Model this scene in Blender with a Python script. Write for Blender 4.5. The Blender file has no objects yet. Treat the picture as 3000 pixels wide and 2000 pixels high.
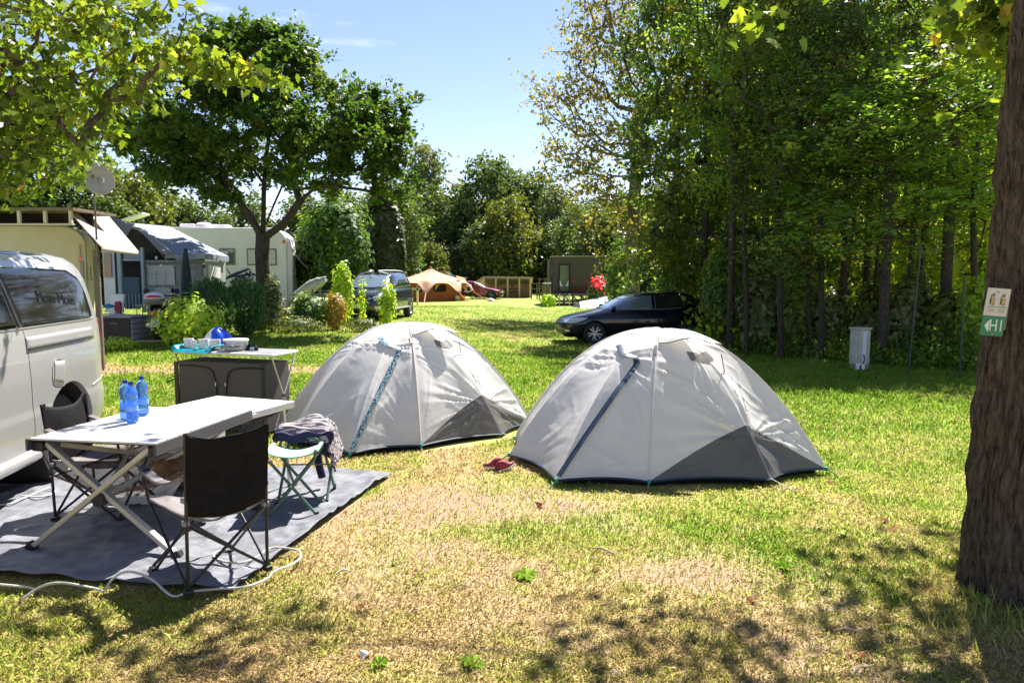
import bpy, bmesh, math, random
import numpy as np
from mathutils import Vector, Matrix
PI = math.pi
R = math.radians
sc = bpy.context.scene

# ---------------------------------------------------------------- camera, sky, sun, exposure
CAM = Vector((0, 0, 1.68))
F = 26 / 36 * 3000
TH = math.atan(200 / F)
cam_d = bpy.data.cameras.new('camera'); cam_d.lens = 26; cam_d.sensor_width = 36; cam_d.clip_end = 2000
cam = bpy.data.objects.new('camera', cam_d); sc.collection.objects.link(cam)
cam.location = CAM; cam.rotation_euler = (PI / 2 - TH, 0, 0); sc.camera = cam
SUN_EL, SUN_AZ = R(54), R(28)
w = bpy.data.worlds.new('World'); sc.world = w; w.use_nodes = True
nt = w.node_tree; nt.nodes.clear()
o_ = nt.nodes.new('ShaderNodeOutputWorld'); bg = nt.nodes.new('ShaderNodeBackground')
sky = nt.nodes.new('ShaderNodeTexSky'); sky.sky_type = 'NISHITA'; sky.sun_disc = False
sky.sun_elevation = SUN_EL; sky.sun_rotation = SUN_AZ; sky.altitude = 100; sky.air_density = 1.0; sky.dust_density = 0.0; sky.ozone_density = 2.0
bg.inputs['Strength'].default_value = 0.068
# thin cirrus wisps in the sky
tc = nt.nodes.new('ShaderNodeTexCoord'); mp = nt.nodes.new('ShaderNodeMapping'); mp.inputs['Scale'].default_value = (1.6, 1.6, 9)
mp.inputs['Rotation'].default_value = (0, R(8), 0)
nz = nt.nodes.new('ShaderNodeTexNoise'); nz.inputs['Scale'].default_value = 2.3; nz.inputs['Detail'].default_value = 6; nz.inputs['Roughness'].default_value = .6
cr = nt.nodes.new('ShaderNodeValToRGB'); cr.color_ramp.elements[0].position = .63; cr.color_ramp.elements[1].position = .85
cr.color_ramp.elements[1].color = (.55, .55, .55, 1)
mx = nt.nodes.new('ShaderNodeMixRGB'); mx.inputs[2].default_value = (8.5, 9.0, 9.6, 1)
L = nt.links.new
tn = nt.nodes.new('ShaderNodeMixRGB'); tn.blend_type = 'MULTIPLY'; tn.inputs[0].default_value = 1; tn.inputs[2].default_value = (1.06, .93, 1.0, 1); L(sky.outputs[0], tn.inputs[1])
L(tc.outputs['Generated'], mp.inputs[0]); L(mp.outputs[0], nz.inputs[0]); L(nz.outputs[0], cr.inputs[0])
L(cr.outputs[0], mx.inputs[0]); L(tn.outputs[0], mx.inputs[1]); L(mx.outputs[0], bg.inputs[0]); L(bg.outputs[0], o_.inputs[0])
sd = bpy.data.lights.new('sun', 'SUN'); sd.energy = 5.0; sd.angle = R(.53); sd.color = (1, .95, .86)
so = bpy.data.objects.new('sun', sd); sc.collection.objects.link(so)
SUNV = Vector((math.sin(SUN_AZ) * math.cos(SUN_EL), math.cos(SUN_AZ) * math.cos(SUN_EL), math.sin(SUN_EL)))
so.rotation_euler = SUNV.to_track_quat('Z', 'Y').to_euler(); so.location = (20, 30, 40)
sc.view_settings.view_transform = 'Standard'; sc.view_settings.look = 'None'; sc.view_settings.exposure = 1.55; sc.view_settings.gamma = 1
sc.cycles.max_bounces = 8; sc.cycles.transparent_max_bounces = 12; sc.cycles.transmission_bounces = 8
sc.cycles.diffuse_bounces = 4; sc.cycles.use_denoising = True; sc.cycles.sample_clamp_indirect = 6

# ---------------------------------------------------------------- helpers
def sm(a, b, x):
    t = np.clip((np.asarray(x, float) - a) / (b - a), 0, 1); return t * t * (3 - 2 * t)
def terrain(x, y):
    x = np.asarray(x, float); y = np.asarray(y, float)
    a = -0.4 * sm(9, 20, y) * np.maximum(sm(-5, 2, x), sm(34, 50, y))
    return a + .015 * np.sin(x * 1.3 + .7) * np.sin(y * 1.1) * sm(3, 6, y)
def tz(x, y): return float(terrain(x, y))
def ray(px, py):
    u, v = px - 1500, py - 1000
    return Vector((u, F * math.cos(TH) - v * math.sin(TH), -F * math.sin(TH) - v * math.cos(TH)))
def at(px, py, Y):                       # world point seen at a photo pixel, at world depth Y
    d = ray(px, py); return CAM + d * (Y / d.y)
def on(px, py, h=0.0):                   # world point seen at a photo pixel, h above the ground
    d = ray(px, py); z = h
    for _ in range(12):
        p = CAM + d * ((z - CAM.z) / d.z); z = .5 * z + .5 * (tz(p.x, p.y) + h)
    return p
def lin(r, g, b, k=1.0):
    f = lambda v: ((v / 255) / 12.92 if v / 255 <= .04045 else ((v / 255 + .055) / 1.055) ** 2.4) * k
    return (f(r), f(g), f(b), 1)
rs = np.random.RandomState
_lat = rs(7).rand(256, 256)
def vnoise(x, y):
    x = np.asarray(x, float); y = np.asarray(y, float)
    xi = np.floor(x).astype(int); yi = np.floor(y).astype(int); fx = x - xi; fy = y - yi
    fx = fx * fx * (3 - 2 * fx); fy = fy * fy * (3 - 2 * fy)
    g = lambda a, b: _lat[a & 255, b & 255]
    return (g(xi, yi) * (1 - fx) + g(xi + 1, yi) * fx) * (1 - fy) + (g(xi, yi + 1) * (1 - fx) + g(xi + 1, yi + 1) * fx) * fy
def fbm(x, y, o=4):
    s = 0; a = .5; t = 0
    for i in range(o):
        s = s + a * vnoise(x * 2 ** i + 17 * i, y * 2 ** i + 31 * i); t += a; a *= .55
    return s / t

def mat(name, c1, c2=None, scale=6.0, rough=.6, metal=0.0, bump=0.0, bscale=60.0, stretch=(1, 1, 1), trans=0.0, coat=0.0, spec=.5,
        alpha=1.0, tl=0.0, detail=4, bdist=.01, emit=None, ior=1.45, lo=.35, hi=.65):
    m = bpy.data.materials.new(name); m.use_nodes = True; n = m.node_tree.nodes; l = m.node_tree.links.new
    b = n['Principled BSDF']; out = n['Material Output']
    c1 = tuple(c1) + ((1,) if len(c1) == 3 else ())
    b.inputs['Base Color'].default_value = c1; b.inputs['Roughness'].default_value = rough; b.inputs['Metallic'].default_value = metal
    b.inputs['Transmission Weight'].default_value = trans; b.inputs['Coat Weight'].default_value = coat; b.inputs['Coat Roughness'].default_value = .05
    b.inputs['Specular IOR Level'].default_value = spec; b.inputs['Alpha'].default_value = alpha; b.inputs['IOR'].default_value = ior
    t = None
    def coords():
        nonlocal t
        if t is None:
            tcn = n.new('ShaderNodeTexCoord'); t = n.new('ShaderNodeMapping'); t.inputs['Scale'].default_value = stretch; l(tcn.outputs['Object'], t.inputs[0])
        return t.outputs[0]
    col = None
    if c2 is not None:
        c2 = tuple(c2) + ((1,) if len(c2) == 3 else ())
        nn = n.new('ShaderNodeTexNoise'); nn.inputs['Scale'].default_value = scale; nn.inputs['Detail'].default_value = detail; nn.inputs['Roughness'].default_value = .6
        l(coords(), nn.inputs[0]); r = n.new('ShaderNodeValToRGB'); r.color_ramp.elements[0].position = lo; r.color_ramp.elements[1].position = hi
        r.color_ramp.elements[0].color = c1; r.color_ramp.elements[1].color = c2; l(nn.outputs[0], r.inputs[0]); l(r.outputs[0], b.inputs['Base Color']); col = r.outputs[0]
    bn = None
    if bump:
        nb = n.new('ShaderNodeTexNoise'); nb.inputs['Scale'].default_value = bscale; nb.inputs['Detail'].default_value = 5; l(coords(), nb.inputs[0])
        bn = n.new('ShaderNodeBump'); bn.inputs['Strength'].default_value = bump; bn.inputs['Distance'].default_value = bdist; l(nb.outputs[0], bn.inputs['Height']); l(bn.outputs[0], b.inputs['Normal'])
    if tl:
        tr = n.new('ShaderNodeBsdfTranslucent'); ms = n.new('ShaderNodeMixShader'); ms.inputs[0].default_value = tl
        if col is not None: l(col, tr.inputs[0])
        else: tr.inputs[0].default_value = c1
        if bn: l(bn.outputs[0], tr.inputs['Normal'])
        l(b.outputs[0], ms.inputs[1]); l(tr.outputs[0], ms.inputs[2]); l(ms.outputs[0], out.inputs[0])
    return m
def leafmat(name, ramp, tl=.5, rough=.5, spec=.35, tlgain=1.5):
    """leaf colour picked by a per-leaf random tone; light passes through the blade"""
    m = bpy.data.materials.new(name); m.use_nodes = True; n = m.node_tree.nodes; l = m.node_tree.links.new
    b = n['Principled BSDF']; out = n['Material Output']; b.inputs['Roughness'].default_value = rough; b.inputs['Specular IOR Level'].default_value = spec
    a = n.new('ShaderNodeAttribute'); a.attribute_name = 'tone'; r = n.new('ShaderNodeValToRGB')
    while len(r.color_ramp.elements) < len(ramp): r.color_ramp.elements.new(.5)
    for e, (p, c) in zip(r.color_ramp.elements, ramp): e.position = p; e.color = tuple(c)[:3] + (1,)
    l(a.outputs['Fac'], r.inputs[0]); l(r.outputs[0], b.inputs['Base Color'])
    tr = n.new('ShaderNodeBsdfTranslucent'); g = n.new('ShaderNodeMixRGB'); g.blend_type = 'MULTIPLY'; g.inputs[0].default_value = 1
    g.inputs[2].default_value = (tlgain * 1.15, tlgain * 1.1, tlgain * .45, 1); l(r.outputs[0], g.inputs[1]); l(g.outputs[0], tr.inputs[0])
    ms = n.new('ShaderNodeMixShader'); ms.inputs[0].default_value = tl; l(b.outputs[0], ms.inputs[1]); l(tr.outputs[0], ms.inputs[2]); l(ms.outputs[0], out.inputs[0])
    return m

COL = sc.collection
def tag(o, label=None, cat=None, group=None, kind=None):
    if label: o['label'] = label
    if cat: o['category'] = cat
    if group: o['group'] = group
    if kind: o['kind'] = kind
    return o
def empty(name, loc=(0, 0, 0), rz=0.0, label=None, cat=None, group=None):
    o = bpy.data.objects.new(name, None); COL.objects.link(o); o.location = loc; o.rotation_euler = (0, 0, rz); o.empty_display_size = .1
    return tag(o, label, cat, group)
def link(name, me, m, parent=None):
    o = bpy.data.objects.new(name, me); COL.objects.link(o)
    if m is not None: me.materials.append(m)
    if parent is not None: o.parent = parent
    return o
def kids(o): return [c for c in bpy.data.objects if c.parent == o]
def copy_tree(o, parent=None):
    c = o.copy(); COL.objects.link(c)
    if parent is not None: c.parent = parent
    for ch in kids(o): copy_tree(ch, c)
    return c
def npmesh(name, V, Fi, k, tone=None, smooth=False):
    """V (n,3), Fi (m,k) all faces with k corners"""
    me = bpy.data.meshes.new(name); V = np.ascontiguousarray(V, np.float32); Fi = np.ascontiguousarray(Fi, np.int32)
    me.vertices.add(len(V)); me.vertices.foreach_set('co', V.ravel()); me.loops.add(Fi.size); me.loops.foreach_set('vertex_index', Fi.ravel())
    me.polygons.add(len(Fi)); me.polygons.foreach_set('loop_start', np.arange(0, Fi.size, k, dtype=np.int32))
    if smooth: me.polygons.foreach_set('use_smooth', np.ones(len(Fi), bool))
    me.update(calc_edges=True)
    if tone is not None:
        a = me.attributes.new('tone', 'FLOAT', 'POINT'); a.data.foreach_set('value', np.ascontiguousarray(tone, np.float32))
    return me

class MB:
    """collects simple shapes, links them as one mesh object"""
    def __init__(s): s.v = []; s.f = []
    def add(s, vs, fs):
        b = len(s.v); s.v += [tuple(p) for p in vs]; s.f += [tuple(i + b for i in f) for f in fs]; return s
    def box(s, c, size, rz=0.0, ry=0.0, rx=0.0, M=None):
        if M is None: M = Matrix.Rotation(rz, 3, 'Z') @ Matrix.Rotation(ry, 3, 'Y') @ Matrix.Rotation(rx, 3, 'X')
        c = Vector(c); h = Vector(size) / 2
        vs = [c + M @ Vector((x * h.x, y * h.y, z * h.z)) for x in (-1, 1) for y in (-1, 1) for z in (-1, 1)]
        return s.add(vs, [(0, 1, 3, 2), (4, 6, 7, 5), (0, 4, 5, 1), (2, 3, 7, 6), (0, 2, 6, 4), (1, 5, 7, 3)])
    def span(s, a, b): # box from min corner to max corner
        return s.box([(i + j) / 2 for i, j in zip(a, b)], [abs(j - i) for i, j in zip(a, b)])
    def bar(s, p, q, wd, ht, up=(0, 0, 1)): # rectangular bar between two points
        p = Vector(p); q = Vector(q); d = (q - p); L_ = d.length; d.normalize(); u = Vector(up); sx = d.cross(u)
        if sx.length < 1e-4: sx = d.cross(Vector((1, 0, 0)))
        sx.normalize(); u = sx.cross(d)
        M = Matrix((sx, d, u)).transposed(); return s.box((p + q) / 2, (wd, L_, ht), M=M)
    def tube(s, pts, r, n=8, cap=True):
        pts = [Vector(p) for p in pts]; rr = r if hasattr(r, '__len__') else [r] * len(pts)
        vs = []; t0 = None; nrm = None
        for i, p in enumerate(pts):
            t = (pts[min(i + 1, len(pts) - 1)] - pts[max(i - 1, 0)]).normalized()
            if nrm is None:
                nrm = t.orthogonal().normalized()
            else:
                nrm = (nrm - t * nrm.dot(t))
                nrm = nrm.normalized() if nrm.length > 1e-6 else t.orthogonal().normalized()
            bn = t.cross(nrm)
            vs += [p + (nrm * math.cos(a) + bn * math.sin(a)) * rr[i] for a in [2 * PI * k / n for k in range(n)]]
        fs = [(i * n + k, i * n + (k + 1) % n, (i + 1) * n + (k + 1) % n, (i + 1) * n + k) for i in range(len(pts) - 1) for k in range(n)]
        if cap: fs += [tuple(range(n))[::-1], tuple((len(pts) - 1) * n + k for k in range(n))]
        return s.add(vs, fs)
    def lathe(s, prof, c=(0, 0, 0), n=24, axis='Z', cap=True):
        c = Vector(c); vs = []
        for (r, h) in prof:
            for k in range(n):
                a = 2 * PI * k / n; x, y, z = r * math.cos(a), r * math.sin(a), h
                if axis == 'Y': x, y, z = x, h, y
                if axis == 'X': x, y, z = h, x, y
                vs.append(c + Vector((x, y, z)))
        fs = [(i * n + k, i * n + (k + 1) % n, (i + 1) * n + (k + 1) % n, (i + 1) * n + k) for i in range(len(prof) - 1) for k in range(n)]
        if cap and prof[0][0] > 1e-5: fs.append(tuple(range(n))[::-1])
        if cap and prof[-1][0] > 1e-5: fs.append(tuple((len(prof) - 1) * n + k for k in range(n)))
        return s.add(vs, fs)
    def prism(s, poly, th, f): # poly 2-D points, f(u, v, w) -> 3-D, w = +-th/2
        n = len(poly); vs = [f(u, v, -th / 2) for u, v in poly] + [f(u, v, th / 2) for u, v in poly]
        return s.add(vs, [tuple(range(n))[::-1], tuple(range(n, 2 * n))] + [(i, (i + 1) % n, n + (i + 1) % n, n + i) for i in range(n)])
    def grid(s, f, nu, nv, th=0.0):
        vs = [f(i / nu, j / nv) for j in range(nv + 1) for i in range(nu + 1)]
        fs = [(j * (nu + 1) + i, j * (nu + 1) + i + 1, (j + 1) * (nu + 1) + i + 1, (j + 1) * (nu + 1) + i) for j in range(nv) for i in range(nu)]
        return s.add(vs, fs)
    def build(s, name, m, parent=None, smooth=None, bevel=0.0, solid=0.0, seg=2, sub=0):
        me = bpy.data.meshes.new(name); me.from_pydata([tuple(v) for v in s.v], [], s.f)
        bm = bmesh.new(); bm.from_mesh(me); bmesh.ops.recalc_face_normals(bm, faces=bm.faces); bm.to_mesh(me); bm.free()
        if smooth is not None:
            me.polygons.foreach_set('use_smooth', [True] * len(me.polygons))
            if smooth < 179: me.set_sharp_from_angle(angle=R(smooth))
        o = link(name, me, m, parent)
        if sub: md = o.modifiers.new('s', 'SUBSURF'); md.levels = sub; md.render_levels = sub
        if solid: md = o.modifiers.new('t', 'SOLIDIFY'); md.thickness = solid; md.offset = 0
        if bevel: md = o.modifiers.new('b', 'BEVEL'); md.width = bevel; md.segments = seg; md.limit_method = 'ANGLE'; md.angle_limit = R(40)
        return o
def curve_pts(ctrl, n=8): # Catmull-Rom through control points
    P = [Vector(p) for p in ctrl]; P = [P[0] * 2 - P[1]] + P + [P[-1] * 2 - P[-2]]; o = []
    for i in range(1, len(P) - 2):
        for k in range(n):
            t = k / n; a, b, c, d = P[i - 1:i + 3]
            o.append(.5 * ((2 * b) + (c - a) * t + (2 * a - 5 * b + 4 * c - d) * t * t + (3 * b - a - 3 * c + d) * t ** 3))
    o.append(P[-2]); return o
def text_mesh(s, size, m, name, parent, M, th=.002):
    cu = bpy.data.curves.new('t', 'FONT'); cu.body = s; cu.size = size; cu.align_x = 'CENTER'; cu.align_y = 'CENTER'; cu.extrude = th
    ob = bpy.data.objects.new('t', cu); COL.objects.link(ob); bpy.context.view_layer.update()
    me = bpy.data.meshes.new_from_object(ob.evaluated_get(bpy.context.evaluated_depsgraph_get())); bpy.data.objects.remove(ob)
    me.transform(M); me.materials.clear(); o = link(name, me, m, parent); return o
def boolean_cut(o, cutters):
    objs = []
    for i, c in enumerate(cutters):
        k = c.build('cutter', None); k.parent = o.parent; objs.append(k); md = o.modifiers.new('c%d' % i, 'BOOLEAN'); md.operation = 'DIFFERENCE'; md.object = k; md.solver = 'EXACT'
    bpy.context.view_layer.update()
    me = bpy.data.meshes.new_from_object(o.evaluated_get(bpy.context.evaluated_depsgraph_get())); o.modifiers.clear(); o.data = me
    for k in objs: bpy.data.objects.remove(k)
    me.set_sharp_from_angle(angle=R(35))

# ---------------------------------------------------------------- leaves and trees
def T_maple():
    o = [(0, 0), (.28, -.02), (.5, .12), (.36, .3), (.5, .52), (.26, .52), (.2, .66), (0, 1.0), (-.2, .66), (-.26, .52), (-.5, .52), (-.36, .3), (-.5, .12), (-.28, -.02)]
    return [(x, y, -.18 * abs(x)) for x, y in o]
T_LEAF = [(0, 0, 0), (.3, .35, .05), (.22, .75, .05), (0, 1, -.05), (-.22, .75, .05), (-.3, .35, .05)]
T_QUAD = [(0, 0, 0), (.36, .5, .08), (0, 1, 0), (-.36, .5, .08)]
T_NEED = [(0, 0, 0), (.14, .4, .02), (0, 1, 0), (-.14, .4, .02)]
def leafcloud(name, C, size, tmpl, m, parent, seed=0, flat=.6, tone=None, droop=0.0, updir=False):
    C = np.asarray(C, float); N = len(C); g = rs(seed); T = np.array(tmpl, float)
    n = g.normal(size=(N, 3)) * .75; n[:, 2] = n[:, 2] * .6 + np.sign(g.rand(N) - .12) * flat; n /= np.linalg.norm(n, axis=1)[:, None]
    a = g.normal(size=(N, 3)); a[:, 2] += -droop
    if updir: a = g.normal(size=(N, 3)) * .35; a[:, 2] += 1; n = g.normal(size=(N, 3)); n[:, 2] *= .2
    a -= n * (a * n).sum(1)[:, None]; a /= np.linalg.norm(a, axis=1)[:, None] + 1e-9
    if updir: n = np.cross(a, np.cross(n, a)); n /= np.linalg.norm(n, axis=1)[:, None] + 1e-9
    b = np.cross(a, n); s = size * (.5 + .95 * g.rand(N) ** 1.4)
    V = C[:, None, :] + s[:, None, None] * (T[None, :, 0, None] * b[:, None, :] + T[None, :, 1, None] * a[:, None, :] + T[None, :, 2, None] * n[:, None, :])
    k = len(T); Fi = np.arange(N * k).reshape(N, k)
    if tone is None: tone = g.rand(N)
    me = npmesh(name, V.reshape(-1, 3), Fi, k, np.repeat(tone, k)); return link(name, me, m, parent)
def in_blobs(blobs, n, seed, shell=.45):
    """tips spread in a union of ellipsoids, mostly in the outer part of each"""
    g = rs(seed); vol = np.array([b[3] * b[4] * b[5] for b in blobs]) ** .75; idx = g.choice(len(blobs), n, p=vol / vol.sum())
    B = np.array(blobs)[idx]; d = g.normal(size=(n, 3)); d /= np.linalg.norm(d, axis=1)[:, None]; r = (shell + (1 - shell) * g.rand(n)) ** .6
    return B[:, :3] + d * B[:, 3:6] * r[:, None], idx
def skeleton(trunk, tips, seed, r_base, r_tip=.006, step=.5, exp=2.2, limbs=()):
    """branches grown from the trunk line to every tip; returns segments (p, q, rp, rq)"""
    g = rs(seed); P = [np.array(p, float) for p in trunk]; par = [-1] + list(range(len(P) - 1)); base = P[0]; nl = len(P) - 1; Pl0 = P[-1]
    for lb in limbs:
        prev = nl
        for q in curve_pts([tuple(Pl0)] + [tuple(q_) for q_ in lb], 3)[1:]: P.append(np.array(q)); par.append(prev); prev = len(P) - 1
    tips = sorted(tips, key=lambda t: np.linalg.norm(t - Pl0)); locked = max(1, len(P) - max(1, int(len(P) * .7))) if not limbs else nl + 2
    ends = []
    for t in tips:
        A = np.array(P[locked:]); d = np.linalg.norm(A - t, axis=1); up = (t[2] - A[:, 2]); pen = d + np.where(up < -.2, (-up) * .9, 0) + .25 * np.linalg.norm(A - base, axis=1)
        i = int(np.argmin(pen)) + locked; a = P[i]; L_ = np.linalg.norm(t - a); k = max(1, int(L_ / step)); prev = i
        bow = g.normal(size=3) * .06 * L_ + np.array([0, 0, -.04 * L_])
        for j in range(1, k + 1):
            u = j / k; P.append(a + (t - a) * u + bow * math.sin(PI * u)); par.append(prev); prev = len(P) - 1
        ends.append(prev)
    w = np.zeros(len(P))
    for e in ends: w[e] += 1
    for i in range(len(P) - 1, 0, -1): w[par[i]] += max(w[i], .3)
    rad = r_tip * np.maximum(w, .5) ** (1 / exp); rad = rad * 1.0
    k = r_base / rad[0]; u = np.clip(np.array(w) / w[0], 0, 1); rad = rad * (1 + (k - 1) * u ** .45)
    return [(P[par[i]], P[i], rad[par[i]] if rad[par[i]] < rad[i] * 1.7 else rad[i] * 1.25, rad[i]) for i in range(1, len(P))], P
def limb_mesh(name, segs, m, parent, n=6, flare=None):
    V = []; Fi = []; k = 0
    ang = np.arange(n) * 2 * PI / n
    for p, q, a, b in segs:
        d = q - p; L_ = np.linalg.norm(d)
        if L_ < 1e-5: continue
        d = d / L_; x = np.cross(d, [0.31, .95, .05]); x /= np.linalg.norm(x); y = np.cross(d, x); c = np.cos(ang)[:, None] * x + np.sin(ang)[:, None] * y
        V.append(p + c * a); V.append(q + c * b + d * min(b * .5, .1))
        i = np.arange(n); j = (i + 1) % n; Fi.append(np.stack([k + i, k + j, k + n + j, k + n + i], 1)); k += 2 * n
    return link(name, npmesh(name, np.concatenate(V), np.concatenate(Fi), 4, smooth=True), m, parent)
def tree(name, label, cat, loc, trunk, blobs, ntips, per, lsize, tmpl, lm, bark, seed, r_base, group=None, spread=.45, flat=.6, shell=.45, step=.5, rz=0.0, r_tip=.006, droop=0.0, twig=True, limbs=()):
    """loc = base; trunk / blobs in coordinates relative to the base"""
    t = empty(name, loc, rz, label, cat, group); tips, _ = in_blobs(blobs, ntips, seed, shell)
    zmin = trunk[1][2] * .8; tips[:, 2] = np.maximum(tips[:, 2], zmin * .4)
    segs, _P = skeleton(trunk, list(tips), seed + 1, r_base, step=step, r_tip=r_tip, limbs=limbs)
    # root flare
    limb_mesh('trunk', [(np.array([0, 0, -.3]), np.array([0, 0, .0]), r_base * 1.5, r_base * 1.35), (np.array([0, 0, 0.]), np.array([0, 0, .35]), r_base * 1.35, r_base)] + segs, bark, t, n=8 if r_base > .15 else 6)
    g = rs(seed + 2); C = np.repeat(tips, per, 0); kt = 7; td = g.normal(size=(ntips, kt, 3)); td[..., 2] = td[..., 2] * .6 - .15 * droop; ti = np.repeat(np.arange(ntips), per); tj = g.randint(0, kt, len(C)); off = td[ti, tj] * spread * (g.rand(len(C)) ** .7)[:, None] * 1.15 + g.normal(size=C.shape) * spread * .24; C = C + off
    tn = np.clip(np.repeat(g.rand(ntips), per) * .5 + g.rand(len(C)) * .5, 0, 1)
    leafcloud('crown', C, lsize, tmpl, lm, t, seed + 3, flat, tn, droop); return t
# ---------------------------------------------------------------- materials
def G(r, g, b): return (r, g, b)
LM_NEAR = leafmat('near maple leaves', [(0, G(.05, .09, .014)), (.45, G(.11, .17, .02)), (.8, G(.21, .26, .03)), (.94, G(.32, .31, .05)), (1, G(.42, .26, .07))], tl=.55, rough=.42, spec=.4)
LM_MAPLE = leafmat('maple leaves', [(0, G(.03, .065, .014)), (.5, G(.05, .105, .018)), (.85, G(.11, .16, .025)), (1, G(.22, .21, .04))], tl=.42, rough=.5, spec=.3, tlgain=1.8)
LM_POPLAR = leafmat('browning poplar leaves', [(0, G(.1, .12, .035)), (.45, G(.17, .18, .055)), (.78, G(.28, .22, .08)), (1, G(.36, .2, .09))], tl=.5, rough=.5)
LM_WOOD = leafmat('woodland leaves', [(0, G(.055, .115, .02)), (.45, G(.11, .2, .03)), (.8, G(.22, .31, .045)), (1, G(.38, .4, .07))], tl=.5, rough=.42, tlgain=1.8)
LM_LIME = leafmat('sunlit yellow green leaves', [(0, G(.17, .25, .025)), (.5, G(.3, .38, .04)), (1, G(.5, .48, .06))], tl=.55)  # sunlight on the leaves is put into this brighter colour
LM_FAR = leafmat('distant green leaves', [(0, G(.05, .085, .03)), (.5, G(.09, .14, .045)), (1, G(.17, .21, .07))], tl=.35)
LM_FARY = leafmat('distant yellowish leaves', [(0, G(.07, .1, .02)), (.5, G(.12, .15, .03)), (1, G(.2, .2, .05))], tl=.35)
LM_FARG = leafmat('distant greyish leaves', [(0, G(.08, .11, .05)), (.5, G(.13, .16, .08)), (1, G(.2, .22, .12))], tl=.35)
LM_BRIGHT = leafmat('bright shrub leaves', [(0, G(.2, .34, .03)), (.5, G(.34, .5, .05)), (1, G(.56, .6, .1))], tl=.5)
LM_MID = leafmat('mid green leaves', [(0, G(.05, .11, .02)), (.5, G(.08, .17, .025)), (1, G(.15, .25, .04))], tl=.45)
LM_JUN = leafmat('juniper needles', [(0, G(.04, .11, .05)), (.6, G(.075, .17, .06)), (1, G(.16, .26, .08))], tl=.3)
LM_THUJA = leafmat('thuja scales', [(0, G(.05, .075, .02)), (.6, G(.09, .11, .03)), (1, G(.17, .16, .06))], tl=.25)
LM_ORANGE = leafmat('orange shrub leaves', [(0, G(.2, .2, .03)), (.5, G(.36, .27, .05)), (1, G(.5, .29, .07))], tl=.4)
LM_WEED = leafmat('dusty weeds', [(0, G(.07, .11, .03)), (.5, G(.14, .18, .06)), (1, G(.3, .3, .14))], tl=.35)
LM_RED = leafmat('red blossom', [(0, G(.7, .03, .1)), (1, G(.85, .12, .22))], tl=.4)
LM_WHITE = leafmat('white blossom', [(0, G(.7, .7, .6)), (1, G(.85, .85, .8))], tl=.3)
BARK = mat('bark', G(.055, .04, .028), G(.13, .1, .07), 7, .9, bump=.8, bscale=22, stretch=(2.2, 2.2, .5), bdist=.04)
BARKD = mat('dark bark', G(.03, .024, .018), G(.075, .06, .045), 9, .9, bump=.7, bscale=20, stretch=(2, 2, .6), bdist=.03)
BARKG = mat('grey bark', G(.09, .08, .06), G(.2, .18, .14), 6, .9, bump=.6, bscale=18, stretch=(2, 2, .7), bdist=.03)
STEM = mat('green stems', G(.06, .08, .02), G(.12, .11, .04), 20, .7)
FLY = mat('silver grey tent fabric', G(.72, .695, .66), G(.79, .765, .73), 3, .34, spec=.6, tl=.3, bump=.25, bscale=7, bdist=.02)
FLYD = mat('dark grey tent fabric', G(.105, .095, .09), G(.14, .13, .12), 3, .4, spec=.5, tl=.06, bump=.35, bscale=6, bdist=.03)
NAVY = mat('navy trim', G(.012, .03, .06), G(.02, .05, .09), 30, .5)
TEALP = mat('teal patterned zip band', G(.012, .03, .06), G(.25, .4, .45), 60, .5, detail=1, lo=.47, hi=.53)
TEALC = mat('teal cord', G(.02, .28, .22), None, rough=.6)
BLACKF = mat('black polyester', G(.005, .0045, .005), G(.011, .0095, .011), 14, .8, spec=.2, bump=.3, bscale=30, bdist=.01)
GREYF = mat('grey polyester', G(.12, .105, .105), G(.2, .18, .18), 8, .55, bump=.4, bscale=12, bdist=.02)
MATF = mat('grey groundsheet', G(.085, .088, .105), G(.21, .215, .245), 9, .7, bump=.6, bscale=90, bdist=.006, detail=12, lo=.3, hi=.72)
BLACKM = mat('black steel tube', G(.015, .013, .014), None, rough=.35, spec=.6)
ALU = mat('brushed aluminium', G(.62, .6, .57), G(.72, .7, .67), 30, .32, metal=.9, stretch=(1, 12, 1))
ALUP = mat('champagne aluminium legs', G(.5, .45, .37), G(.58, .53, .45), 12, .45, metal=.35)
WHITEP = mat('white laminate', G(.74, .7, .67), G(.8, .77, .74), 3, .35)
PLW = mat('white plastic', G(.72, .7, .68), G(.78, .77, .75), 5, .4, spec=.5)
PLB = mat('black plastic', G(.018, .018, .02), None, rough=.45)
PLG = mat('grey plastic', G(.2, .2, .21), G(.26, .26, .27), 6, .5, bump=.2, bscale=40)
FABK = mat('anthracite fabric', G(.075, .068, .065), G(.095, .088, .085), 120, .85, bump=.3, bscale=300, bdist=.003)
GRN1 = mat('mint green canvas', G(.3, .5, .38), G(.35, .55, .43), 12, .7, tl=.15, bump=.2, bscale=200)
GRN2 = mat('dark green tube', G(.06, .12, .085), G(.08, .16, .11), 10, .4)
BOTTLE = mat('blue bottle plastic', G(.2, .45, .98), None, rough=.08, trans=.8, ior=1.15, spec=.6)
CAPB = mat('dark blue cap', G(.01, .015, .22), None, rough=.4)
TEAL = mat('turquoise plastic', G(.0, .22, .28), G(.01, .27, .33), 6, .35)
BLUE = mat('blue plastic', G(.015, .07, .62), None, rough=.4)
BREAD = mat('brown crust', G(.2, .08, .025), G(.38, .2, .08), 9, .7, bump=.4, bscale=30)
MESHN = mat('brown net', G(.1, .055, .035), G(.16, .09, .055), 30, .8, alpha=.75)
CLEAR = mat('clear plastic', G(.8, .82, .83), None, rough=.15, trans=.6, ior=1.1)
HOSE = mat('milky hose', G(.62, .6, .52), G(.75, .73, .66), 8, .25, trans=.35, ior=1.2)
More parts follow.
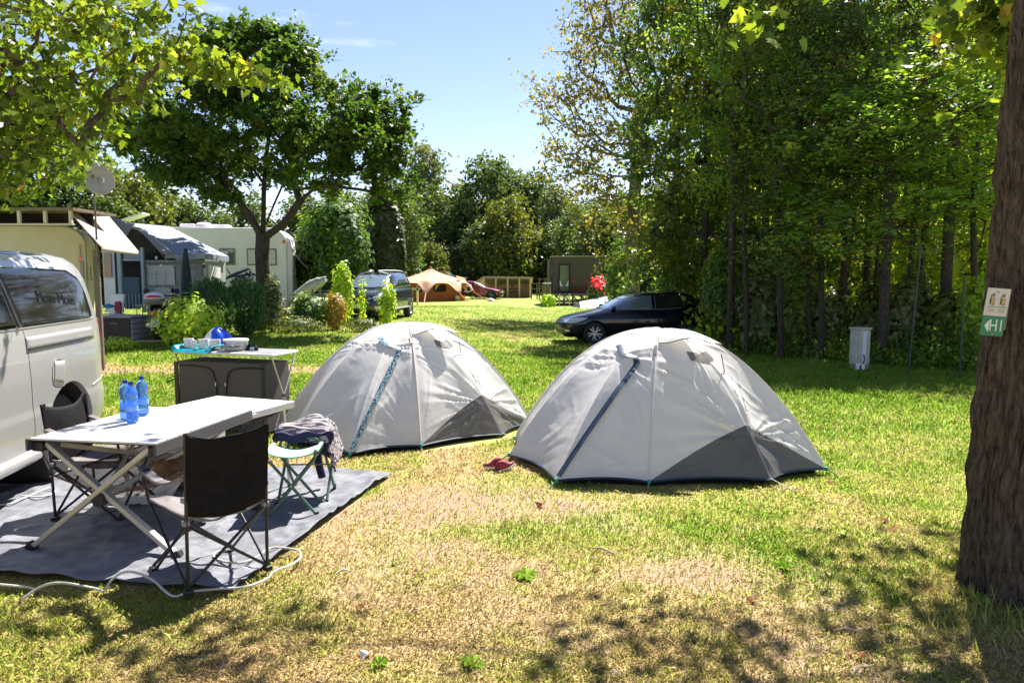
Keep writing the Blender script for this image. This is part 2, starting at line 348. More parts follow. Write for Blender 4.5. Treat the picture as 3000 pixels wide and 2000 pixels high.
VANP = mat('silver van paint', G(.43, .42, .41), G(.45, .44, .43), 2, .3, metal=.35, coat=.7)
SUVP = mat('dark blue paint', G(.02, .028, .05), None, rough=.25, metal=.4, coat=1)
CARB = mat('black blue paint', G(.002, .0025, .012), None, rough=.22, metal=.2, coat=.6)
CARR = mat('wine red paint', G(.16, .004, .03), None, rough=.3, metal=.3, coat=1)
GLASSD = mat('privacy glass', G(.012, .011, .01), None, rough=.05, spec=.9, coat=.4)
GLASSC = mat('clear glass', G(.10, .13, .14), None, rough=.04, spec=1.0, coat=1)
GLASSW = mat('bright windscreen glass', G(.25, .33, .42), None, rough=.12, spec=1.0, metal=.4, coat=1)
LAMPC = mat('headlamp glass', G(.5, .52, .55), None, rough=.1, spec=1, coat=1)
REDL = mat('red lamp lens', G(.55, .01, .015), None, rough=.15, coat=1)
TYRE = mat('tyre rubber', G(.018, .018, .018), G(.03, .03, .03), 20, .85)
ALLOY = mat('alloy wheel', G(.6, .6, .6), None, rough=.25, metal=.8)
CREAM = mat('cream caravan panel', G(.5, .45, .3), G(.56, .51, .36), 3, .5)
WHITEV = mat('white motorhome panel', G(.76, .73, .78), G(.82, .79, .84), 2, .45)
AWNB = mat('beige awning cloth', G(.55, .45, .39), G(.62, .52, .46), 3, .7, tl=.2, bump=.2, bscale=8, bdist=.02)
AWNG = mat('blue grey awning cloth', G(.26, .29, .35), G(.33, .36, .42), 3, .7, tl=.12, bump=.2, bscale=8, bdist=.02)
AWNW = mat('pale awning wall', G(.3, .33, .36), G(.38, .41, .43), 3, .6, tl=.1)
DARK = mat('dark interior', G(.012, .01, .012), G(.02, .017, .018), 4, .9)  # near black for gaps and liners, also painted shade behind openings
WOODP = mat('painted wood cream', G(.5, .45, .33), G(.56, .52, .4), 5, .7)
WOODD = mat('weathered wood', G(.13, .1, .07), G(.2, .16, .11), 8, .85, stretch=(1, 1, .3))
WOODL = mat('light new timber', G(.7, .48, .27), G(.8, .6, .36), 5, .7, stretch=(5, 5, .4))
ROOFM = mat('pale roof felt', G(.42, .36, .28), None, rough=.8)
CABIN = mat('grey brown cladding', G(.075, .062, .055), G(.1, .085, .075), 6, .75, stretch=(12, 12, .4), bump=.3, bscale=20)
REDC = mat('wine red panel', G(.1, .02, .025), G(.13, .03, .035), 5, .6)
PINK = mat('pink red neon film', G(.45, .04, .08), None, rough=.5)
BLUED = mat('blue grey door', G(.03, .07, .12), G(.045, .09, .15), 6, .5)
LBLUE = mat('pale blue post', G(.28, .36, .42), G(.33, .41, .47), 5, .6)
CURT = mat('pale curtain', G(.55, .55, .56), G(.66, .66, .67), 12, .9, stretch=(9, 9, .4))
DISH = mat('dish grey', G(.33, .29, .24), G(.4, .36, .3), 4, .6)
STEELR = mat('rusty steel pole', G(.12, .09, .08), G(.22, .18, .16), 9, .6, metal=.3)
BOXG = mat('light grey box', G(.32, .31, .35), G(.4, .39, .43), 5, .6)  # paler tone paints the lit end and top of the deck box
BOXD = mat('dark plum box', G(.035, .024, .03), G(.05, .036, .045), 5, .6)
ORANGE = mat('orange canvas', G(.72, .4, .26), G(.78, .46, .31), 3, .8, tl=.25)
ORANGED = mat('terracotta canvas', G(.42, .13, .05), G(.48, .16, .07), 3, .8, tl=.15, stretch=(6, 6, .3))
SKIN = mat('skin', G(.5, .27, .18), None, rough=.5)
KHAKI = mat('khaki cloth', G(.25, .19, .12), None, rough=.9)
STONE = mat('paving stone', G(.4, .26, .2), G(.5, .35, .28), 9, .9)
POSTW = mat('weathered white post', G(.36, .35, .29), G(.5, .49, .42), 5, .7, bump=.2, bscale=20)
POSTW2 = mat('bright white panel', G(.62, .66, .68), None, rough=.5)
SIGNW = mat('sign white', G(.5, .46, .41), G(.56, .52, .47), 8, .5)
SIGNG = mat('sign green', G(.02, .16, .08), G(.03, .19, .1), 8, .5)
SIGNT = mat('sign lettering', G(.6, .68, .55), None, rough=.5)
SIGNB = mat('sign grey print', G(.2, .18, .17), None, rough=.6)
SIGNY = mat('sign yellow print', G(.38, .28, .12), None, rough=.6)
GOLDT = mat('dark green parasol cloth', G(.01, .025, .03), G(.018, .04, .045), 8, .7, stretch=(1, 1, .2))
REDP = mat('red paint', G(.35, .02, .02), None, rough=.3, coat=.6)
SHOER = mat('red shoe knit', G(.38, .025, .035), G(.1, .02, .02), 22, .6)
SHOEW = mat('pale sole', G(.6, .55, .48), None, rough=.6)
STRIPE = mat('striped towel', G(.4, .36, .35), G(.035, .03, .06), 5, .9, stretch=(1.5, 14, 14), detail=0, lo=.49, hi=.51, bump=.5, bscale=200)
PURP = mat('indigo cloth', G(.014, .013, .045), G(.025, .022, .07), 30, .9, bump=.4, bscale=60)
PALE = mat('stick wood', G(.4, .3, .2), G(.52, .42, .3), 20, .8)
ORNG = mat('orange plastic', G(.7, .14, .03), None, rough=.4)
ALUS = mat('polished pan', G(.6, .58, .56), None, rough=.25, metal=.7)
# ---------------------------------------------------------------- lawn
MAT_POLY = [(-1.47, 3.72), (-1.0, 6.02), (-4.9, 6.7), (-5.0, 4.35)]
def inside(poly, x, y):
    r = np.zeros(np.shape(x), bool); n = len(poly)
    for i in range(n):
        (x1, y1), (x2, y2) = poly[i], poly[(i + 1) % n]
        c = ((y1 > y) != (y2 > y)) & (x < (x2 - x1) * (y - y1) / (y2 - y1 + 1e-12) + x1); r ^= c
    return r
def blob(x, y, cx, cy, rx, ry, soft=.5):
    d = np.sqrt(((x - cx) / rx) ** 2 + ((y - cy) / ry) ** 2); return 1 - sm(1 - soft, 1 + soft, d)
def green(x, y):
    """0 = dry straw, 1 = lush"""
    D = y; g = .3 + .6 * sm(5.9, 8.0, D + .55 * np.clip(x - 1, -1, 3) + 1.2 * (fbm(x * .5, y * .5) - .5))
    g = g - .12 * sm(17, 24, D) - .12 * blob(x, y, .2, 24, 5, 7, .6)
    g = g - .4 * blob(x, y, 4.4, 6.9, 1.5, .8, .6) + .3 * blob(x, y, 2.4, 4.6, 1.6, .8, .7) + .2 * blob(x, y, .9, 4.5, 1.0, .7, .7)
    g = g + .28 * blob(x, y, -2.8, 3.35, .8, .5, .7)
    g = g - .5 * blob(x, y, -6.3, 12.9, 4, .8, .5) - .3 * blob(x, y, .5, 11, 1.0, 3, .6) * 0
    n = fbm(x * 1.7 + 9, y * 1.7 + 4, 5) - .5; n2 = fbm(x * 6 + 3, y * 6, 3) - .5
    return np.clip(g + 1.0 * n + .55 * n2, 0, 1)
def bare(x, y):
    b = blob(x, y, -.25, 5.35, 1.1, .5, .7) * .9 + blob(x, y, -.9, 4.7, .7, .8, .7) * .55 + blob(x, y, 1.35, 4.1, .9, .35, .7) * .55 + blob(x, y, 1.7, 3.05, .7, .5, .8) * .5
    b = b + blob(x, y, -6.6, 12.7, 3.9, .55, .35) * 1.1 + blob(x, y, -2.6, 12.9, 1.2, .4, .6) * .8 + blob(x, y, 4.2, 6.9, .9, .4, .7) * .6 + blob(x, y, .3, 3.3, 1.6, .8, .7) * .35 + blob(x, y, -.2, 4.4, 1.5, .9, .6) * .3
    return np.clip(b + 1.5 * (fbm(x * 2.5, y * 2.5 + 50) - .56), 0, 1)
def gmat(name, leafy):
    m = bpy.data.materials.new(name); m.use_nodes = True; n = m.node_tree.nodes; l = m.node_tree.links.new; b = n['Principled BSDF']; out = n['Material Output']
    b.inputs['Roughness'].default_value = .85 if not leafy else .5; b.inputs['Specular IOR Level'].default_value = .25
    a = n.new('ShaderNodeAttribute'); a.attribute_name = 'green'; e = n.new('ShaderNodeAttribute'); e.attribute_name = 'bare'
    r = n.new('ShaderNodeValToRGB'); els = r.color_ramp.elements
    for _ in range(3): els.new(.5)
    for el, (p, c) in zip(els, [(0, (.52, .38, .2)), (.3, (.5, .42, .16)), (.55, (.42, .45, .09)), (.8, (.29, .41, .05)), (1, (.2, .34, .03))]): el.position = p; el.color = c + (1,)
    l(a.outputs['Fac'], r.inputs[0]); col = r.outputs[0]
    mixb = n.new('ShaderNodeMixRGB'); mixb.inputs[2].default_value = (.4, .265, .17, 1)
    if leafy:
        l(col, mixb.inputs[1]); mixb.inputs[0].default_value = 0
        t = n.new('ShaderNodeAttribute'); t.attribute_name = 'tone'; mr = n.new('ShaderNodeMapRange'); mr.inputs[3].default_value = .72; mr.inputs[4].default_value = 1.28; l(t.outputs['Fac'], mr.inputs[0])
        mu = n.new('ShaderNodeMixRGB'); mu.blend_type = 'MULTIPLY'; mu.inputs[0].default_value = 1; l(col, mu.inputs[1]); l(mr.outputs[0], mu.inputs[2]); l(mu.outputs[0], b.inputs['Base Color'])
        tr = n.new('ShaderNodeBsdfTranslucent'); l(mu.outputs[0], tr.inputs[0]); ms = n.new('ShaderNodeMixShader'); ms.inputs[0].default_value = .5
        l(b.outputs[0], ms.inputs[1]); l(tr.outputs[0], ms.inputs[2]); l(ms.outputs[0], out.inputs[0])
    else:
        l(e.outputs['Fac'], mixb.inputs[0]); tcn = n.new('ShaderNodeTexCoord')
        ns = n.new('ShaderNodeTexNoise'); ns.inputs['Scale'].default_value = 55; ns.inputs['Detail'].default_value = 8; ns.inputs['Roughness'].default_value = .75; l(tcn.outputs['Object'], ns.inputs[0])
        hs = n.new('ShaderNodeHueSaturation'); mr = n.new('ShaderNodeMapRange'); mr.inputs[1].default_value = .3; mr.inputs[2].default_value = .7; mr.inputs[3].default_value = .48; mr.inputs[4].default_value = 1.0
        l(ns.outputs[0], mr.inputs[0]); l(mr.outputs[0], hs.inputs['Value']); l(col, mixb.inputs[1]); l(mixb.outputs[0], hs.inputs['Color']); l(hs.outputs[0], b.inputs['Base Color'])
        n2 = n.new('ShaderNodeTexNoise'); n2.inputs['Scale'].default_value = 40; n2.inputs['Detail'].default_value = 8; l(tcn.outputs['Object'], n2.inputs[0])
        bp = n.new('ShaderNodeBump'); bp.inputs['Strength'].default_value = .7; bp.inputs['Distance'].default_value = .03; l(n2.outputs[0], bp.inputs['Height']); l(bp.outputs[0], b.inputs['Normal'])
    return m
ys = np.concatenate([np.linspace(-30, 0, 16)[:-1], np.arange(0, 14, .1), np.arange(14, 40, .35), np.linspace(40, 90, 40), np.linspace(100, 900, 12)])
xs = np.concatenate([np.linspace(-900, -60, 10), np.linspace(-50, -14, 26)[:-1], np.arange(-14, 12, .12), np.linspace(12, 50, 26)[1:], np.linspace(60, 900, 10)])
X, Y = np.meshgrid(xs, ys); nx, ny = len(xs), len(ys)
Z = terrain(X, Y) + .012 * (fbm(X * 3, Y * 3) - .5) * (Y < 30)
i, j = np.meshgrid(np.arange(nx - 1), np.arange(ny - 1)); a = (j * nx + i).ravel()
gme = npmesh('ground', np.stack([X, Y, Z], -1).reshape(-1, 3), np.stack([a, a + 1, a + nx + 1, a + nx], 1), 4, smooth=True)
for nm, fn in (('green', green), ('bare', bare)):
    at_ = gme.attributes.new(nm, 'FLOAT', 'POINT'); at_.data.foreach_set('value', fn(X, Y).ravel().astype(np.float32))
tag(link('ground', gme, gmat('lawn soil', False)), 'sunburnt campsite lawn with bare and green patches', 'ground', kind='structure')
def grass_blades(N, seed):
    g = rs(seed); D = np.exp(g.uniform(math.log(2.55), math.log(44), N)); x = D * g.uniform(-.78, .78, N); sp = g.rand(N) < .13; x = np.where(sp, g.uniform(.72, 1, N) * D + g.rand(N) * 3.5, x); x = np.where(sp & (g.rand(N) < .3), -x, x); y = np.where(sp, D * 1.0 + g.normal(size=N) * .3, D)
    gr = green(x, y); br = bare(x, y); keep = g.rand(N) > np.clip(br * .85 - .12, 0, .7)
    keep &= ~inside(MAT_POLY, x, y)
    for cx, cy, r in ((TENT_R[0], TENT_R[1], 1.12), (TENT_L[0], TENT_L[1], 1.12)): keep &= ((x - cx) / 1.25) ** 2 + ((y - cy) / .98) ** 2 > 1
    x, y, gr = x[keep], y[keep], gr[keep]; N = len(x); s = np.clip(y / 5.0, .8, 3.2)
    hgt = (.012 + .022 * g.rand(N) ** 1.6 + .012 * gr) * np.clip(y / 6, .9, 2.0) * (1 + .9 * (g.rand(N) > .985)); wd = (.0018 + .002 * g.rand(N)) * s
    dead = g.rand(N) < .25 + .45 * (1 - gr); th = g.uniform(0, 2 * PI, N); lean = np.where(dead, .9 + .5 * g.rand(N), .25 + .5 * g.rand(N))
    dx, dy = np.cos(th), np.sin(th); z = terrain(x, y) - .004
    c, s_ = np.cos(lean), np.sin(lean)
    A = np.stack([x - dy * wd, y + dx * wd, z], 1); B = np.stack([x + dy * wd, y - dx * wd, z], 1)
    m = np.stack([x + dx * hgt * s_ * .4, y + dy * hgt * s_ * .4, z + hgt * c * .65 + .006], 1); side = np.stack([-dy * wd * .8, dx * wd * .8, 0 * wd], 1)
    T = np.stack([x + dx * hgt * s_ * 1.1, y + dy * hgt * s_ * 1.1, z + hgt * c + .004], 1)
    V = np.stack([A, B, m - side, T, m + side], 1).reshape(-1, 3); Fi = np.arange(N * 5).reshape(N, 5)
    me = npmesh('grass', V, Fi, 5, np.repeat(g.rand(N), 5))
    gg = np.clip(np.where(dead, gr * .35, gr * .8 + .22) + g.normal(0, .08, N), 0, 1)
    at_ = me.attributes.new('green', 'FLOAT', 'POINT'); at_.data.foreach_set('value', np.repeat(gg, 5).astype(np.float32)); return me
TENT_R = (1.32, 6.62, 0); TENT_L = (-1.12, 7.85, R(30))
tag(link('grass', grass_blades(760000, 5), gmat('grass blades', True)), 'short patchy lawn grass, straw coloured in front and green further back', 'grass', kind='stuff')
# ---------------------------------------------------------------- dome tents
TB = [(-1.35, -.1), (-.97, -.92), (-.25, -.96), (.72, -.9), (1.3, -.58), (1.35, .1), (.97, .9), (.25, .96), (-.7, .9), (-1.3, .58)]
TE = [1.95, 1.75, 2.15, 1.9, 2.15, 1.95, 1.75, 2.15, 1.9, 2.15]
def tent_surf(s, t, H, seed, off=0.0, wr=1.0):
    s = np.asarray(s, float) % 10; t = np.asarray(t, float); i = np.floor(s).astype(int) % 10; f = s - np.floor(s); j = (i + 1) % 10; B = np.array(TB); E = np.array(TE)
    def P(s, t):
        s = s % 10; i = np.floor(s).astype(int) % 10; f = (s - np.floor(s)); j = (i + 1) % 10
        b = B[i] * (1 - f)[..., None] + B[j] * f[..., None]; e = E[i] * (1 - f) + E[j] * f
        sag = 1 - .05 * np.sin(PI * f) * sm(.1, .6, t); hem = .045 + .014 * np.sin(PI * f) ** .7 * sm(.7, 1, t)
        return np.stack([b[..., 0] * t * sag, b[..., 1] * t * sag, hem + H * (1 - np.clip(t, 0, 1) ** e)], -1)
    s = np.broadcast_to(s, np.broadcast(s, t).shape).copy(); t = np.broadcast_to(t, s.shape).copy()
    p = P(s, t); ds = P(s + .01, t) - p; dt = P(s, np.minimum(t + .01, 1.2)) - P(s, t - .01); n = np.cross(dt, ds); n /= np.linalg.norm(n, axis=-1)[..., None] + 1e-9
    n = np.where(n[..., 2:3] < 0, -n, n)
    x, y, z = p[..., 0], p[..., 1], p[..., 2]; k = seed * 13.7; d = 0
    for a, b, c, amp, fr in ((-.97, -.92, .0, .016, 15), (.72, -.9, .35, .014, 13), (-.25, -.96, .05, .006, 17), (1.3, -.58, .05, .008, 13), (-1.35, -.1, .0, .009, 12), (.2, -.3, 1.1, .007, 11), (-.45, -.35, .95, .010, 12)):
        r = np.sqrt((x - a) ** 2 + (y - b) ** 2 + (z - c) ** 2); an = np.arctan2(z - c, (x - a) * .8 + (y - b) * .6)
        ca, sa = np.cos(an), np.sin(an); w_ = (1 - np.abs(2 * vnoise(ca * fr * .62 + k, sa * fr * .62 + .9 * r + k) - 1)) ** 3; w2 = (1 - np.abs(2 * vnoise(ca * fr * 1.3 + k + 7, sa * fr * 1.3 + 1.2 * r) - 1)) ** 4; gate = sm(.4, .65, vnoise(ca * 2 + k * 1.3, sa * 2 + r + k)); d = d + amp * (1.25 * w_ ** .8 + .15 * w2) * gate * np.exp(-((r - .36) / .4) ** 2)
    d = d + .016 * (fbm(s * 1.6 + k, t * 3 + k, 2) - .5) + .005 * sm(.5, .7, vnoise(s * 1.7 + k, t * 5)) * (1 - np.abs(2 * vnoise(x * 9 + z * 11 + k, y * 9 - z * 7) - 1)) ** 4
    ff = s - np.floor(s); seam = sm(0, .12, np.minimum(ff, 1 - ff))
    d = d * wr * seam * sm(.02, .2, t) * (1 - .6 * sm(.93, 1, t)) + off
    return p + n * d[..., None]
def tent_grid(s0, s1, t0, t1, ns, nt_, H, seed, off=0.0, warp=None):
    S, T = np.meshgrid(np.linspace(s0, s1, ns + 1), np.linspace(0, 1, nt_ + 1)); a = t0(S) if callable(t0) else t0; b = t1(S) if callable(t1) else t1
    T2 = a + (b - a) * T; V = tent_surf(S, T2, H, seed, off)
    if warp is not None: V = warp(V, S, T)
    i, j = np.meshgrid(np.arange(ns), np.arange(nt_)); q = (j * (ns + 1) + i).ravel()
    return V.reshape(-1, 3), np.stack([q, q + 1, q + ns + 2, q + ns + 1], 1)
def path_strip(path, wd, H, seed, off):
    pts = [np.array((p[0], p[1])) for p in curve_pts([(a, b, 0) for a, b in path], 10)]; V = []
    C = tent_surf(np.array([p[0] for p in pts]), np.array([p[1] for p in pts]), H, seed, off)
    for i in range(len(C)):
        d = C[min(i + 1, len(C) - 1)] - C[max(i - 1, 0)]; n = np.array([C[i][0] * .6, C[i][1] * .6, .8]); n /= np.linalg.norm(n); sd_ = np.cross(d, n); sd_ /= np.linalg.norm(sd_) + 1e-9
        V += [C[i] - sd_ * wd / 2, C[i] + n * .005, C[i] + sd_ * wd / 2]
    k = len(C) - 1; return V, [(3 * i + a, 3 * i + a + 1, 3 * i + a + 4, 3 * i + a + 3) for i in range(k) for a in (0, 1)]
def make_tent(loc, rz, H, seed, zipm, label):
    t = empty('dome_tent', (loc[0], loc[1], tz(*loc)), rz, label, 'tent', 'dome tents on the lawn'); t.scale = (1, 1, 1) if rz == 0 else (.95, .95, 1); 
    t0 = lambda S: 1 - .205 * (1 - np.abs((S % 5) - 3)) - .001
    VV = []; FF = []; nb = 0
    for a, b, f_ in ((0, 2, 1.), (2, 4, t0), (4, 7, 1.), (7, 9, t0), (9, 10, 1.)):
        V, Fi = tent_grid(a, b, .0, f_, 48 * (b - a), 96, H, seed); VV.append(V); FF.append(Fi + nb); nb += len(V)
    me = npmesh('fly', np.concatenate(VV), np.concatenate(FF), 4, smooth=True)
    bm = bmesh.new(); bm.from_mesh(me); bmesh.ops.remove_doubles(bm, verts=bm.verts, dist=.0015); bmesh.ops.recalc_face_normals(bm, faces=bm.faces)
    for e in bm.edges:
        if len(e.link_faces) == 2 and e.calc_face_angle(0) > R(24): e.smooth = False
    bm.to_mesh(me); bm.free(); link('fly', me, FLY, t)
    for a in (2, 7):
        V, Fi = tent_grid(a, a + 2, t0, 1.0, 96, 22, H, seed, .0); link('foot_panel', npmesh('foot_panel', V, Fi, 4, smooth=True), FLYD, t)
    hem = MB(); S = np.linspace(0, 10, 161); C = tent_surf(S, np.full(161, 1.0), H, seed, 0); hem.tube([Vector(c) for c in C[:-1]] + [Vector(C[0])], .009, 5, False); hem.build('hem', NAVY, t, 60)
    V, Fi = path_strip([(1.0, .985), (1.1, .84), (1.22, .71), (1.36, .6), (1.5, .52), (1.52, .465), (1.2, .4), (.55, .335)], .055, H, seed, .016)
    z = MB(); z.add(V, Fi); z.build('door_zip', zipm, t, 60)
    V, Fi = path_strip([(6.0, .985), (6.1, .84), (6.22, .71), (6.36, .6), (6.5, .52), (6.52, .465), (6.2, .4), (5.55, .335)], .055, H, seed, .016)
    z = MB(); z.add(V, Fi); z.build('door_zip', zipm, t, 60)
    # top seam, pole sleeves
    sl = MB()
    for s_ in (2, 4, 7, 9):
        Tt = np.linspace(.03, .98, 30); C = tent_surf(np.full(30, float(s_)), Tt, H, seed, .003); sl.tube([Vector(c) for c in C], .008, 5)
    sl.build('pole_sleeve', FLY, t, 60)
    for a in (2, 7):
        def warp(V, S, T):
            lift = (.012 + (.15 if a == 2 else .05) * T ** 1.3 * sm(0, .6, (S - a - .06) / 1.3)); V = V.copy(); nrm = V * np.array([.5, .5, 0]) + np.array([0, 0, .75]); nrm /= np.linalg.norm(nrm, axis=-1)[..., None]; V += nrm * lift[..., None]; return V
        V, Fi = tent_grid(a + .06, a + 1.25, .09, lambda S: .35 + .11 * (S - a - .12), 20, 10, H, seed, .004, warp); o = link('window_flap', npmesh('window_flap', V, Fi, 4, smooth=True), FLY, t); E_ = [Vector(V[10 * 21 + i_]) for i_ in range(21)] + [Vector(V[j_ * 21 + 20]) for j_ in range(9, -1, -1)]; MB().tube(E_, .005, 5).build('flap_binding', PLG, o, 60)
        V, Fi = tent_grid(a + .7, a + 1.3, .39, .46, 16, 5, H, seed, .006); link('vent_mesh', npmesh('vent_mesh', V, Fi, 4, smooth=True), FLYD, t)
        c0 = tent_surf(np.array([a + 1.3]), np.array([.545]), H, seed, 0)[0]; c1 = tent_surf(np.array([a + 1.3]), np.array([.47]), H, seed, .1)[0]; MB().tube([c0, c1], .004, 5).build('vent_prop', PLB, t)
        k = tent_surf(np.array([a - .06, a + .02, a + .02, a - .06]), np.array([.36, .36, .44, .44]), H, seed, .012); MB().add([tuple(p) for p in k], [(0, 1, 2, 3)]).build('sewn_tag', PLB, t, solid=.006)
    # dark ground sheet tub with low sides
    tub = MB(); n = 40; S = np.linspace(0, 10, n, endpoint=False); b0 = tent_surf(S, np.full(n, .94), H, seed, 0, 0)
    vs = [(p[0], p[1], .005) for p in b0] + [(p[0] * .98, p[1] * .98, .13) for p in b0]; tub.add(vs, [(i, (i + 1) % n, n + (i + 1) % n, n + i) for i in range(n)] + [tuple(range(n))]); tub.build('groundsheet', BLACKF, t)
    for k, s_ in enumerate((0, 1, 2, 4, 5, 6, 7, 9)):
        b = Vector((TB[s_][0], TB[s_][1], .05)); q = Vector((TB[s_][0] * 1.06, TB[s_][1] * 1.06, .0)); g = MB(); g.tube([b, q], .005, 5); g.box(b, (.02, .03, .03)); g.build('peg_loop', TEALC, t)
        MB().tube([q + Vector((0, 0, .03)), q + Vector((-q.x * .02, -q.y * .02, -.06))], .004, 5).build('peg', ALUP, t)
    for s_ in (3, 8):
        b = Vector((TB[s_][0], TB[s_][1], .06)); q = Vector((TB[s_][0] * 1.2, TB[s_][1] * 1.2, .0)); MB().tube([b, q], .004, 5).build('guy_line', HOSE, t); MB().tube([q, q + Vector((0, 0, -.05))], .004, 5).build('peg', ALUP, t)
    return t
make_tent(TENT_R[:2], TENT_R[2], 1.13, 3, NAVY, 'silver dome tent with plain navy zip band, in front of the black estate car')
make_tent(TENT_L[:2], TENT_L[2], 1.12, 8, TEALP, 'silver dome tent with speckled teal zip band, nearer the camping tables')
def far_tent():
    p = on(1745, 900); t = empty('ridge_tent', (p.x, p.y, tz(p.x, p.y)), .25, 'white pointed tent half hidden behind the black estate car', 'tent')
    m = MB(); A = [(-1.3, -.9, 0), (1.3, -.9, 0), (1.3, .9, 0), (-1.3, .9, 0), (-1.05, 0, .35), (1.2, 0, .75)]
    m.add(A, [(0, 1, 5, 4), (2, 3, 4, 5), (1, 2, 5)]); m.build('canvas', mat('white tent cloth', G(.7, .72, .68), G(.78, .8, .76), 4, .6, tl=.2), t, bevel=.01)
    MB().add([(-1.3, -.9, 0), (-1.05, 0, .35), (-1.3, .9, 0)], [(0, 1, 2)]).build('end_panel', FLYD, t, solid=.006)
far_tent()
# ---------------------------------------------------------------- foreground camp
def groundsheet():
    g = rs(3); nx, ny = 300, 180; A, B, C, D = [np.array(p) for p in ((-5.0, 4.35), (-1.47, 3.72), (-1.0, 6.02), (-4.9, 6.7))]
    u, v = np.meshgrid(np.linspace(0, 1, nx), np.linspace(0, 1, ny)); u_, v_ = u[..., None], v[..., None]
    P = A * (1 - u_) * (1 - v_) + B * u_ * (1 - v_) + C * u_ * v_ + D * (1 - u_) * v_
    x, y = P[..., 0], P[..., 1]; ed = np.minimum(np.minimum(u * 3.6, (1 - u) * 3.6), np.minimum(v * 2.3, (1 - v) * 2.3))
    yy = y + .05 * (fbm(x * 2.2, v * 1.0) - .5) * (1 - sm(0, .2, v * 2.3)) * 2; xx = x + .03 * (fbm(y * 2.5, x * .1 + 9) - .5)
    z = .016 + .05 * (1 - np.abs(fbm(x * 1.1 + y * .6, y * 2.6 - x * .5, 3) - .5) * 6).clip(0, 1) ** 2 * .45 + .018 * (1 - np.abs(fbm(x * 2.3 - y, y * 1.3 + x * .9 + 8, 3) - .5) * 8).clip(0, 1) ** 2 + .012 * fbm(x * 6, y * 6) + .03 * sm(.12, 0, ed) * fbm(x * 3, y * 3 + 4)
    z = z + terrain(x, y); i, j = np.meshgrid(np.arange(nx - 1), np.arange(ny - 1)); q = (j * nx + i).ravel()
    me = npmesh('groundsheet', np.stack([xx, yy, z], -1).reshape(-1, 3), np.stack([q, q + 1, q + nx + 1, q + nx], 1), 4, smooth=True)
    o = link('groundsheet', me, MATF); md = o.modifiers.new('t', 'SOLIDIFY'); md.thickness = .006; md.offset = -1
    tag(o, 'large wrinkled grey groundsheet spread under the camping tables and chairs', 'groundsheet')
groundsheet()
ZM = .045
def hose(name, ctrl, r, label, m=HOSE, cat='hose'):
    o = MB().tube(curve_pts(ctrl, 10), r, 8).build(name, m, None, 60); tag(o, label, cat); return o
P_ = lambda x, y, h: tuple(on(x, y, h))
hose('hose', [P_(-260, 1690, .04), P_(0, 1711, .05), P_(100, 1725, .03), P_(62, 1755, .02), P_(120, 1718, .07), P_(180, 1706, .10), P_(275, 1722, .04), P_(305, 1730, .03), P_(325, 1700, .08), P_(360, 1676, .12), P_(400, 1677, .13), P_(450, 1700, .08), P_(505, 1745, .02), P_(560, 1732, .04), P_(640, 1724, .04), P_(720, 1718, .04), P_(780, 1695, .04), P_(805, 1672, .05),
               P_(850, 1655, .05), P_(880, 1632, .04), P_(873, 1612, .04), P_(830, 1604, .05), P_(790, 1606, .05), P_(745, 1635, .05), P_(700, 1648, .05), P_(650, 1642, .05), P_(626, 1628, .05), P_(640, 1614, .05), P_(690, 1606, .05)], .0068, 'clear hose snaking along the front edge of the groundsheet')
hose('power_cable', [P_(-200, 1470, .04), P_(0, 1478, .04), P_(60, 1462, .05), P_(140, 1430, .05), P_(160, 1442, .05), P_(120, 1454, .05), P_(62, 1452, .05)], .006, 'white cable looping over the rear corner of the groundsheet', PLW, 'cable')
hose('power_cable', [P_(170, 1530, .05), P_(205, 1514, .05), P_(240, 1506, .05), P_(300, 1505, .05), P_(430, 1470, .05), P_(560, 1455, .05)], .003, 'thin dark cable lying across the groundsheet under the table', PLB, 'cable')

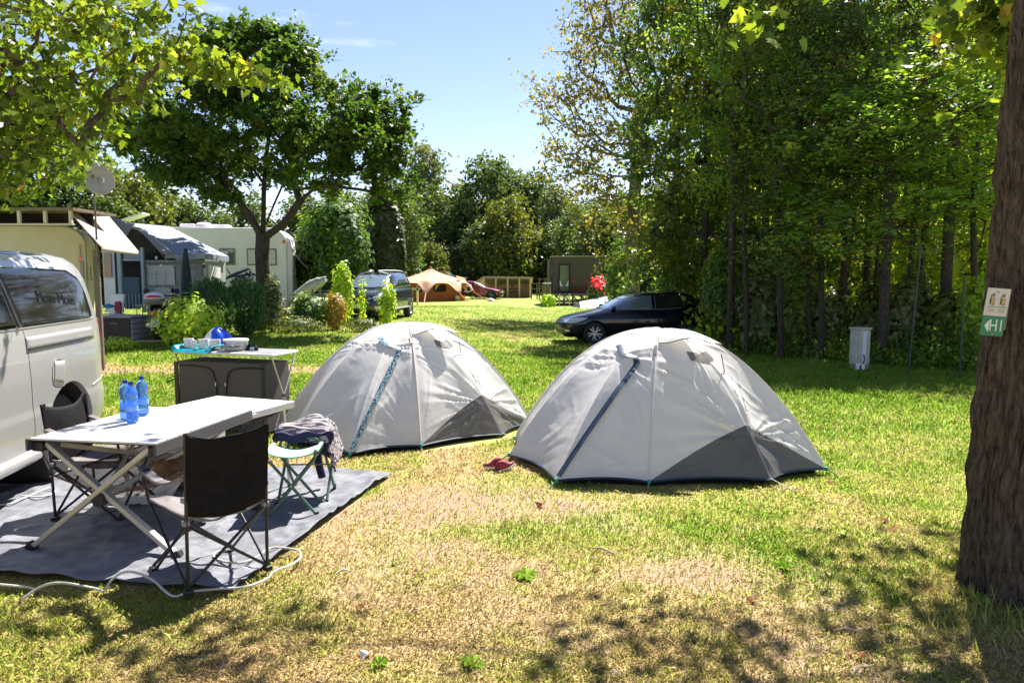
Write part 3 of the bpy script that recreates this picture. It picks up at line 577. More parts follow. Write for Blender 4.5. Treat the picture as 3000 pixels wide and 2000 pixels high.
def near_table():
    A, B, C = [on(px, py, .72) for px, py in ((82, 1283), (452, 1297), (723, 1221))]; A.z = B.z = C.z = 0
    u = (B - A); L1 = u.length; u.normalize(); v = Vector((-u.y, u.x, 0)); L2 = 1.05; o = B - u * L1 / 2 + v * L2 / 2
    t = empty('slat_table', (o.x, o.y, 0), math.atan2(u.y, u.x), 'aluminium slat top table on crossed legs, holding blue water bottles', 'table'); hx, hy = L1 / 2, L2 / 2
    m = MB(); n = 9
    for i in range(n): m.box((0, -hy + (i + .5) * L2 / n, .715), (L1, L2 / n - .009, .012))
    tt = m.build('table_top', ALUT, t, bevel=.003); MB().box((0, 0, .705), (L1 - .02, L2 - .02, .004)).build('slat_webbing', PLB, tt)
    f = MB()
    for s in (-1, 1):
        f.box((s * (hx + .006), 0, .682), (.016, L2 + .02, .072)); 
    f.box((0, hy - .03, .69), (L1 - .01, .022, .03)); f.box((0, -hy + .12, .69), (L1 - .01, .022, .03))
    f.build('side_rail', mat('grey rail', G(.075, .07, .075), None, rough=.4), t, bevel=.005)
    for e in (-1, 1):          # crossed legs at both ends
        y = e * (hy - .06)
        for s in (-1, 1):
            lg = MB(); lg.bar((s * (hx - .06), y + e * .012 * s, .68), (-s * (hx + .06), y + e * .012 * s, .045), .03, .042, (0, 1, 0)); l_ = lg.build('leg', ALUP, t, bevel=.006)
            MB().box((-s * (hx + .065), y + e * .012 * s, .045), (.06, .05, .06), ry=s * .6).build('foot', PLB, l_, bevel=.01)
        MB().lathe([(0, -.035), (.04, -.03), (.045, 0), (.04, .03), (0, .035)], (0, y, .36), 8, 'Y').build('pivot', PLB, t, 40)
        for s in (-1, 1): MB().box((s * (hx - .03), y, .665), (.07, .07, .06)).build('corner_joint', PLB, t, bevel=.01)
    # long diagonal braces between the two ends
    b = MB(); b.bar((0, -hy + .06, .36), (-.32, hy - .1, .64), .016, .03); b.bar((0, -hy + .06, .36), (.32, hy - .1, .64), .016, .03); b.bar((0, hy - .06, .36), (-.3, -hy + .12, .66), .016, .03); b.build('brace', ALUP, t, bevel=.004)
    nt_ = MB(); nt_.grid(lambda a, b: (-.34 + .68 * a, -.42 + .84 * b, .47 - .16 * math.sin(PI * a) * (.5 + .5 * math.sin(PI * b))), 12, 12)
    nt_.tube([(-.34, -.42, .47), (-.34, .42, .47)], .007); nt_.tube([(.34, -.42, .47), (.34, .42, .47)], .007); nt_.tube([(-.34, -.42, .47), (0, -.42, .36), (.34, -.42, .47)], .006)
    for s in (-1, 1):
        for e in (-1, 1): nt_.tube([(s * .34, e * .42, .47), (s * .38, e * (hy - .05), .66)], .004)
    nt_.build('storage_net', MESHN, t, 60)
    return t, o, u, v, hx, hy
ALUT = mat('slatted aluminium top', G(.52, .5, .49), G(.62, .6, .59), 3, .34, metal=.25, coat=.2)
NT = near_table(); NTo, NTu, NTv = NT[1], NT[2], NT[3]
def bread():
    p = NTo + NTu * .14 + NTv * -.02; t = empty('bread_bag', (p.x, p.y, .34), 1.15, 'crusty brown bread in a clear bag, hanging in the table net', 'bread')
    m = MB(); m.lathe([(0, -.13), (.05, -.125), (.072, -.1), (.078, 0), (.072, .1), (.05, .125), (0, .13)], (0, 0, .085), 20, 'X'); m.build('loaf', BREAD, t, 60)
    b = MB(); b.lathe([(0, .1), (.04, .16), (.055, .25), (.03, .34), (0, .36)], (0, 0, .07), 14, 'X'); b.build('bread_roll', mat('pale crust', G(.55, .36, .16), None, rough=.7), t, 60)
bread()
def bottle(px, py, label):
    p = on(px, py, .722); t = empty('water_bottle', (p.x, p.y, .7215), 0, label, 'bottle', 'blue water bottles on the slat table'); s = .295 / .31; t.scale = (.88, .88, .86)
    pr = [(0, .0), (.022, 0), (.034, .006), (.041, .022), (.043, .05), (.041, .085), (.043, .09), (.043, .14), (.041, .145), (.037, .165), (.031, .18), (.037, .2), (.042, .225), (.041, .25), (.034, .272), (.022, .288), (.014, .296), (.0135, .302)]
    m = MB(); m.lathe([(r * 1.0, h * s) for r, h in pr], (0, 0, 0), 24)
    o = m.build('bottle_body', BOTTLE, t, 60)
    MB().lathe([(.0, .302 * s), (.017, .302 * s), (.017, .322 * s), (.015, .326 * s), (0, .326 * s)], (0, 0, 0), 18).build('screw_cap', CAPB, t, 50)
    MB().lathe([(.0437, .098 * s), (.0437, .135 * s)], (0, 0, 0), 24).build('paper_label', mat('blue label film', G(.12, .28, .8), G(.16, .36, .85), 40, .4), t, 60)
bottle(371, 1229, 'blue plastic water bottle, furthest left of the three on the slat table')
bottle(388, 1236, 'blue plastic water bottle standing nearest the camera on the slat table')
bottle(419, 1214, 'blue plastic water bottle standing apart, furthest back of the three')
def far_table():
    A, B = on(637, 1160, .7), on(858, 1174, .7); u = (B - A); u.z = 0; L1 = u.length; u.normalize(); v = Vector((u.y, -u.x, 0)); L2 = .98; o = (A + B) / 2 + v * L2 / 2
    t = empty('folding_table', (o.x, o.y, 0), math.atan2(u.y, u.x), 'white topped folding table with thin straight legs, set behind the slat table', 'table'); hx, hy = L1 / 2, L2 / 2
    m = MB(); m.box((0, hy / 2 + .001, .693), (L1 - .02, hy - .004, .014)); m.box((0, -hy / 2 - .001, .693), (L1 - .02, hy - .004, .014)); m.build('table_top', WHITEP, t, bevel=.003)
    f = MB()
    for s in (-1, 1): f.box((s * hx, 0, .675), (.022, L2 + .02, .052)); f.box((0, s * hy, .675), (L1 - .022, .022, .052))
    f.build('edge_frame', ALU, t, bevel=.008)
    for s in (-1, 1):
        MB().box((s * (hx + .014), .0, .675), (.006, .1, .02)).build('latch', ALU, t, bevel=.002)
        for e in (-1, 1):
            l_ = MB().tube([(s * (hx - .04), e * (hy - .06), .65), (s * (hx - .03), e * (hy - .03), .02)], .0125, 10).build('leg', ALU, t, 60); MB().tube([(s * (hx - .03), e * (hy - .03), .05), (s * (hx - .03), e * (hy - .03), .0)], .016, 10).build('foot', PLB, l_, 60)
    fn = MB(); fn.grid(lambda a, b: (-.3 + .6 * a, .08 + .34 * b, .63 - .1 * math.sin(PI * a)), 8, 6); fn.tube([(-.3, .4, .63), (.3, .4, .63)], .01); fn.build('under_net', BLACKF, t, 60, solid=.004)
    MB().lathe([(0, 0), (.017, .001), (.012, .003), (0, .004)], (-.06, .27, .7005), 10).build('red_stain', mat('red drop', G(.7, .05, .08), None), t)
    return o, u
FTo, FTu = far_table()

def folding_chair(loc, rz, label, backm=BLACKF, seatm=GREYF, h=.84, wd=.48):
    """local: seat faces +Y, back at y = 0"""
    t = empty('folding_chair', loc, rz, label, 'chair', 'black folding armchairs round the camping tables'); w = wd / 2; d = .44; sh = .40
    for s in (-1, 1):
        x = s * w; MB().tube([(x, 0, .0), (x, -.01, .4), (x, -.035, h)], .0095, 8).build('back_post', BLACKM, t, 60)
        lg = MB(); lg.tube([(x, d, .0), (x, .0, sh - .03)], .0085, 8); lg.tube([(x, .0, .03), (x, d + .03, sh)], .0085, 8); lg.build('side_strut', BLACKM, t, 60)
        MB().tube([(x, d + .03, sh), (x * 1.12, d + .02, .56), (x * 1.12, d - .02, .585)], .0085, 8).build('arm_post', BLACKM, t, 60)
        a = MB(); a.grid(lambda p, q: (x * (1.06 + .06 * p) + (q - .5) * .055 * s, -.02 + (d + .03) * p, (.62 - .035 * p) - .05 * math.sin(PI * p)), 10, 4); a.build('armrest', seatm, t, 60, solid=.012)
        MB().box((x * 1.12, d + .0, .585), (.05, .07, .03)).build('armrest_cap', PLB, t, bevel=.01)
        for y in (0, d): MB().box((x, y, .015), (.04, .05, .03)).build('foot', PLB, t, bevel=.006)
        for z in (sh - .02, .5): MB().box((x, 0, z), (.035, .035, .03)).build('joint', PLG, t, bevel=.006)
    b = MB(); b.tube([(-w, 0, sh - .03), (w, 0, .03)], .0085, 8); b.tube([(w, .012, sh - .03), (-w, .012, .03)], .0085, 8); b.build('back_cross', BLACKM, t, 60)
    b = MB(); b.tube([(-w, d, sh), (w, d, .03)], .0085, 8); b.tube([(w, d + .012, sh), (-w, d + .012, .03)], .0085, 8); b.build('front_cross', BLACKM, t, 60)
    bk = MB(); bk.grid(lambda a, c: (-w * 1.02 + 2 * w * 1.02 * a, -.012 - .045 * c * 1 + .035 * math.sin(PI * a) * (.3 + math.sin(PI * c * .8)), (sh + .02 - .05 * math.sin(PI * a)) + (h - sh - .02) * c - .006 * math.sin(PI * a) * c + .006 * math.sin(9 * a + 3 * c) * c), 20, 14)
    bk.build('backrest', backm, t, 60, solid=.01)
    se = MB(); se.grid(lambda a, c: (-w + 2 * w * a, .0 + (d + .04) * c, sh + .005 - .085 * math.sin(PI * a) * math.sin(PI * (.15 + .75 * c)) + .012 * math.sin(14 * a + 5 * c) * math.sin(PI * a)), 22, 16)
    se.build('seat', seatm, t, 60, solid=.012); return t
p1, p2 = on(566, 1728, .02), on(775, 1690, .02); mid = (p1 + p2) / 2
folding_chair((mid.x, mid.y, ZM - .015), R(47), 'black fabric folding chair seen from behind, in front of the table', wd=.44, h=.85)
folding_chair((-3.05, 5.05, ZM - .015), R(-92), 'black folding chair on the far side of the table beside the silver van', wd=.45, h=.79)

def stool(px, py, rz, label, seat=True, h=.45, k=1.0):
    p = on(px, py, .03); t = empty('folding_stool', (p.x, p.y, ZM - .012), rz, label, 'stool', 'green folding camp stools'); w, d = .17 * k, .17 * k
    for s in (-1, 1):     # two crossed U frames
        yo = .15 * k if s == 1 else .13 * k; f = MB()
        pts = [(-s * w, -yo, .01), (s * (w - .01), -yo, h - .05), (s * w, -yo * .93, h - .02), (s * w, -yo * .7, h), (s * w, yo * .7, h), (s * w, yo * .93, h - .02), (s * (w - .01), yo, h - .05), (-s * w, yo, .01)]
        f.tube(pts, .0105, 8); fr = f.build('leg_frame', GRN2, t, 60)
        for e in (-1, 1): MB().tube([(-s * w, e * yo, .035), (-s * w, e * yo, 0)], .014, 8).build('foot', PLB, fr, 60)
    MB().tube([(0, -.16 * k, h / 2), (0, .16 * k, h / 2)], .007, 6).build('hinge_pin', ALU, t, 60)
    if seat:
        sgrid = MB(); sgrid.grid(lambda a, b: (-w - .012 + 2 * (w + .012) * a, (-.135 + .27 * b) * k, h + .013 - .05 * math.sin(PI * a) ** .6), 20, 6); sgrid.build('seat', GRN1, t, 60, solid=.006)
        for s in (-1, 1): MB().tube([(s * w, -.13 * k, h), (s * w, .13 * k, h)], .0145, 10, False).build('seat_sleeve', GRN1, t, 60)
    return t, p
stool(868, 1497, R(6), 'green folding stool with mint canvas seat, standing on the groundsheet', k=.95)
S2, s2p = stool(905, 1452, R(92), 'taller dark green folding stool with clothes draped over it', False, .48, 1.15)
def towel():
    t = empty('striped_towel', (s2p.x, s2p.y, ZM + .475), R(4), 'rumpled striped towel and indigo clothes draped over the taller stool', 'towel'); g = rs(4)
    def f(a, b): # cloth over the seat hanging off the right side
        x = -.2 + .5 * a; y = -.2 + .42 * b; z = .02 + .05 * math.sin(PI * min(1, a * 1.3)) + .02 * math.sin(9 * a + 4 * b) + .012 * math.sin(17 * b)
        if x > .17: z -= (x - .17) * 1.6; x = .17 + (x - .17) * .45
        if y < -.14: z -= (-.14 - y) * 1.2
        return (x, y, z)
    m = MB(); m.grid(f, 40, 30); m.build('towel_cloth', STRIPE, t, 60, solid=.014)
    m = MB(); m.grid(lambda a, b: (-.19 + .4 * a + .012 * math.sin(b * 9), -.185 - .02 * math.sin(5 * a), .03 - .03 * b - (.03 + .19 * max(0, a - .55) * 1.8) * b + .01 * math.sin(14 * a)), 26, 10); m.build('indigo_cloth', PURP, t, 60, solid=.03)
    m = MB(); m.tube(curve_pts([(.02, .16, .02), (.03, .2, -.12), (.04, .19, -.28), (.065, .19, -.4)]), [.035] * 8 + [.032] * 8 + [.03] * 8 + [.028], 10); m.build('hanging_sleeve', PURP, t, 60)
towel()

def kitchen():
    A = on(500, 1024, .86); B = on(795, 1040, .86); u = B - A; u.z = 0; W = u.length; u.normalize(); v = Vector((-u.y, u.x, 0)); o = A + u * W / 2 + v * .24; o.z = 0
    t = empty('camp_kitchen', (o.x, o.y, tz(o.x, o.y)), math.atan2(u.y, u.x), 'dark fabric camping cupboard with white edged worktop behind the tables', 'cupboard'); hw, hd, H = W / 2, .23, .84
    MB().box((0, 0, H + .005), (W + .02, 2 * hd + .02, .03)).build('worktop', WHITEP, t, bevel=.014)
    MB().box((0, 0, H + .023), (W - .07, 2 * hd - .07, .004)).build('worktop_inlay', mat('grey inlay', G(.3, .29, .3), None, rough=.3), t)
    c = MB(); c.box((-.02, .0, H / 2 - .03), (W - .16, 2 * hd - .05, H - .12)); c.build('fabric_body', FABK, t, bevel=.01)
    for s in (-1, 1):
        z = MB(); cx = s * (hw - .1) - .02; inner = s * .06 - .02
        z.tube(curve_pts([(cx, -hd + .018, .70), (cx * .55 + inner * .45, -hd + .018, .70), (inner + s * .07, -hd + .018, .67), (inner + s * .015, -hd + .018, .56), (inner, -hd + .018, .4), (inner, -hd + .018, .08)], 6), .009, 6); d = z.build('door_zip', PLB, t, 60)
        MB().box((inner, -hd + .008, .52), (.012, .008, .04)).build('zip_puller', ALU, d)
        f = MB()
        for y in (-1, 1): f.tube([(s * (hw - .02), y * (hd - .02), H - .01), (s * (hw - .035), 0, .4), (s * (hw - .02), -y * (hd - .02), .0)], .009, 8)
        f.build('side_legs', ALU, t, 60)
        MB().lathe([(0, -.012), (.016, -.01), (.016, .01), (0, .012)], (s * (hw - .035), 0, .4), 10, 'X').build('leg_clip', PLB, t, 60)
    MB().box((-hw + .035, -hd + .022, H / 2 - .03), (.05, .012, H - .14)).build('edge_strip', PLB, t); MB().box((hw - .13, -hd + .022, H / 2 - .03), (.04, .012, H - .14)).build('edge_strip', PLB, t)
    MB().tube([(-hw + .02, -hd, .55), (-hw - .07, -hd - .01, .51)], .008, 6).build('strap', PLB, t)
    MB().grid(lambda a, b: (-hw - .0 + .012 * math.sin(9 * b), -hd + .1 + .14 * a, .12 + .46 * b), 6, 8).build('hanging_cloth', PURP, t, 60, solid=.012)
    W_ = lambda x, y, z=0: o + u * x + v * y + Vector((0, 0, H + .0255 + z + t.location.z)); yaw = math.atan2(u.y, u.x)
    e = empty('turquoise_tray', W_(-hw + .27, -.07), yaw, 'turquoise shallow tray overhanging the front of the cupboard top', 'tray')
    def ft(a, b): x = -.25 + .5 * a; y = -.2 + .28 * b; r = max(abs(x) / .25, abs((y + .06) / .14)); return (x, y, .006 + .045 * sm(.75, 1, r) - (.07 * sm(-.15, -.2, y)) * 1.0)
    m = MB(); m.grid(ft, 24, 16); m.build('tray_dish', TEAL, e, 60, solid=.006)
    for i, (x, y, m_, lb) in enumerate(((-hw + .1, -.08, PLW, 'white enamel mug standing leftmost on the turquoise tray'), (-hw + .31, -.1, PLW, 'white mug in the middle of the turquoise tray'), (-hw + .46, -.1, PLW, 'white mug at the right end of the turquoise tray'))):
        c = empty('mug', W_(x, y, .012), yaw + i, lb, 'mug', 'white mugs on the turquoise tray'); MB().lathe([(0, 0), (.045, 0), (.05, .01), (.052, .1), (.047, .1), (.045, .012), (0, .012)], (0, 0, 0), 20).build('mug_body', m_, c, 50); MB().tube(curve_pts([(.05, 0, .085), (.085, 0, .075), (.085, 0, .035), (.05, 0, .025)], 5), .006, 6).build('handle', m_, c, 60)
    c = empty('drinking_glass', W_(-hw + .2, -.12, .012), 0, 'pale turquoise glass between the two left mugs', 'glass'); MB().lathe([(.028, 0), (.034, .085), (.031, .085), (.026, .004), (0, .004)], (0, 0, 0), 16).build('glass_body', CLEAR, c, 50)
    b = empty('shopping_bag', W_(-hw + .33, .09, 0), yaw, 'white and bright blue plastic bag behind the mugs', 'bag')
    def fb(a, b_): an = a * 2 * PI; r = 1 + .12 * math.sin(5 * an + 2) * (1 - b_) + .1 * math.sin(3 * an); rr = math.sin(PI * (.5 + .5 * b_)) ** .6; return (.2 * r * rr * math.cos(an), .1 * r * rr * math.sin(an), .21 * b_ * (1 + .1 * math.sin(2 * an)))
    MB().grid(fb, 36, 12).build('bag_body', PLW, b, 60)
    MB().grid(lambda a, c_: tuple(Vector(fb(.55 + .45 * a, .25 + .75 * c_)) * 1.03 + Vector((.03, -.0, .004))), 20, 10).build('blue_print', BLUE, b, 60)
    b = empty('food_tub', W_(-hw + .68, -.05, 0), yaw, 'clear lidded tub with a black handle on the cupboard top', 'tub')
    MB().lathe([(0, 0), (.1, 0), (.115, .01), (.125, .1), (.125, .105)], (0, 0, 0), 28).build('tub_body', CLEAR, b, 50); MB().lathe([(.0, .118), (.128, .118), (.132, .11), (.132, .1), (.126, .1)], (0, 0, 0), 28).build('lid', PLW, b, 50)
    MB().lathe([(0, .004), (.1, .005), (.112, .04), (0, .055)], (0, 0, 0), 20).build('tub_contents', mat('oat flakes', G(.6, .5, .38), None), b, 60)
    MB().tube(curve_pts([(-.06, -.118, .1), (-.02, -.135, .06), (.05, -.13, .045), (.11, -.08, .05)], 5), .004, 6).build('handle', PLB, b, 60)
    b = empty('dark_pouch', W_(-hw + .86, -.02, 0), yaw, 'small black pouch with blue patch right of the clear tub', 'pouch'); MB().grid(lambda a, c_: (.07 * math.cos(2 * PI * a) * math.sin(PI * (.1 + .4 * (1 - c_))) ** .5, .05 * math.sin(2 * PI * a) * math.sin(PI * (.1 + .4 * (1 - c_))) ** .5, .06 * c_ + .012 * math.sin(4 * PI * a) * c_), 20, 6).build('pouch_body', BLACKF, b, 60)
    MB().box((.03, -.045, .022), (.05, .01, .03)).build('patch', mat('light blue', G(.3, .45, .6), None), b, bevel=.006)
    q = o + u * (hw + .1) + v * .25; b = empty('gas_cooker', (q.x, q.y, .02), 0, 'round silver cooker with orange rim on the grass behind the cupboard', 'cooker'); MB().lathe([(0, .42), (.05, .42), (.12, .36), (.14, .28), (.11, .18), (.0, .14)], (0, 0, 0), 24).build('bowl', ALUS, b, 50); MB().tube([(.145 * math.cos(k * PI / 16), .145 * math.sin(k * PI / 16), .32 + .05 * math.cos(k * PI / 16)) for k in range(33)], .012, 8, False).build('rim', ORNG, b, 60)
    m = MB()
    for k in range(3): a = k * 2.1; m.tube([(.08 * math.cos(a), .08 * math.sin(a), .18), (.14 * math.cos(a), .14 * math.sin(a), -.01)], .008, 6)
    m.build('tripod_legs', BLACKM, b)
kitchen()
def crate():
    p = on(400, 1392, .0); t = empty('storage_box', (-2.62, 5.75, ZM - .02), R(-8), 'clear plastic box with white lid standing under the far table', 'box')
    MB().box((0, 0, .31), (.56, .38, .3)).build('box_body', CLEAR, t, bevel=.02); MB().box((0, 0, .075), (.5, .34, .14)).build('box_contents', GREYF, t, bevel=.03)
    MB().box((0, 0, .30), (.5, .33, .24)).build('packed_things', mat('mixed grey', G(.15, .15, .14), G(.6, .58, .52), 9, .7), t, bevel=.04)
    MB().box((0, 0, .48), (.6, .42, .06)).build('lid', PLW, t, bevel=.012)
    t = empty('white_basin', (-2.72, 5.25, ZM - .02), R(8), 'shallow white tray lying on the groundsheet under the tables', 'tray'); m = MB(); m.add([(-.2, -.12, 0), (.2, -.12, 0), (.2, .12, 0), (-.2, .12, 0), (-.25, -.16, .09), (.25, -.16, .09), (.25, .16, .09), (-.25, .16, .09)], [(0, 1, 2, 3), (0, 1, 5, 4), (1, 2, 6, 5), (2, 3, 7, 6), (3, 0, 4, 7)]); m.build('basin', PLW, t, solid=.008, bevel=.01)
crate()
def shoe(loc, rz, label, tilt=0):
    t = empty('running_shoe', loc, rz, label, 'shoe', 'pair of red running shoes by the tent'); t.rotation_euler = (tilt, 0, rz); t.scale = (.68, .68, .68)
    def f(a, b): # a around, b along
        y = -.13 + .27 * b; w_ = .036 * (1 - .25 * math.cos(2 * PI * b * .8 + .4)) * math.sin(PI * min(1, .12 + b * .9)) ** .45 + .004; h = .035 + (.065 * (1 - sm(.35, .8, b))) + .012 * (1 - b); an = PI * a
        return (w_ * math.cos(an), y, .022 + h * math.sin(an) ** .7 * (.35 + .65 * math.sin(PI * min(1, b * 3 + .25) / 2 + .0)))
    MB().grid(f, 16, 22).build('upper', SHOER, t, 60)
    s = MB(); pts = [(f(0, k / 16)[0] * 1.12, f(0, k / 16)[1] * 1.03) for k in range(17)]; pts = pts + [(-x, y) for x, y in pts[::-1]]; s.prism(pts, .024, lambda a, b, c: (a, b, .014 + c)); s.build('sole', SHOEW, t, bevel=.004)
    MB().grid(lambda a, b: (.022 * math.cos(2 * PI * a) * (.2 + .8 * b), -.075 + .045 * math.sin(2 * PI * a) * (.2 + .8 * b), .085 + .018 * b), 16, 3).build('collar', BLACKF, t, 60)
    l_ = MB()
    for k in range(4): l_.tube([(-.018, -.01 + .02 * k, .083 - .009 * k), (0, -.005 + .02 * k, .092 - .01 * k), (.018, -.01 + .02 * k, .083 - .009 * k)], .0028, 5)
    l_.build('laces', PLW, t)
q = on(1448, 1374, .0); shoe((q.x, q.y, tz(q.x, q.y) + .015), R(100), 'red running shoe, left one of the pair lying by the tent')
q = on(1482, 1382, .0); shoe((q.x, q.y + .03, tz(q.x, q.y) + .02), R(-62), 'red running shoe with pale sole, nearer the right tent', R(14))
# ---------------------------------------------------------------- vehicles (local: x forward, y left, z up)
class Body:
    """prof rows: z, x_rear, x_front, half width; pn = squareness of the plan"""
    def __init__(s, prof, pn=7.0): s.p = np.array(prof, float); s.pn = pn
    def row(s, z): p = s.p; return [float(np.interp(z, p[:, 0], p[:, k])) for k in (1, 2, 3)]
    def side(s, x, z, sg=1, off=0.0):
        a, b, hw = s.row(z); c, hl = (a + b) / 2, (b - a) / 2; q = min(.9999, abs(x - c) / hl); return Vector((x, sg * (hw * (1 - q ** s.pn) ** (1 / s.pn) + off), z))
    def end(s, y, z, sg=1, off=0.0):
        a, b, hw = s.row(z); c, hl = (a + b) / 2, (b - a) / 2; q = min(.9999, abs(y) / hw); return Vector((c + sg * (hl * (1 - q ** s.pn) ** (1 / s.pn) + off), y, z))
    def shell(s, name, m, parent, K=96, sub=4, cutters=(), smooth=28):
        zs = []
        for i in range(len(s.p) - 1): zs += list(np.linspace(s.p[i, 0], s.p[i + 1, 0], sub, endpoint=False))
        zs.append(s.p[-1, 0]); vs = []
        u = np.linspace(0, 1, K, endpoint=False) * 2 * PI
        for z in zs:
            a, b, hw = s.row(z); c, hl = (a + b) / 2, (b - a) / 2; cu, su = np.cos(u), np.sin(u); e = 2 / s.pn
            vs += [(c + hl * np.sign(x) * abs(x) ** e, hw * np.sign(y) * abs(y) ** e, z) for x, y in zip(cu, su)]
        n = len(zs); fs = [(i * K + k, i * K + (k + 1) % K, (i + 1) * K + (k + 1) % K, (i + 1) * K + k) for i in range(n - 1) for k in range(K)] + [tuple(range(K))[::-1], tuple((n - 1) * K + k for k in range(K))]
        o = MB().add(vs, fs).build(name, m, parent, smooth)
        if cutters: boolean_cut(o, cutters)
        return o
    def patch(s, name, top, bot, m, parent, sg=1, off=.004, nu=24, nv=8, end=False, bevel=0):
        """ruled patch between two curves given as (x, z) or, on an end, (y, z) points"""
        def res(c, n):
            c = np.array(c, float); d = np.r_[0, np.cumsum(np.linalg.norm(np.diff(c, axis=0), axis=1))]; t = np.linspace(0, d[-1], n + 1); return np.stack([np.interp(t, d, c[:, 0]), np.interp(t, d, c[:, 1])], 1)
        a, b = res(bot, nu), res(top, nu); f = s.end if end else s.side; mb = MB()
        mb.grid(lambda u, v: f(*(a[round(u * nu)] * (1 - v) + b[round(u * nu)] * v), sg, off), nu, nv); return mb.build(name, m, parent, 60, solid=.004)
    def line(s, name, pts, r, m, parent, sg=1, end=False, off=.002, n=8):
        f = s.end if end else s.side; c = curve_pts([(a, b, 0) for a, b in pts], n); return MB().tube([f(p[0], p[1], sg, off) for p in c], r, 5).build(name, m, parent, 60)
def wheel(parent, x, y, r=.33, wd=.2, spokes=10, sg=1, rimm=ALLOY, two=True):
    m = MB(); pr = [(r * .66, -wd / 2), (r * .93, -wd / 2), (r, -wd / 2 + .03), (r, wd / 2 - .03), (r * .93, wd / 2), (r * .66, wd / 2)]; m.lathe(pr + pr[:1], (x, y, r), 36, 'Y', False)
    w_ = m.build('wheel', TYRE, parent, 40); q = MB(); yo = y + sg * wd * .32
    ring = [(r * .6, -.02), (r * .68, -.02), (r * .68, .02), (r * .64, .03), (r * .6, .01)]; q.lathe([(a, b * sg) for a, b in ring] + [(ring[0][0], ring[0][1] * sg)], (x, yo, r), 36, 'Y', False); q.lathe([(0, .01 * sg), (r * .16, .012 * sg), (r * .18, -.02 * sg)], (x, yo, r), 16, 'Y')
    for k in range(spokes):
        a = 2 * PI * (k + (.28 if k % 2 and two else 0)) / spokes; d = Vector((math.cos(a), 0, math.sin(a))); c = Vector((x, yo, r)); q.bar(c + d * r * .12, c + d * r * .63, .035, .02, (0, 1, 0))
    q.build('rim', rimm, w_, 40); MB().lathe([(0, 0), (r * .64, 0)], (x, yo - sg * .05, r), 24, 'Y').build('brake_disc', PLB, w_); return w_
def place(name, p, heading, label, cat, group=None): return empty(name, (p[0], p[1], tz(p[0], p[1])), heading, label, cat, group)
def arch(x, r, hw, z): c = MB(); c.lathe([(0, -.4), (r, -.4), (r, .4), (0, .4)], (x, hw, z), 40, 'Y'); return c

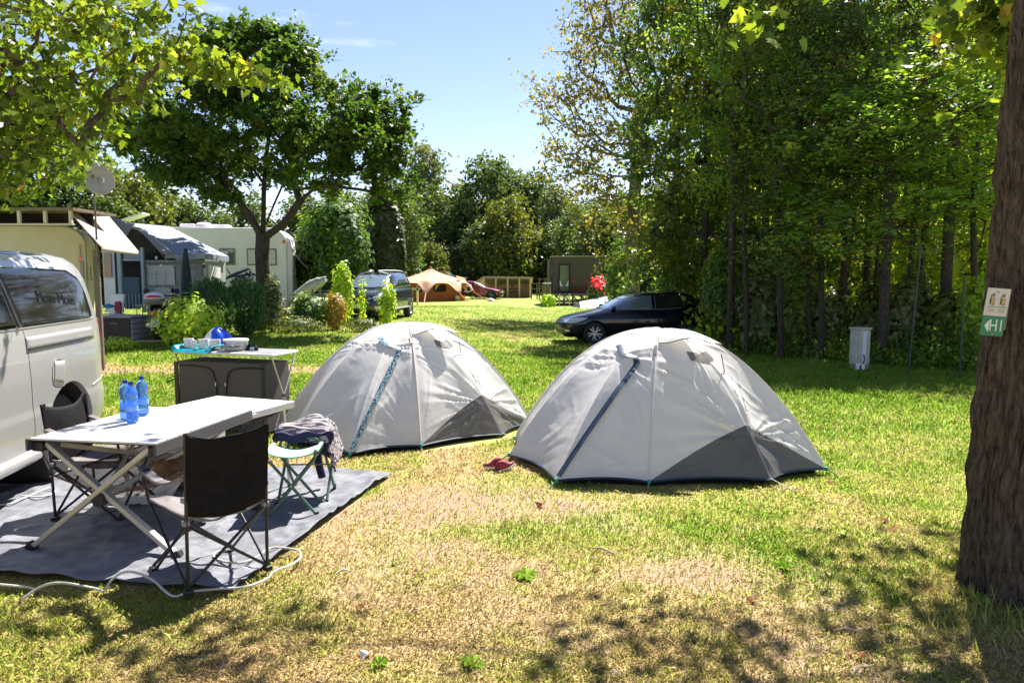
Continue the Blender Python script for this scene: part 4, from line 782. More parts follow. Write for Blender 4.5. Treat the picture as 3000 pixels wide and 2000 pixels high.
# --- silver van: its rear left part is in the frame; nose points to the left and towards the camera
def van():
    q = at(330, 1000, 6.95); Lh = Vector((.138, -1, 0)).normalized()     # heading
    left = Vector((-Lh.y, Lh.x, 0)); hw = .94; rear = Vector((q.x, q.y, 0)); ctr = rear - left * hw if (rear - left * hw).x < rear.x else rear + left * hw
    B = Body([(.24, .06, 4.9, .86), (.36, .0, 4.97, .925), (.5, -.035, 5.0, .945), (.62, -.03, 4.99, .95), (.68, -.0, 4.96, .945), (.9, .02, 4.8, .955), (1.05, .03, 4.4, .955), (1.2, .05, 3.9, .945), (1.29, .065, 3.7, .93), (1.34, .08, 3.6, .918),
              (1.5, .11, 3.3, .885), (1.62, .14, 3.05, .855), (1.70, .17, 2.9, .825), (1.76, .205, 2.8, .79), (1.81, .26, 2.65, .73), (1.845, .35, 2.5, .62), (1.865, .5, 2.3, .45), (1.875, .8, 2.0, .2)], 11)
    t = empty('silver_van', (ctr.x, ctr.y, 0), math.atan2(Lh.y, Lh.x), 'silver passenger van with dark tinted windows parked beside the camping tables', 'van'); S = 1 if left.dot(-Vector((1, 0, 0))) < 0 else -1
    wx = .93; B.shell('body', VANP, t, K=200, sub=5, cutters=[arch(wx, .435, .95, .36), arch(wx, .435, -.95, .36), arch(wx + 3.1, .4, .95, .36), arch(wx + 3.1, .4, -.95, .36)])
    for sg in (1, -1):
        for x in (wx, wx + 3.1):
            wheel(t, x, sg * .74, .35, .22, 10, sg); MB().lathe([(0, -sg * .36), (.425, -sg * .36), (.428, sg * .06)], (x, sg * .84, .36), 30, 'Y', False).build('wheel_liner', DARK, t, 60)
        B.patch('rear_side_window', [(.37, 1.35), (.4, 1.52), (.46, 1.64), (.62, 1.705), (1.2, 1.72), (1.72, 1.725)], [(.38, 1.30), (.45, 1.288), (.7, 1.288), (1.1, 1.288), (1.4, 1.288), (1.62, 1.288)], GLASSD, t, sg, .004, 40, 14)
        B.patch('front_side_window', [(1.745, 1.725), (2.3, 1.72), (2.6, 1.7)], [(1.645, 1.288), (2.3, 1.288), (2.95, 1.288)], GLASSD, t, sg, .004)
        B.line('window_trim', [(1.735, 1.72), (1.69, 1.5), (1.635, 1.29)], .006, PLG, t, sg, off=.006)
        B.line('window_seal', [(.36, 1.31), (.42, 1.282), (.9, 1.28), (1.6, 1.28), (2.9, 1.28)], .006, VANP, t, sg)
        B.patch('slide_rail', [(.43, 1.215), (1.6, 1.215)], [(.42, 1.115), (1.6, 1.115)], VANP, t, sg, .006, 20, 3)
        B.patch('rail_slot', [(.5, 1.131), (.52, 1.129), (1.6, 1.129)], [(.5, 1.119), (.52, 1.117), (1.6, 1.117)], DARK, t, sg, .011, 20, 2)
        B.line('door_gap', [(1.605, 1.27), (1.59, 1.1), (1.56, .8), (1.54, .55), (1.55, .40), (1.6, .3)], .0035, DARK, t, sg, off=-.001)
        B.line('bumper_gap', [(.48, .71), (.3, .735), (.1, .755), (.04, .76)], .003, PLG, t, sg, off=0)
        B.line('bumper_highlight_edge', [(.5, .7), (.3, .722), (.12, .742)], .007, VANP, t, sg, off=.001)
        f = B.patch('fuel_flap', [(1.02, .985), (1.2, .99)], [(1.06, .78), (1.22, .82)], VANP, t, sg, .003, 8, 4); 
        B.line('flap_gap', [(1.01, .99), (1.21, .995), (1.23, .82), (1.05, .775)], .003, PLG, t, sg, off=.002, n=3)
        B.line('crease', [(1.57, 1.07), (1.35, 1.05), (1.1, 1.0), (.85, 1.0), (.6, .9)], .0, VANP, t, sg) if 0 else None
        r_ = MB(); r_.tube([B.side(.45 + 2.6 * k / 14, .31, sg, .012 if 0 < k < 14 else -.01) for k in range(0)] or [(1.5, sg * .93, .33), (3.4, sg * .93, .33)], .045, 8); r_.build('side_step', VANP, t, 60)
        for z0, z1 in ((1.07, 1.27), (.80, .985)):
            e = B.row((z0 + z1) / 2)[0]; B.patch('tail_lamp', [(e + .005, z1), (e + .09, z1)], [(e + .0, z0), (e + .075, z0)], REDL, t, sg, .016, 10, 6)
        MB().tube(curve_pts([B.side(.5, 1.80, sg, -.07) + Vector((0, 0, .02)), B.side(1.0, 1.815, sg, -.06) + Vector((0, 0, .03)), B.side(2.2, 1.815, sg, -.06) + Vector((0, 0, .03))]), .008, 6).build('roof_trim', VANP, t, 60)
    B.patch('rear_window', [(-.6, 1.68), (.6, 1.68)], [(-.68, 1.25), (.68, 1.25)], GLASSD, t, -1, .006, end=True)
    B.patch('windscreen', [(-.62, 1.7), (.62, 1.7)], [(-.8, 1.15), (.8, 1.15)], GLASSD, t, 1, .006, end=True)
    # words traced by a finger in the dust of the window
    for sg in (S,):
        c = B.side(.98, 1.475, sg, .0095); tx = (B.side(.7, 1.475, sg) - B.side(1.25, 1.475, sg)).normalized(); ty = (B.side(.98, 1.55, sg) - B.side(.98, 1.4, sg)).normalized(); tn = tx.cross(ty)
        M = Matrix(((tx.x, ty.x, tn.x, c.x), (tx.y, ty.y, tn.y, c.y), (tx.z, ty.z, tn.z, c.z), (0, 0, 0, 1)))
        text_mesh('Moin Moin', .115, mat('rubbed dust', G(.006, .006, .006), None, rough=.3, spec=.45), 'dust_writing', t, M @ Matrix.Rotation(R(-5), 4, 'Z') @ Matrix.Diagonal((1.25, 1.1, 1, 1)), .0004)
    return t
van()

# --- black blue estate car, nose to the left, seen from its left side
def estate():
    a = on(1722, 992); t = place('estate_car', (3.7, 22.6), R(180) + R(6), 'black blue estate car parked behind the right tent, nose to the left', 'car'); t.scale = (1.04, 1.04, 1.02)
    B = Body([(.2, -2.18, 2.12, .78), (.3, -2.22, 2.2, .87), (.45, -2.24, 2.25, .895), (.6, -2.2, 2.22, .905), (.72, -2.2, 2.1, .90), (.80, -2.19, 1.85, .885), (.86, -2.18, 1.55, .87), (.92, -2.16, 1.25, .85), (.97, -2.14, 1.05, .825),
              (1.08, -2.05, .82, .78), (1.2, -1.93, .6, .73), (1.32, -1.78, .35, .675), (1.40, -1.62, .12, .62), (1.44, -1.45, -.1, .55), (1.465, -1.15, -.35, .42), (1.475, -.9, -.6, .25)], 5.5)
    B.shell('body', CARB, t, K=160, sub=4, cutters=[arch(x, .36, s * .9, .33) for x in (-1.32, 1.33) for s in (1, -1)])
    for s in (1, -1):
        for x in (-1.32, 1.33): wheel(t, x, s * .79, .32, .21, 10, s); MB().lathe([(0, -s * .3), (.35, -s * .3), (.353, s * .06)], (x, s * .8, .33), 24, 'Y', False).build('wheel_liner', DARK, t, 60)
        B.patch('front_door_window', [(.72, 1.04), (.5, 1.19), (.2, 1.33), (-.1, 1.385), (-.35, 1.39)], [(.74, 1.0), (.4, 1.0), (.1, 1.0), (-.1, 1.0), (-.35, 1.0)], GLASSC, t, s, .004)
        B.patch('rear_door_window', [(-.42, 1.39), (-.8, 1.39), (-1.15, 1.37)], [(-.42, 1.01), (-.8, 1.03), (-1.2, 1.06)], GLASSD, t, s, .004)
        B.patch('quarter_window', [(-1.22, 1.365), (-1.5, 1.33), (-1.68, 1.27)], [(-1.27, 1.07), (-1.5, 1.1), (-1.72, 1.16)], GLASSD, t, s, .004)
        B.line('beltline_trim', [(.85, .975), (.2, .985), (-.6, 1.0), (-1.2, 1.04)], .008, PLG, t, s)
        B.line('door_gap', [(.75, .95), (.78, .7), (.75, .4)], .004, DARK, t, s); B.line('door_gap', [(-.38, .98), (-.4, .7), (-.38, .35)], .004, DARK, t, s); B.line('door_gap', [(-1.2, 1.0), (-1.05, .75), (-1.1, .5)], .004, DARK, t, s)
        B.patch('headlight', [(2.13, .70), (1.95, .735), (1.72, .765), (1.52, .775)], [(2.17, .62), (1.98, .61), (1.8, .64), (1.55, .74)], LAMPC, t, s, .006)
        B.patch('fog_lamp', [(2.16, .42), (2.02, .42)], [(2.16, .35), (2.02, .35)], LAMPC, t, s, .006, 6, 3)
        m = MB(); m.box(tuple(B.side(.78, 1.03, s, .1)), (.12, .17, .12)); m.build('door_mirror', CARB, t, 60, bevel=.04)
        for x in (.15, -.75): MB().box(tuple(B.side(x - .3, .86, s, .012)), (.18, .03, .03)).build('door_handle', CARB, t, bevel=.01)
        MB().tube(curve_pts([B.side(.1, 1.40, s, -.03), B.side(-.1, 1.42, s, -.04) + Vector((0, 0, .03)), B.side(-1.2, 1.42, s, -.04) + Vector((0, 0, .03)), B.side(-1.45, 1.40, s, -.02)]), .014, 6).build('roof_rail', CARB, t, 60)
        B.patch('tail_lamp', [(-2.08, .95), (-1.9, .97)], [(-2.1, .78), (-1.95, .8)], REDL, t, s, .006, 8, 4)
    B.patch('windscreen', [(-.56, 1.385), (.56, 1.385)], [(-.72, .99), (.72, .99)], GLASSW, t, 1, .006, end=True, nv=12)
    B.patch('rear_window', [(-.55, 1.38), (.55, 1.38)], [(-.7, 1.05), (.7, 1.05)], GLASSD, t, -1, .006, end=True)
    B.patch('grille', [(-.62, .62), (.62, .62)], [(-.62, .5), (.62, .5)], PLB, t, 1, .006, end=True); B.patch('lower_grille', [(-.7, .4), (.7, .4)], [(-.7, .27), (.7, .27)], PLB, t, 1, .006, end=True)
    for y in (.02, -.3): MB().tube([B.end(y, .985, 1, .012), B.end(y + .3, 1.06, 1, .014)], .007, 5).build('wiper', PLB, t)
    return t
estate()

# --- dark blue off-roader facing the camera at the far left of the field
def suv():
    q = at(1104, 935, 26.0); t = place('off_roader', (q.x - .28, 27.6), R(-90) + R(-7), 'dark blue off-roader facing the camera beside the garden shrubs', 'car'); t.scale = (1.0,) * 3
    B = Body([(.3, -2.2, 2.2, .82), (.42, -2.28, 2.28, .92), (.6, -2.3, 2.32, .945), (.78, -2.3, 2.28, .945), (.92, -2.29, 2.2, .93), (1.0, -2.28, 2.05, .92), (1.06, -2.26, 1.7, .9), (1.12, -2.24, 1.25, .875), (1.3, -2.15, .98, .82), (1.5, -2.0, .66, .745), (1.62, -1.9, .45, .69), (1.69, -1.75, .2, .6), (1.72, -1.5, 0, .45)], 6)
    B.shell('body', SUVP, t, K=128, sub=3, cutters=[arch(x, .42, s * .95, .38) for x in (-1.35, 1.4) for s in (1, -1)])
    for s in (1, -1):
        for x in (-1.35, 1.4): wheel(t, x, s * .83, .37, .24, 6, s)
        B.patch('side_window', [(.85, 1.35), (.5, 1.56), (.2, 1.62), (-1.7, 1.58)], [(.95, 1.17), (.4, 1.17), (0, 1.17), (-1.85, 1.22)], GLASSD, t, s, .005)
        B.patch('headlight', [(-s * 0 + .88, .93), (.55, .88)], [(.88, .78), (.6, .74)], LAMPC, t, 1, .01, end=True, nu=8) if s == 1 else B.patch('headlight', [(-.88, .93), (-.55, .88)], [(-.88, .78), (-.6, .74)], LAMPC, t, 1, .01, end=True, nu=8)
        MB().box(tuple(B.side(.95, 1.2, s, .14)), (.12, .22, .16)).build('door_mirror', SUVP, t, 60, bevel=.04)
        MB().tube(curve_pts([B.side(.3, 1.63, s, -.02), B.side(.15, 1.7, s, -.02) + Vector((0, 0, .06)), B.side(-1.3, 1.7, s, -.02) + Vector((0, 0, .06)), B.side(-1.6, 1.64, s, 0)]), .03, 8).build('roof_rail', ALU, t, 60)
        B.patch('fog_lamp', [(s * .8, .56), (s * .62, .56)], [(s * .8, .46), (s * .62, .46)], LAMPC, t, 1, .01, end=True, nu=4, nv=2)
        MB().tube([(-1.0, s * .96, .42), (1.0, s * .96, .42)], .03, 6).build('side_step', ALU, t, 60)
    B.patch('windscreen', [(-.6, 1.61), (.6, 1.61)], [(-.78, 1.16), (.78, 1.16)], GLASSW, t, 1, .008, end=True, nv=12)
    MB().box(tuple(B.end(.0, 1.55, 1, .02)), (.01, .12, .05)).build('toll_sticker', PLW, t)
    B.patch('grille', [(-.45, .86), (.45, .86)], [(-.38, .7), (.38, .7)], PLB, t, 1, .01, end=True); B.line('chrome_bar', [(-.62, .86), (0, .69), (.62, .86)][:3], .014, ALU, t, 1, True, .02)
    p = B.end(0, .56, 1, .025); pl = MB().box(tuple(p), (.012, .52, .12)).build('number_plate', PLW, t, bevel=.004)
    M = Matrix(((0, 0, 1, p.x + .008), (1, 0, 0, p.y), (0, 1, 0, p.z), (0, 0, 0, 1))); text_mesh('KA·US 936', .095, PLB, 'plate_lettering', pl, M, .001)
    MB().lathe([(0, 0), (.05, .0), (.05, .01)], tuple(B.end(0, .79, 1, .02)), 12, 'X').build('badge', ALU, t)
    for y in (.1, -.5): MB().tube([B.end(y, 1.14, 1, .02), B.end(y + .4, 1.22, 1, .025)], .009, 5).build('wiper', PLB, t)
suv()

# --- wine red hatchback far away with open tailgate and door
def red_car():
    a = on(1400, 872); t = place('red_hatchback', (-3.05, 60), R(-7), 'wine red hatchback with raised tailgate and open door beside the orange tent', 'car'); t.scale = (1.12,) * 3
    B = Body([(.2, -2.05, 2.05, .74), (.32, -2.1, 2.12, .82), (.5, -2.1, 2.14, .84), (.62, -2.08, 2.1, .84), (.72, -2.05, 1.7, .82), (.8, -2.02, 1.3, .8), (.86, -2.0, 1.0, .77), (1.0, -1.75, .72, .7), (1.15, -1.45, .42, .64), (1.26, -1.15, .15, .58), (1.31, -.8, -.15, .45)], 5.5)
    B.shell('body', CARR, t, K=96, sub=2, cutters=[arch(x, .34, s * .82, .32) for x in (-1.3, 1.35) for s in (1, -1)])
    for s in (1, -1):
        for x in (-1.3, 1.35): wheel(t, x, s * .74, .31, .19, 5, s, PLG)
        B.patch('front_window', [(.6, 1.02), (.3, 1.2), (.1, 1.24)], [(.7, .9), (.3, .9), (.1, .9)], mat('tan interior', G(.3, .13, .06), None), t, s, .005); B.patch('door_opening', [(-.05, 1.24), (-.7, 1.22)], [(-.05, .35), (-.85, .4)], DARK, t, s, .005)
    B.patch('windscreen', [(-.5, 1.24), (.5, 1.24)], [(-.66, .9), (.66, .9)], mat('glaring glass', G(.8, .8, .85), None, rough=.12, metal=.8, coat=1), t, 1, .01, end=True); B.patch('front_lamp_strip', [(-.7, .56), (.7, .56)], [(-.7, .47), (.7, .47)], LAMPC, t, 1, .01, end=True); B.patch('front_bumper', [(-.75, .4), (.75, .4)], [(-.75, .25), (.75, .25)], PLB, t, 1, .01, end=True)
    m = MB(); m.add([(-1.15, -.55, 1.27), (-1.15, .55, 1.27), (-1.95, .55, 1.95), (-1.95, -.55, 1.95)], [(0, 1, 2, 3)]); m.build('tailgate', GLASSW, t, solid=.04); MB().box((-2.15, 0, 1.93), (.45, 1.1, .07)).build('tailgate_spoiler', CARR, t, bevel=.02)
    m = MB(); m.add([(.05, -.84, .3), (.95, -.84, .3), (.95, -.84, .85), (.05, -.84, .88)], [(0, 1, 2, 3)]); m.build('front_door_skin', CARR, t, solid=.03)
    s_ = MB(); s_.box((-.35, -.8, .55), (.5, .5, .12)); s_.box((-.1, -.8, .8), (.12, .45, .5), ry=-.2); s_.build('child_seat', mat('pale blue seat', G(.5, .58, .65), None), t, bevel=.04)
    return t
red_car()
def person():
    p = Vector((-3.05 - 1.02, 58.6, 0)); t = empty('person', (p.x, p.y, tz(p.x, p.y)), R(-15), 'person in black top and khaki shorts leaning into the red hatchback', 'person')
    me = bpy.data.meshes.new('body')
    J = [((0, 0, .95), .13), ((.1, 0, 1.15), .14), ((.24, 0, 1.38), .15), ((.32, 0, 1.48), .07), ((.42, 0, 1.56), .1), ((.46, 0, 1.63), .1), ((-.02, .1, .9), .1), ((.02, .11, .5), .07), ((-.05, .11, .08), .045), ((.1, .11, .03), .04), ((-.02, -.1, .9), .1), ((-.04, -.11, .5), .07), ((-.14, -.11, .08), .045), ((.02, -.11, .03), .04), ((.3, .2, 1.38), .06), ((.42, .24, 1.12), .045), ((.62, .2, 1.0), .035), ((.7, .2, .98), .03), ((.3, -.2, 1.38), .06), ((.42, -.24, 1.12), .045), ((.6, -.2, 1.02), .035), ((.68, -.2, 1.0), .03)]
    E = [(0, 1), (1, 2), (2, 3), (3, 4), (4, 5), (0, 6), (6, 7), (7, 8), (8, 9), (0, 10), (10, 11), (11, 12), (12, 13), (2, 14), (14, 15), (15, 16), (16, 17), (2, 18), (18, 19), (19, 20), (20, 21)]
    me.from_pydata([j[0] for j in J], E, []); o = link('body', me, SKIN, t); md = o.modifiers.new('s', 'SKIN')
    for v, j in zip(me.skin_vertices[0].data, J): v.radius = (j[1] * .8, j[1] * .8)
    me.skin_vertices[0].data[0].use_root = True; o.modifiers.new('u', 'SUBSURF').render_levels = 2
    MB().tube([(-.02, 0, .96), (.1, 0, 1.15), (.24, 0, 1.36), (.3, 0, 1.44)], [.17, .165, .19, .12], 14).build('shirt', BLACKF, t, 60)
    for s in (1, -1): MB().tube([(.26, s * .1, 1.4), (.34, s * .23, 1.26)], [.1, .075], 10).build('sleeve', BLACKF, t, 60); MB().tube([(-.02, s * .08, .99), (-.02, s * .1, .8), (.0, s * .11, .52)], [.13, .125, .11], 12).build('shorts_leg', KHAKI, t, 60); MB().box((.02 * s, s * .11, .035), (.27, .1, .07)).build('shoe', PLW, t, bevel=.02)
    MB().lathe([(0, .13), (.07, .11), (.108, .04), (.11, -.02), (.09, -.05)], (.45, 0, 1.63), 14).build('hair', mat('dark hair', G(.03, .02, .012), None), t, 60)
person()
# --- touring motorcycle and a red one
def motorbike(px, py, Y, rz, red, label):
    q = at(px, py, Y); t = empty('motorcycle', (q.x, q.y, tz(q.x, q.y)), rz, label, 'motorcycle', 'motorcycles by the awning'); bm_ = REDP if red else mat('silver fairing', G(.35, .35, .36), None, rough=.3, metal=.5, coat=.6)
    for x in (-.7, .72): wheel(t, x, 0, .3, .14, 6, 1)
    m = MB(); m.tube([(-.7, .1, .3), (-.3, .12, .42), (.1, .12, .4)], .03); m.tube([(-.7, -.1, .3), (-.3, -.12, .42), (.1, -.12, .4)], .03); m.tube([(.72, .09, .3), (.45, .1, .95)], .025); m.tube([(.72, -.09, .3), (.45, -.1, .95)], .025); m.box((0, 0, .42), (.45, .3, .3)); m.build('engine_frame', PLB, t, 40, bevel=.02)
    MB().tube([(-.75, 0, .8), (-.45, 0, .8), (-.1, 0, .78)], [.13, .16, .14], 12).build('seat', BLACKF, t, 60)
    MB().tube([(-.1, 0, .82), (.15, 0, .9), (.38, 0, .9)], [.15, .2, .12], 14).build('fuel_tank', bm_, t, 60); MB().tube([(.35, 0, .7), (.6, 0, .85), (.72, 0, .95)], [.2, .19, .1], 12).build('front_fairing', bm_, t, 60)
    MB().tube([(-.9, 0, .65), (-.6, 0, .68), (-.3, 0, .62)], [.1, .16, .14], 12).build('rear_fairing', bm_, t, 60)
    MB().tube(curve_pts([(.3, .38, 1.05), (.42, .2, 1.08), (.42, -.2, 1.08), (.3, -.38, 1.05)], 4), .018, 8).build('handlebar', BLACKM, t, 60)
    for s in (1, -1): MB().lathe([(0, 0), (.07, .01), (.075, .03), (0, .05)], (.38, s * .36, 1.2), 12, 'X').build('mirror', PLB, t, 60); MB().lathe([(0, -.01), (.06, .0), (.055, .4), (0, .42)], (-.62, s * .2, .38), 12, 'X').build('exhaust', ALU, t, 60)
    MB().grid(lambda a, b: (.62 + .1 * (1 - b) , -.2 + .4 * a, .95 + .35 * b - .05 * (2 * a - 1) ** 2), 8, 6).build('windshield', CLEAR, t, 60, solid=.005)
    MB().box((-.95, 0, .68), (.04, .2, .1)).build('tail_light', REDL, t, bevel=.01); p = MB().box((-1.0, 0, .45), (.01, .2, .18)).build('number_plate', PLW, t)
    if not red:
        c = MB(); c.lathe([(0, 0), (.17, .0), (.215, .05), (.225, .15)], (-.92, 0, .9), 24); c.build('top_case', PLG, t, 50); MB().lathe([(.232, .15), (.235, .19), (.2, .26), (.1, .3), (0, .31)], (-.92, 0, .9), 24).build('top_case_lid', PLW, t, 50)
        MB().grid(lambda a, b: (-.92 - (.236 - .02 * b) * math.cos((a - .5) * 1.7), .236 * math.sin((a - .5) * 1.7), 1.08 + .06 * b * (1 - (2 * a - 1) ** 2 * .6)), 12, 3).build('reflector', REDL, t, 60, solid=.008)
    return t
motorbike(472, 965, 18.9, R(108), False, 'silver touring motorcycle with white and red top case beside the storage box')
motorbike(530, 950, 20.3, R(175), True, 'red motorcycle behind the touring one, beside the folded parasol')
# ---------------------------------------------------------------- caravans, awnings, huts and site furniture
def W(px, py, Y): p = at(px, py, Y); return Vector((p.x, p.y, p.z))
def sheet(name, pts, m, parent, th=.02, label=None): return MB().add([tuple(p) for p in pts], [tuple(range(len(pts)))]).build(name, m, parent, solid=th)
def caravan():
    Yd = 13.6; a, b = W(-700, 660, Yd), W(250, 660, Yd); t = empty('beige_caravan', (b.x, Yd, tz(b.x, Yd)), R(20), 'old cream caravan behind the silver van, standing under a timber shelter', 'caravan'); Lx = a.x - b.x; H = b.z - t.location.z - .02; r = .38
    pr = [(Lx, .5), (-.06, .5), (0, .9), (0, H - r)] + [(-r + r * math.cos(k * PI / 16), H - r + r * math.sin(k * PI / 16)) for k in range(1, 9)] + [(Lx, H)]
    m = MB(); m.prism(pr, .9, lambda u, v, w_: (u, .45 + w_, v)); m.build('body', CREAM, t, 40, bevel=.02)
    m = MB(); m.tube([(-.02, -.01, .6), (-.01, -.01, H - r)] + [(-r + r * math.cos(k * PI / 16), -.01, H - r + r * math.sin(k * PI / 16)) for k in range(1, 9)] + [(Lx, -.01, H)], .016, 6); m.build('awning_rail', PLG, t, 60)
    MB().box((-.11, -.02, 1.93), (.04, .03, .09)).build('marker_lamp', REDL, t); MB().box((-2.4, -.012, 1.55), (.9, .02, .5)).build('side_window', GLASSD, t, bevel=.01); MB().box((-.1, -.02, 1.5), (.02, .01, 1.4)).build('seam_strip', PLG, t)
    for x in (-1.8,): wheel(t, x, .1, .3, .18, 6, -1)
caravan()
def shelter():
    Yd = 13.0; zt = W(0, 618, Yd).z; zb = W(0, 655, Yd).z; x0, x1 = W(-800, 600, Yd).x, W(216, 620, Yd).x; t = empty('timber_shelter', (x1, Yd, tz(x1, Yd)), 0, 'flat roofed shelter with cream posts above the old cream caravan', 'shelter'); g0 = t.location.z
    MB().span((x0 - x1, -.1, zt - g0), (0.05, 1.3, zt - g0 + .05)).build('roof', WOODD, t); MB().span((x0 - x1, .6, zb - g0 - .02), (-.02, .64, zt - g0)).build('dark_infill', DARK, t); MB().span((x0 - x1, -.05, zb - g0 - .03), (.0, .05, zb - g0)).build('lower_beam', WOODP, t)  # near-black sheet stands in for the shade inside the open frame
    for px in (-340, -240, -140, -60, 0 + 62, 138, 212): x = W(px, 640, Yd).x - x1; MB().span((x - .025, -.07, zb - g0), (x + .025, -.02, zt - g0)).build('post', WOODP, t)
    for px in (-500, 278): x = W(px, 640, Yd).x - x1; MB().span((x - .04, -.06, 0), (x + .04, .02, zb - g0 + (.0 if px < 0 else -.45))).build('tall_post', WOODD, t)
    # beige canopy falling to the right of the roof
    A, B_, C, D = W(201, 618, 13.2), W(318, 634, 15.6), W(404, 735, 14.6), W(298, 725, 12.6); Dn = D + Vector((0, 0, -.12)); Cn = C + Vector((0, 0, -.12)); off = t.location
    c = MB(); A, B_, C, D, Dn, Cn = [p - off for p in (A, B_, C, D, Dn, Cn)]
    c.grid(lambda u, v: tuple((A * (1 - u) + B_ * u) * (1 - v) + (D * (1 - u) + C * u) * v + Vector((0, 0, -.05 * math.sin(PI * u) * math.sin(PI * v)))), 12, 12); c.add([tuple(p) for p in (D, C, C + Vector((0, 0, -.07)), D + Vector((0, 0, -.07)))], [(0, 1, 2, 3)]); c.build('beige_canopy', AWNB, t, 50, solid=.015)
    # hooks and odds and ends hung on the gable end
    m = MB()
    for k in range(4): x = .12 + .06 * k; m.tube([(x, 0, 1.9 - .05 * k), (x, 0, 1.6), (x + .06, 0, 1.56), (x + .06, 0, 1.66)], .01, 5)
    m.build('hooks', STEELR, t)
shelter()
def dish():
    q = W(283, 700, 12.8); t = empty('satellite_dish', (q.x, q.y, tz(q.x, q.y)), 0, 'round beige satellite dish on a rusty pole above the beige canopy', 'satellite dish'); zt = W(283, 520, 12.8).z - t.location.z
    MB().tube([(0, 0, 0), (0, 0, zt + .05)], .018, 8).build('pole', STEELR, t, 60); c = W(292, 528, 12.75) - t.location; rr = .255
    d = MB(); n = Vector((.55, -.8, .22)).normalized(); ux = n.cross(Vector((0, 0, 1))).normalized(); uy = ux.cross(n)
    d.grid(lambda a, b: tuple(c + (ux * math.cos(2 * PI * a) * .9 + uy * math.sin(2 * PI * a)) * rr * b - n * .05 * (1 - b * b)), 36, 6); d.build('reflector', DISH, t, 60, solid=.012)
    a = MB(); a.tube([tuple(c - uy * rr * .9), tuple(c + n * .3 - uy * .12)], .009, 6); a.box(tuple(c + n * .3 - uy * .1), (.06, .06, .08)); a.build('receiver_arm', PLG, t)
    MB().box(tuple(c - n * .08), (.06, .08, .14)).build('bracket', STEELR, t)
dish()
AWNB2 = mat('grey beige awning cloth', G(.34, .3, .28), G(.42, .38, .35), 3, .7, tl=.15, bump=.2, bscale=8, bdist=.02)
def awning():
    Yf = 20.9; q = W(470, 900, Yf); t = empty('grey_awning', (q.x, Yf, tz(q.x, Yf)), 0, 'blue grey pitched awning with clear windows and a folded flap, beside the cream caravan', 'awning'); o = t.location
    L_ = lambda px, py, Y: W(px, py, Y * 1.29) - o
    A, B_ = L_(394, 655, 17.6), L_(497, 664, 18.6); C, D = L_(670, 752, 17.4), L_(520, 748, 15.9); E = L_(512, 742, 16.0); Fp = L_(404, 690, 17.2); G_ = L_(600, 745, 16.2)
    c = MB(); c.add([tuple(p) for p in (A, B_, G_, D, E)], [(0, 1, 2, 3, 4)]); c.add([tuple(p) for p in (B_, C, G_)], [(0, 1, 2)]); vd = Vector((0, 0, -.14))
    for P, Q in ((E, D), (D, G_), (G_, C)): c.add([tuple(P), tuple(Q), tuple(Q + vd), tuple(P + vd)], [(0, 1, 2, 3)])
    c.build('roof_cloth', AWNG, t, solid=.015)
    f = MB(); f.grid(lambda u, v: tuple((A * (1 - v) + L_(512, 740, 15.95) * v) * (1 - u) + (L_(386, 668, 17.1) * (1 - v) + L_(478, 742, 15.6) * v) * u + Vector((0, -.1 * math.sin(PI * v), .1 * math.sin(PI * v) * u + .03 * math.sin(5 * v)))), 8, 16); f.build('open_flap', AWNB2, t, 60, solid=.012)
    MB().add([tuple(p) for p in (L_(318, 634, 16.4), L_(394, 655, 17.2), L_(368, 696, 16.2), L_(345, 690, 15.6))], [(0, 1, 2, 3)]).build('side_flap', AWNB2, t, solid=.012)
    MB().add([tuple(p) for p in (L_(330, 640, 17.8), A + Vector((0, .2, -.02)), L_(480, 735, 17.6), L_(430, 900, 17.8), L_(330, 900, 17.8))], [(0, 1, 2, 3, 4)]).build('inner_dark', DARK, t, solid=.02)  # near-black sheet paints the shaded inside of the awning
    zg = 0; yb = 16.3
    def panel(nm, x0, x1, y0, y1, Y, m, th=.02): a, b = L_(x0, y0, Y), L_(x1, y1, Y); return MB().span((min(a.x, b.x), a.y - th / 2, min(a.z, b.z)), (max(a.x, b.x), a.y + th / 2, max(a.z, b.z))).build(nm, m, t)
    panel('valance', 484, 600, 743, 757, 16.1, AWNW); panel('shadow_gap', 427, 600, 740, 771, 16.42, DARK); panel('top_rail', 427, 600, 762, 770, 16.36, AWNW); panel('front_wall', 427, 600, 771, 925, 16.45, AWNW)  # dark panel below the valance is shade put into the colour
    w_ = panel('clear_window', 433, 513, 777, 835, 16.40, CURT); panel('clear_window', 516, 600, 785, 832, 16.40, mat('grey film', G(.13, .13, .14), G(.3, .31, .32), 4, .3))
    g = MB()
    for px in (459, 486): a, b = L_(px, 790, 16.37), L_(px, 835, 16.37); g.tube([a, b], .006, 4)
    a, b = L_(433, 802, 16.37), L_(600, 802, 16.37); g.tube([a, b], .006, 4); g.build('window_bars', AWNG, t)
    sw = MB(); a0, a1 = L_(602, 765, 16.3), L_(660, 768, 17.4); sw.add([tuple(a0), tuple(a1), tuple(L_(660, 925, 17.4)), tuple(L_(602, 925, 16.3))], [(0, 1, 2, 3)]); sw.build('side_wall', AWNW, t, solid=.02)
    sw = MB(); sw.add([tuple(L_(p, q_, Y)) for p, q_, Y in ((610, 775, 16.42), (646, 778, 17.05), (646, 832, 17.05), (610, 828, 16.42))], [(0, 1, 2, 3)]); sw.build('clear_window', CURT, t, solid=.012)
    MB().box(tuple(L_(597, 780, 16.2)), (.07, .05, .1)).build('lamp', PLB, t); panel('pale_post', 343, 362, 735, 915, 15.5, LBLUE, .08); panel('pale_post', 412, 428, 725, 915, 15.9, LBLUE, .08)
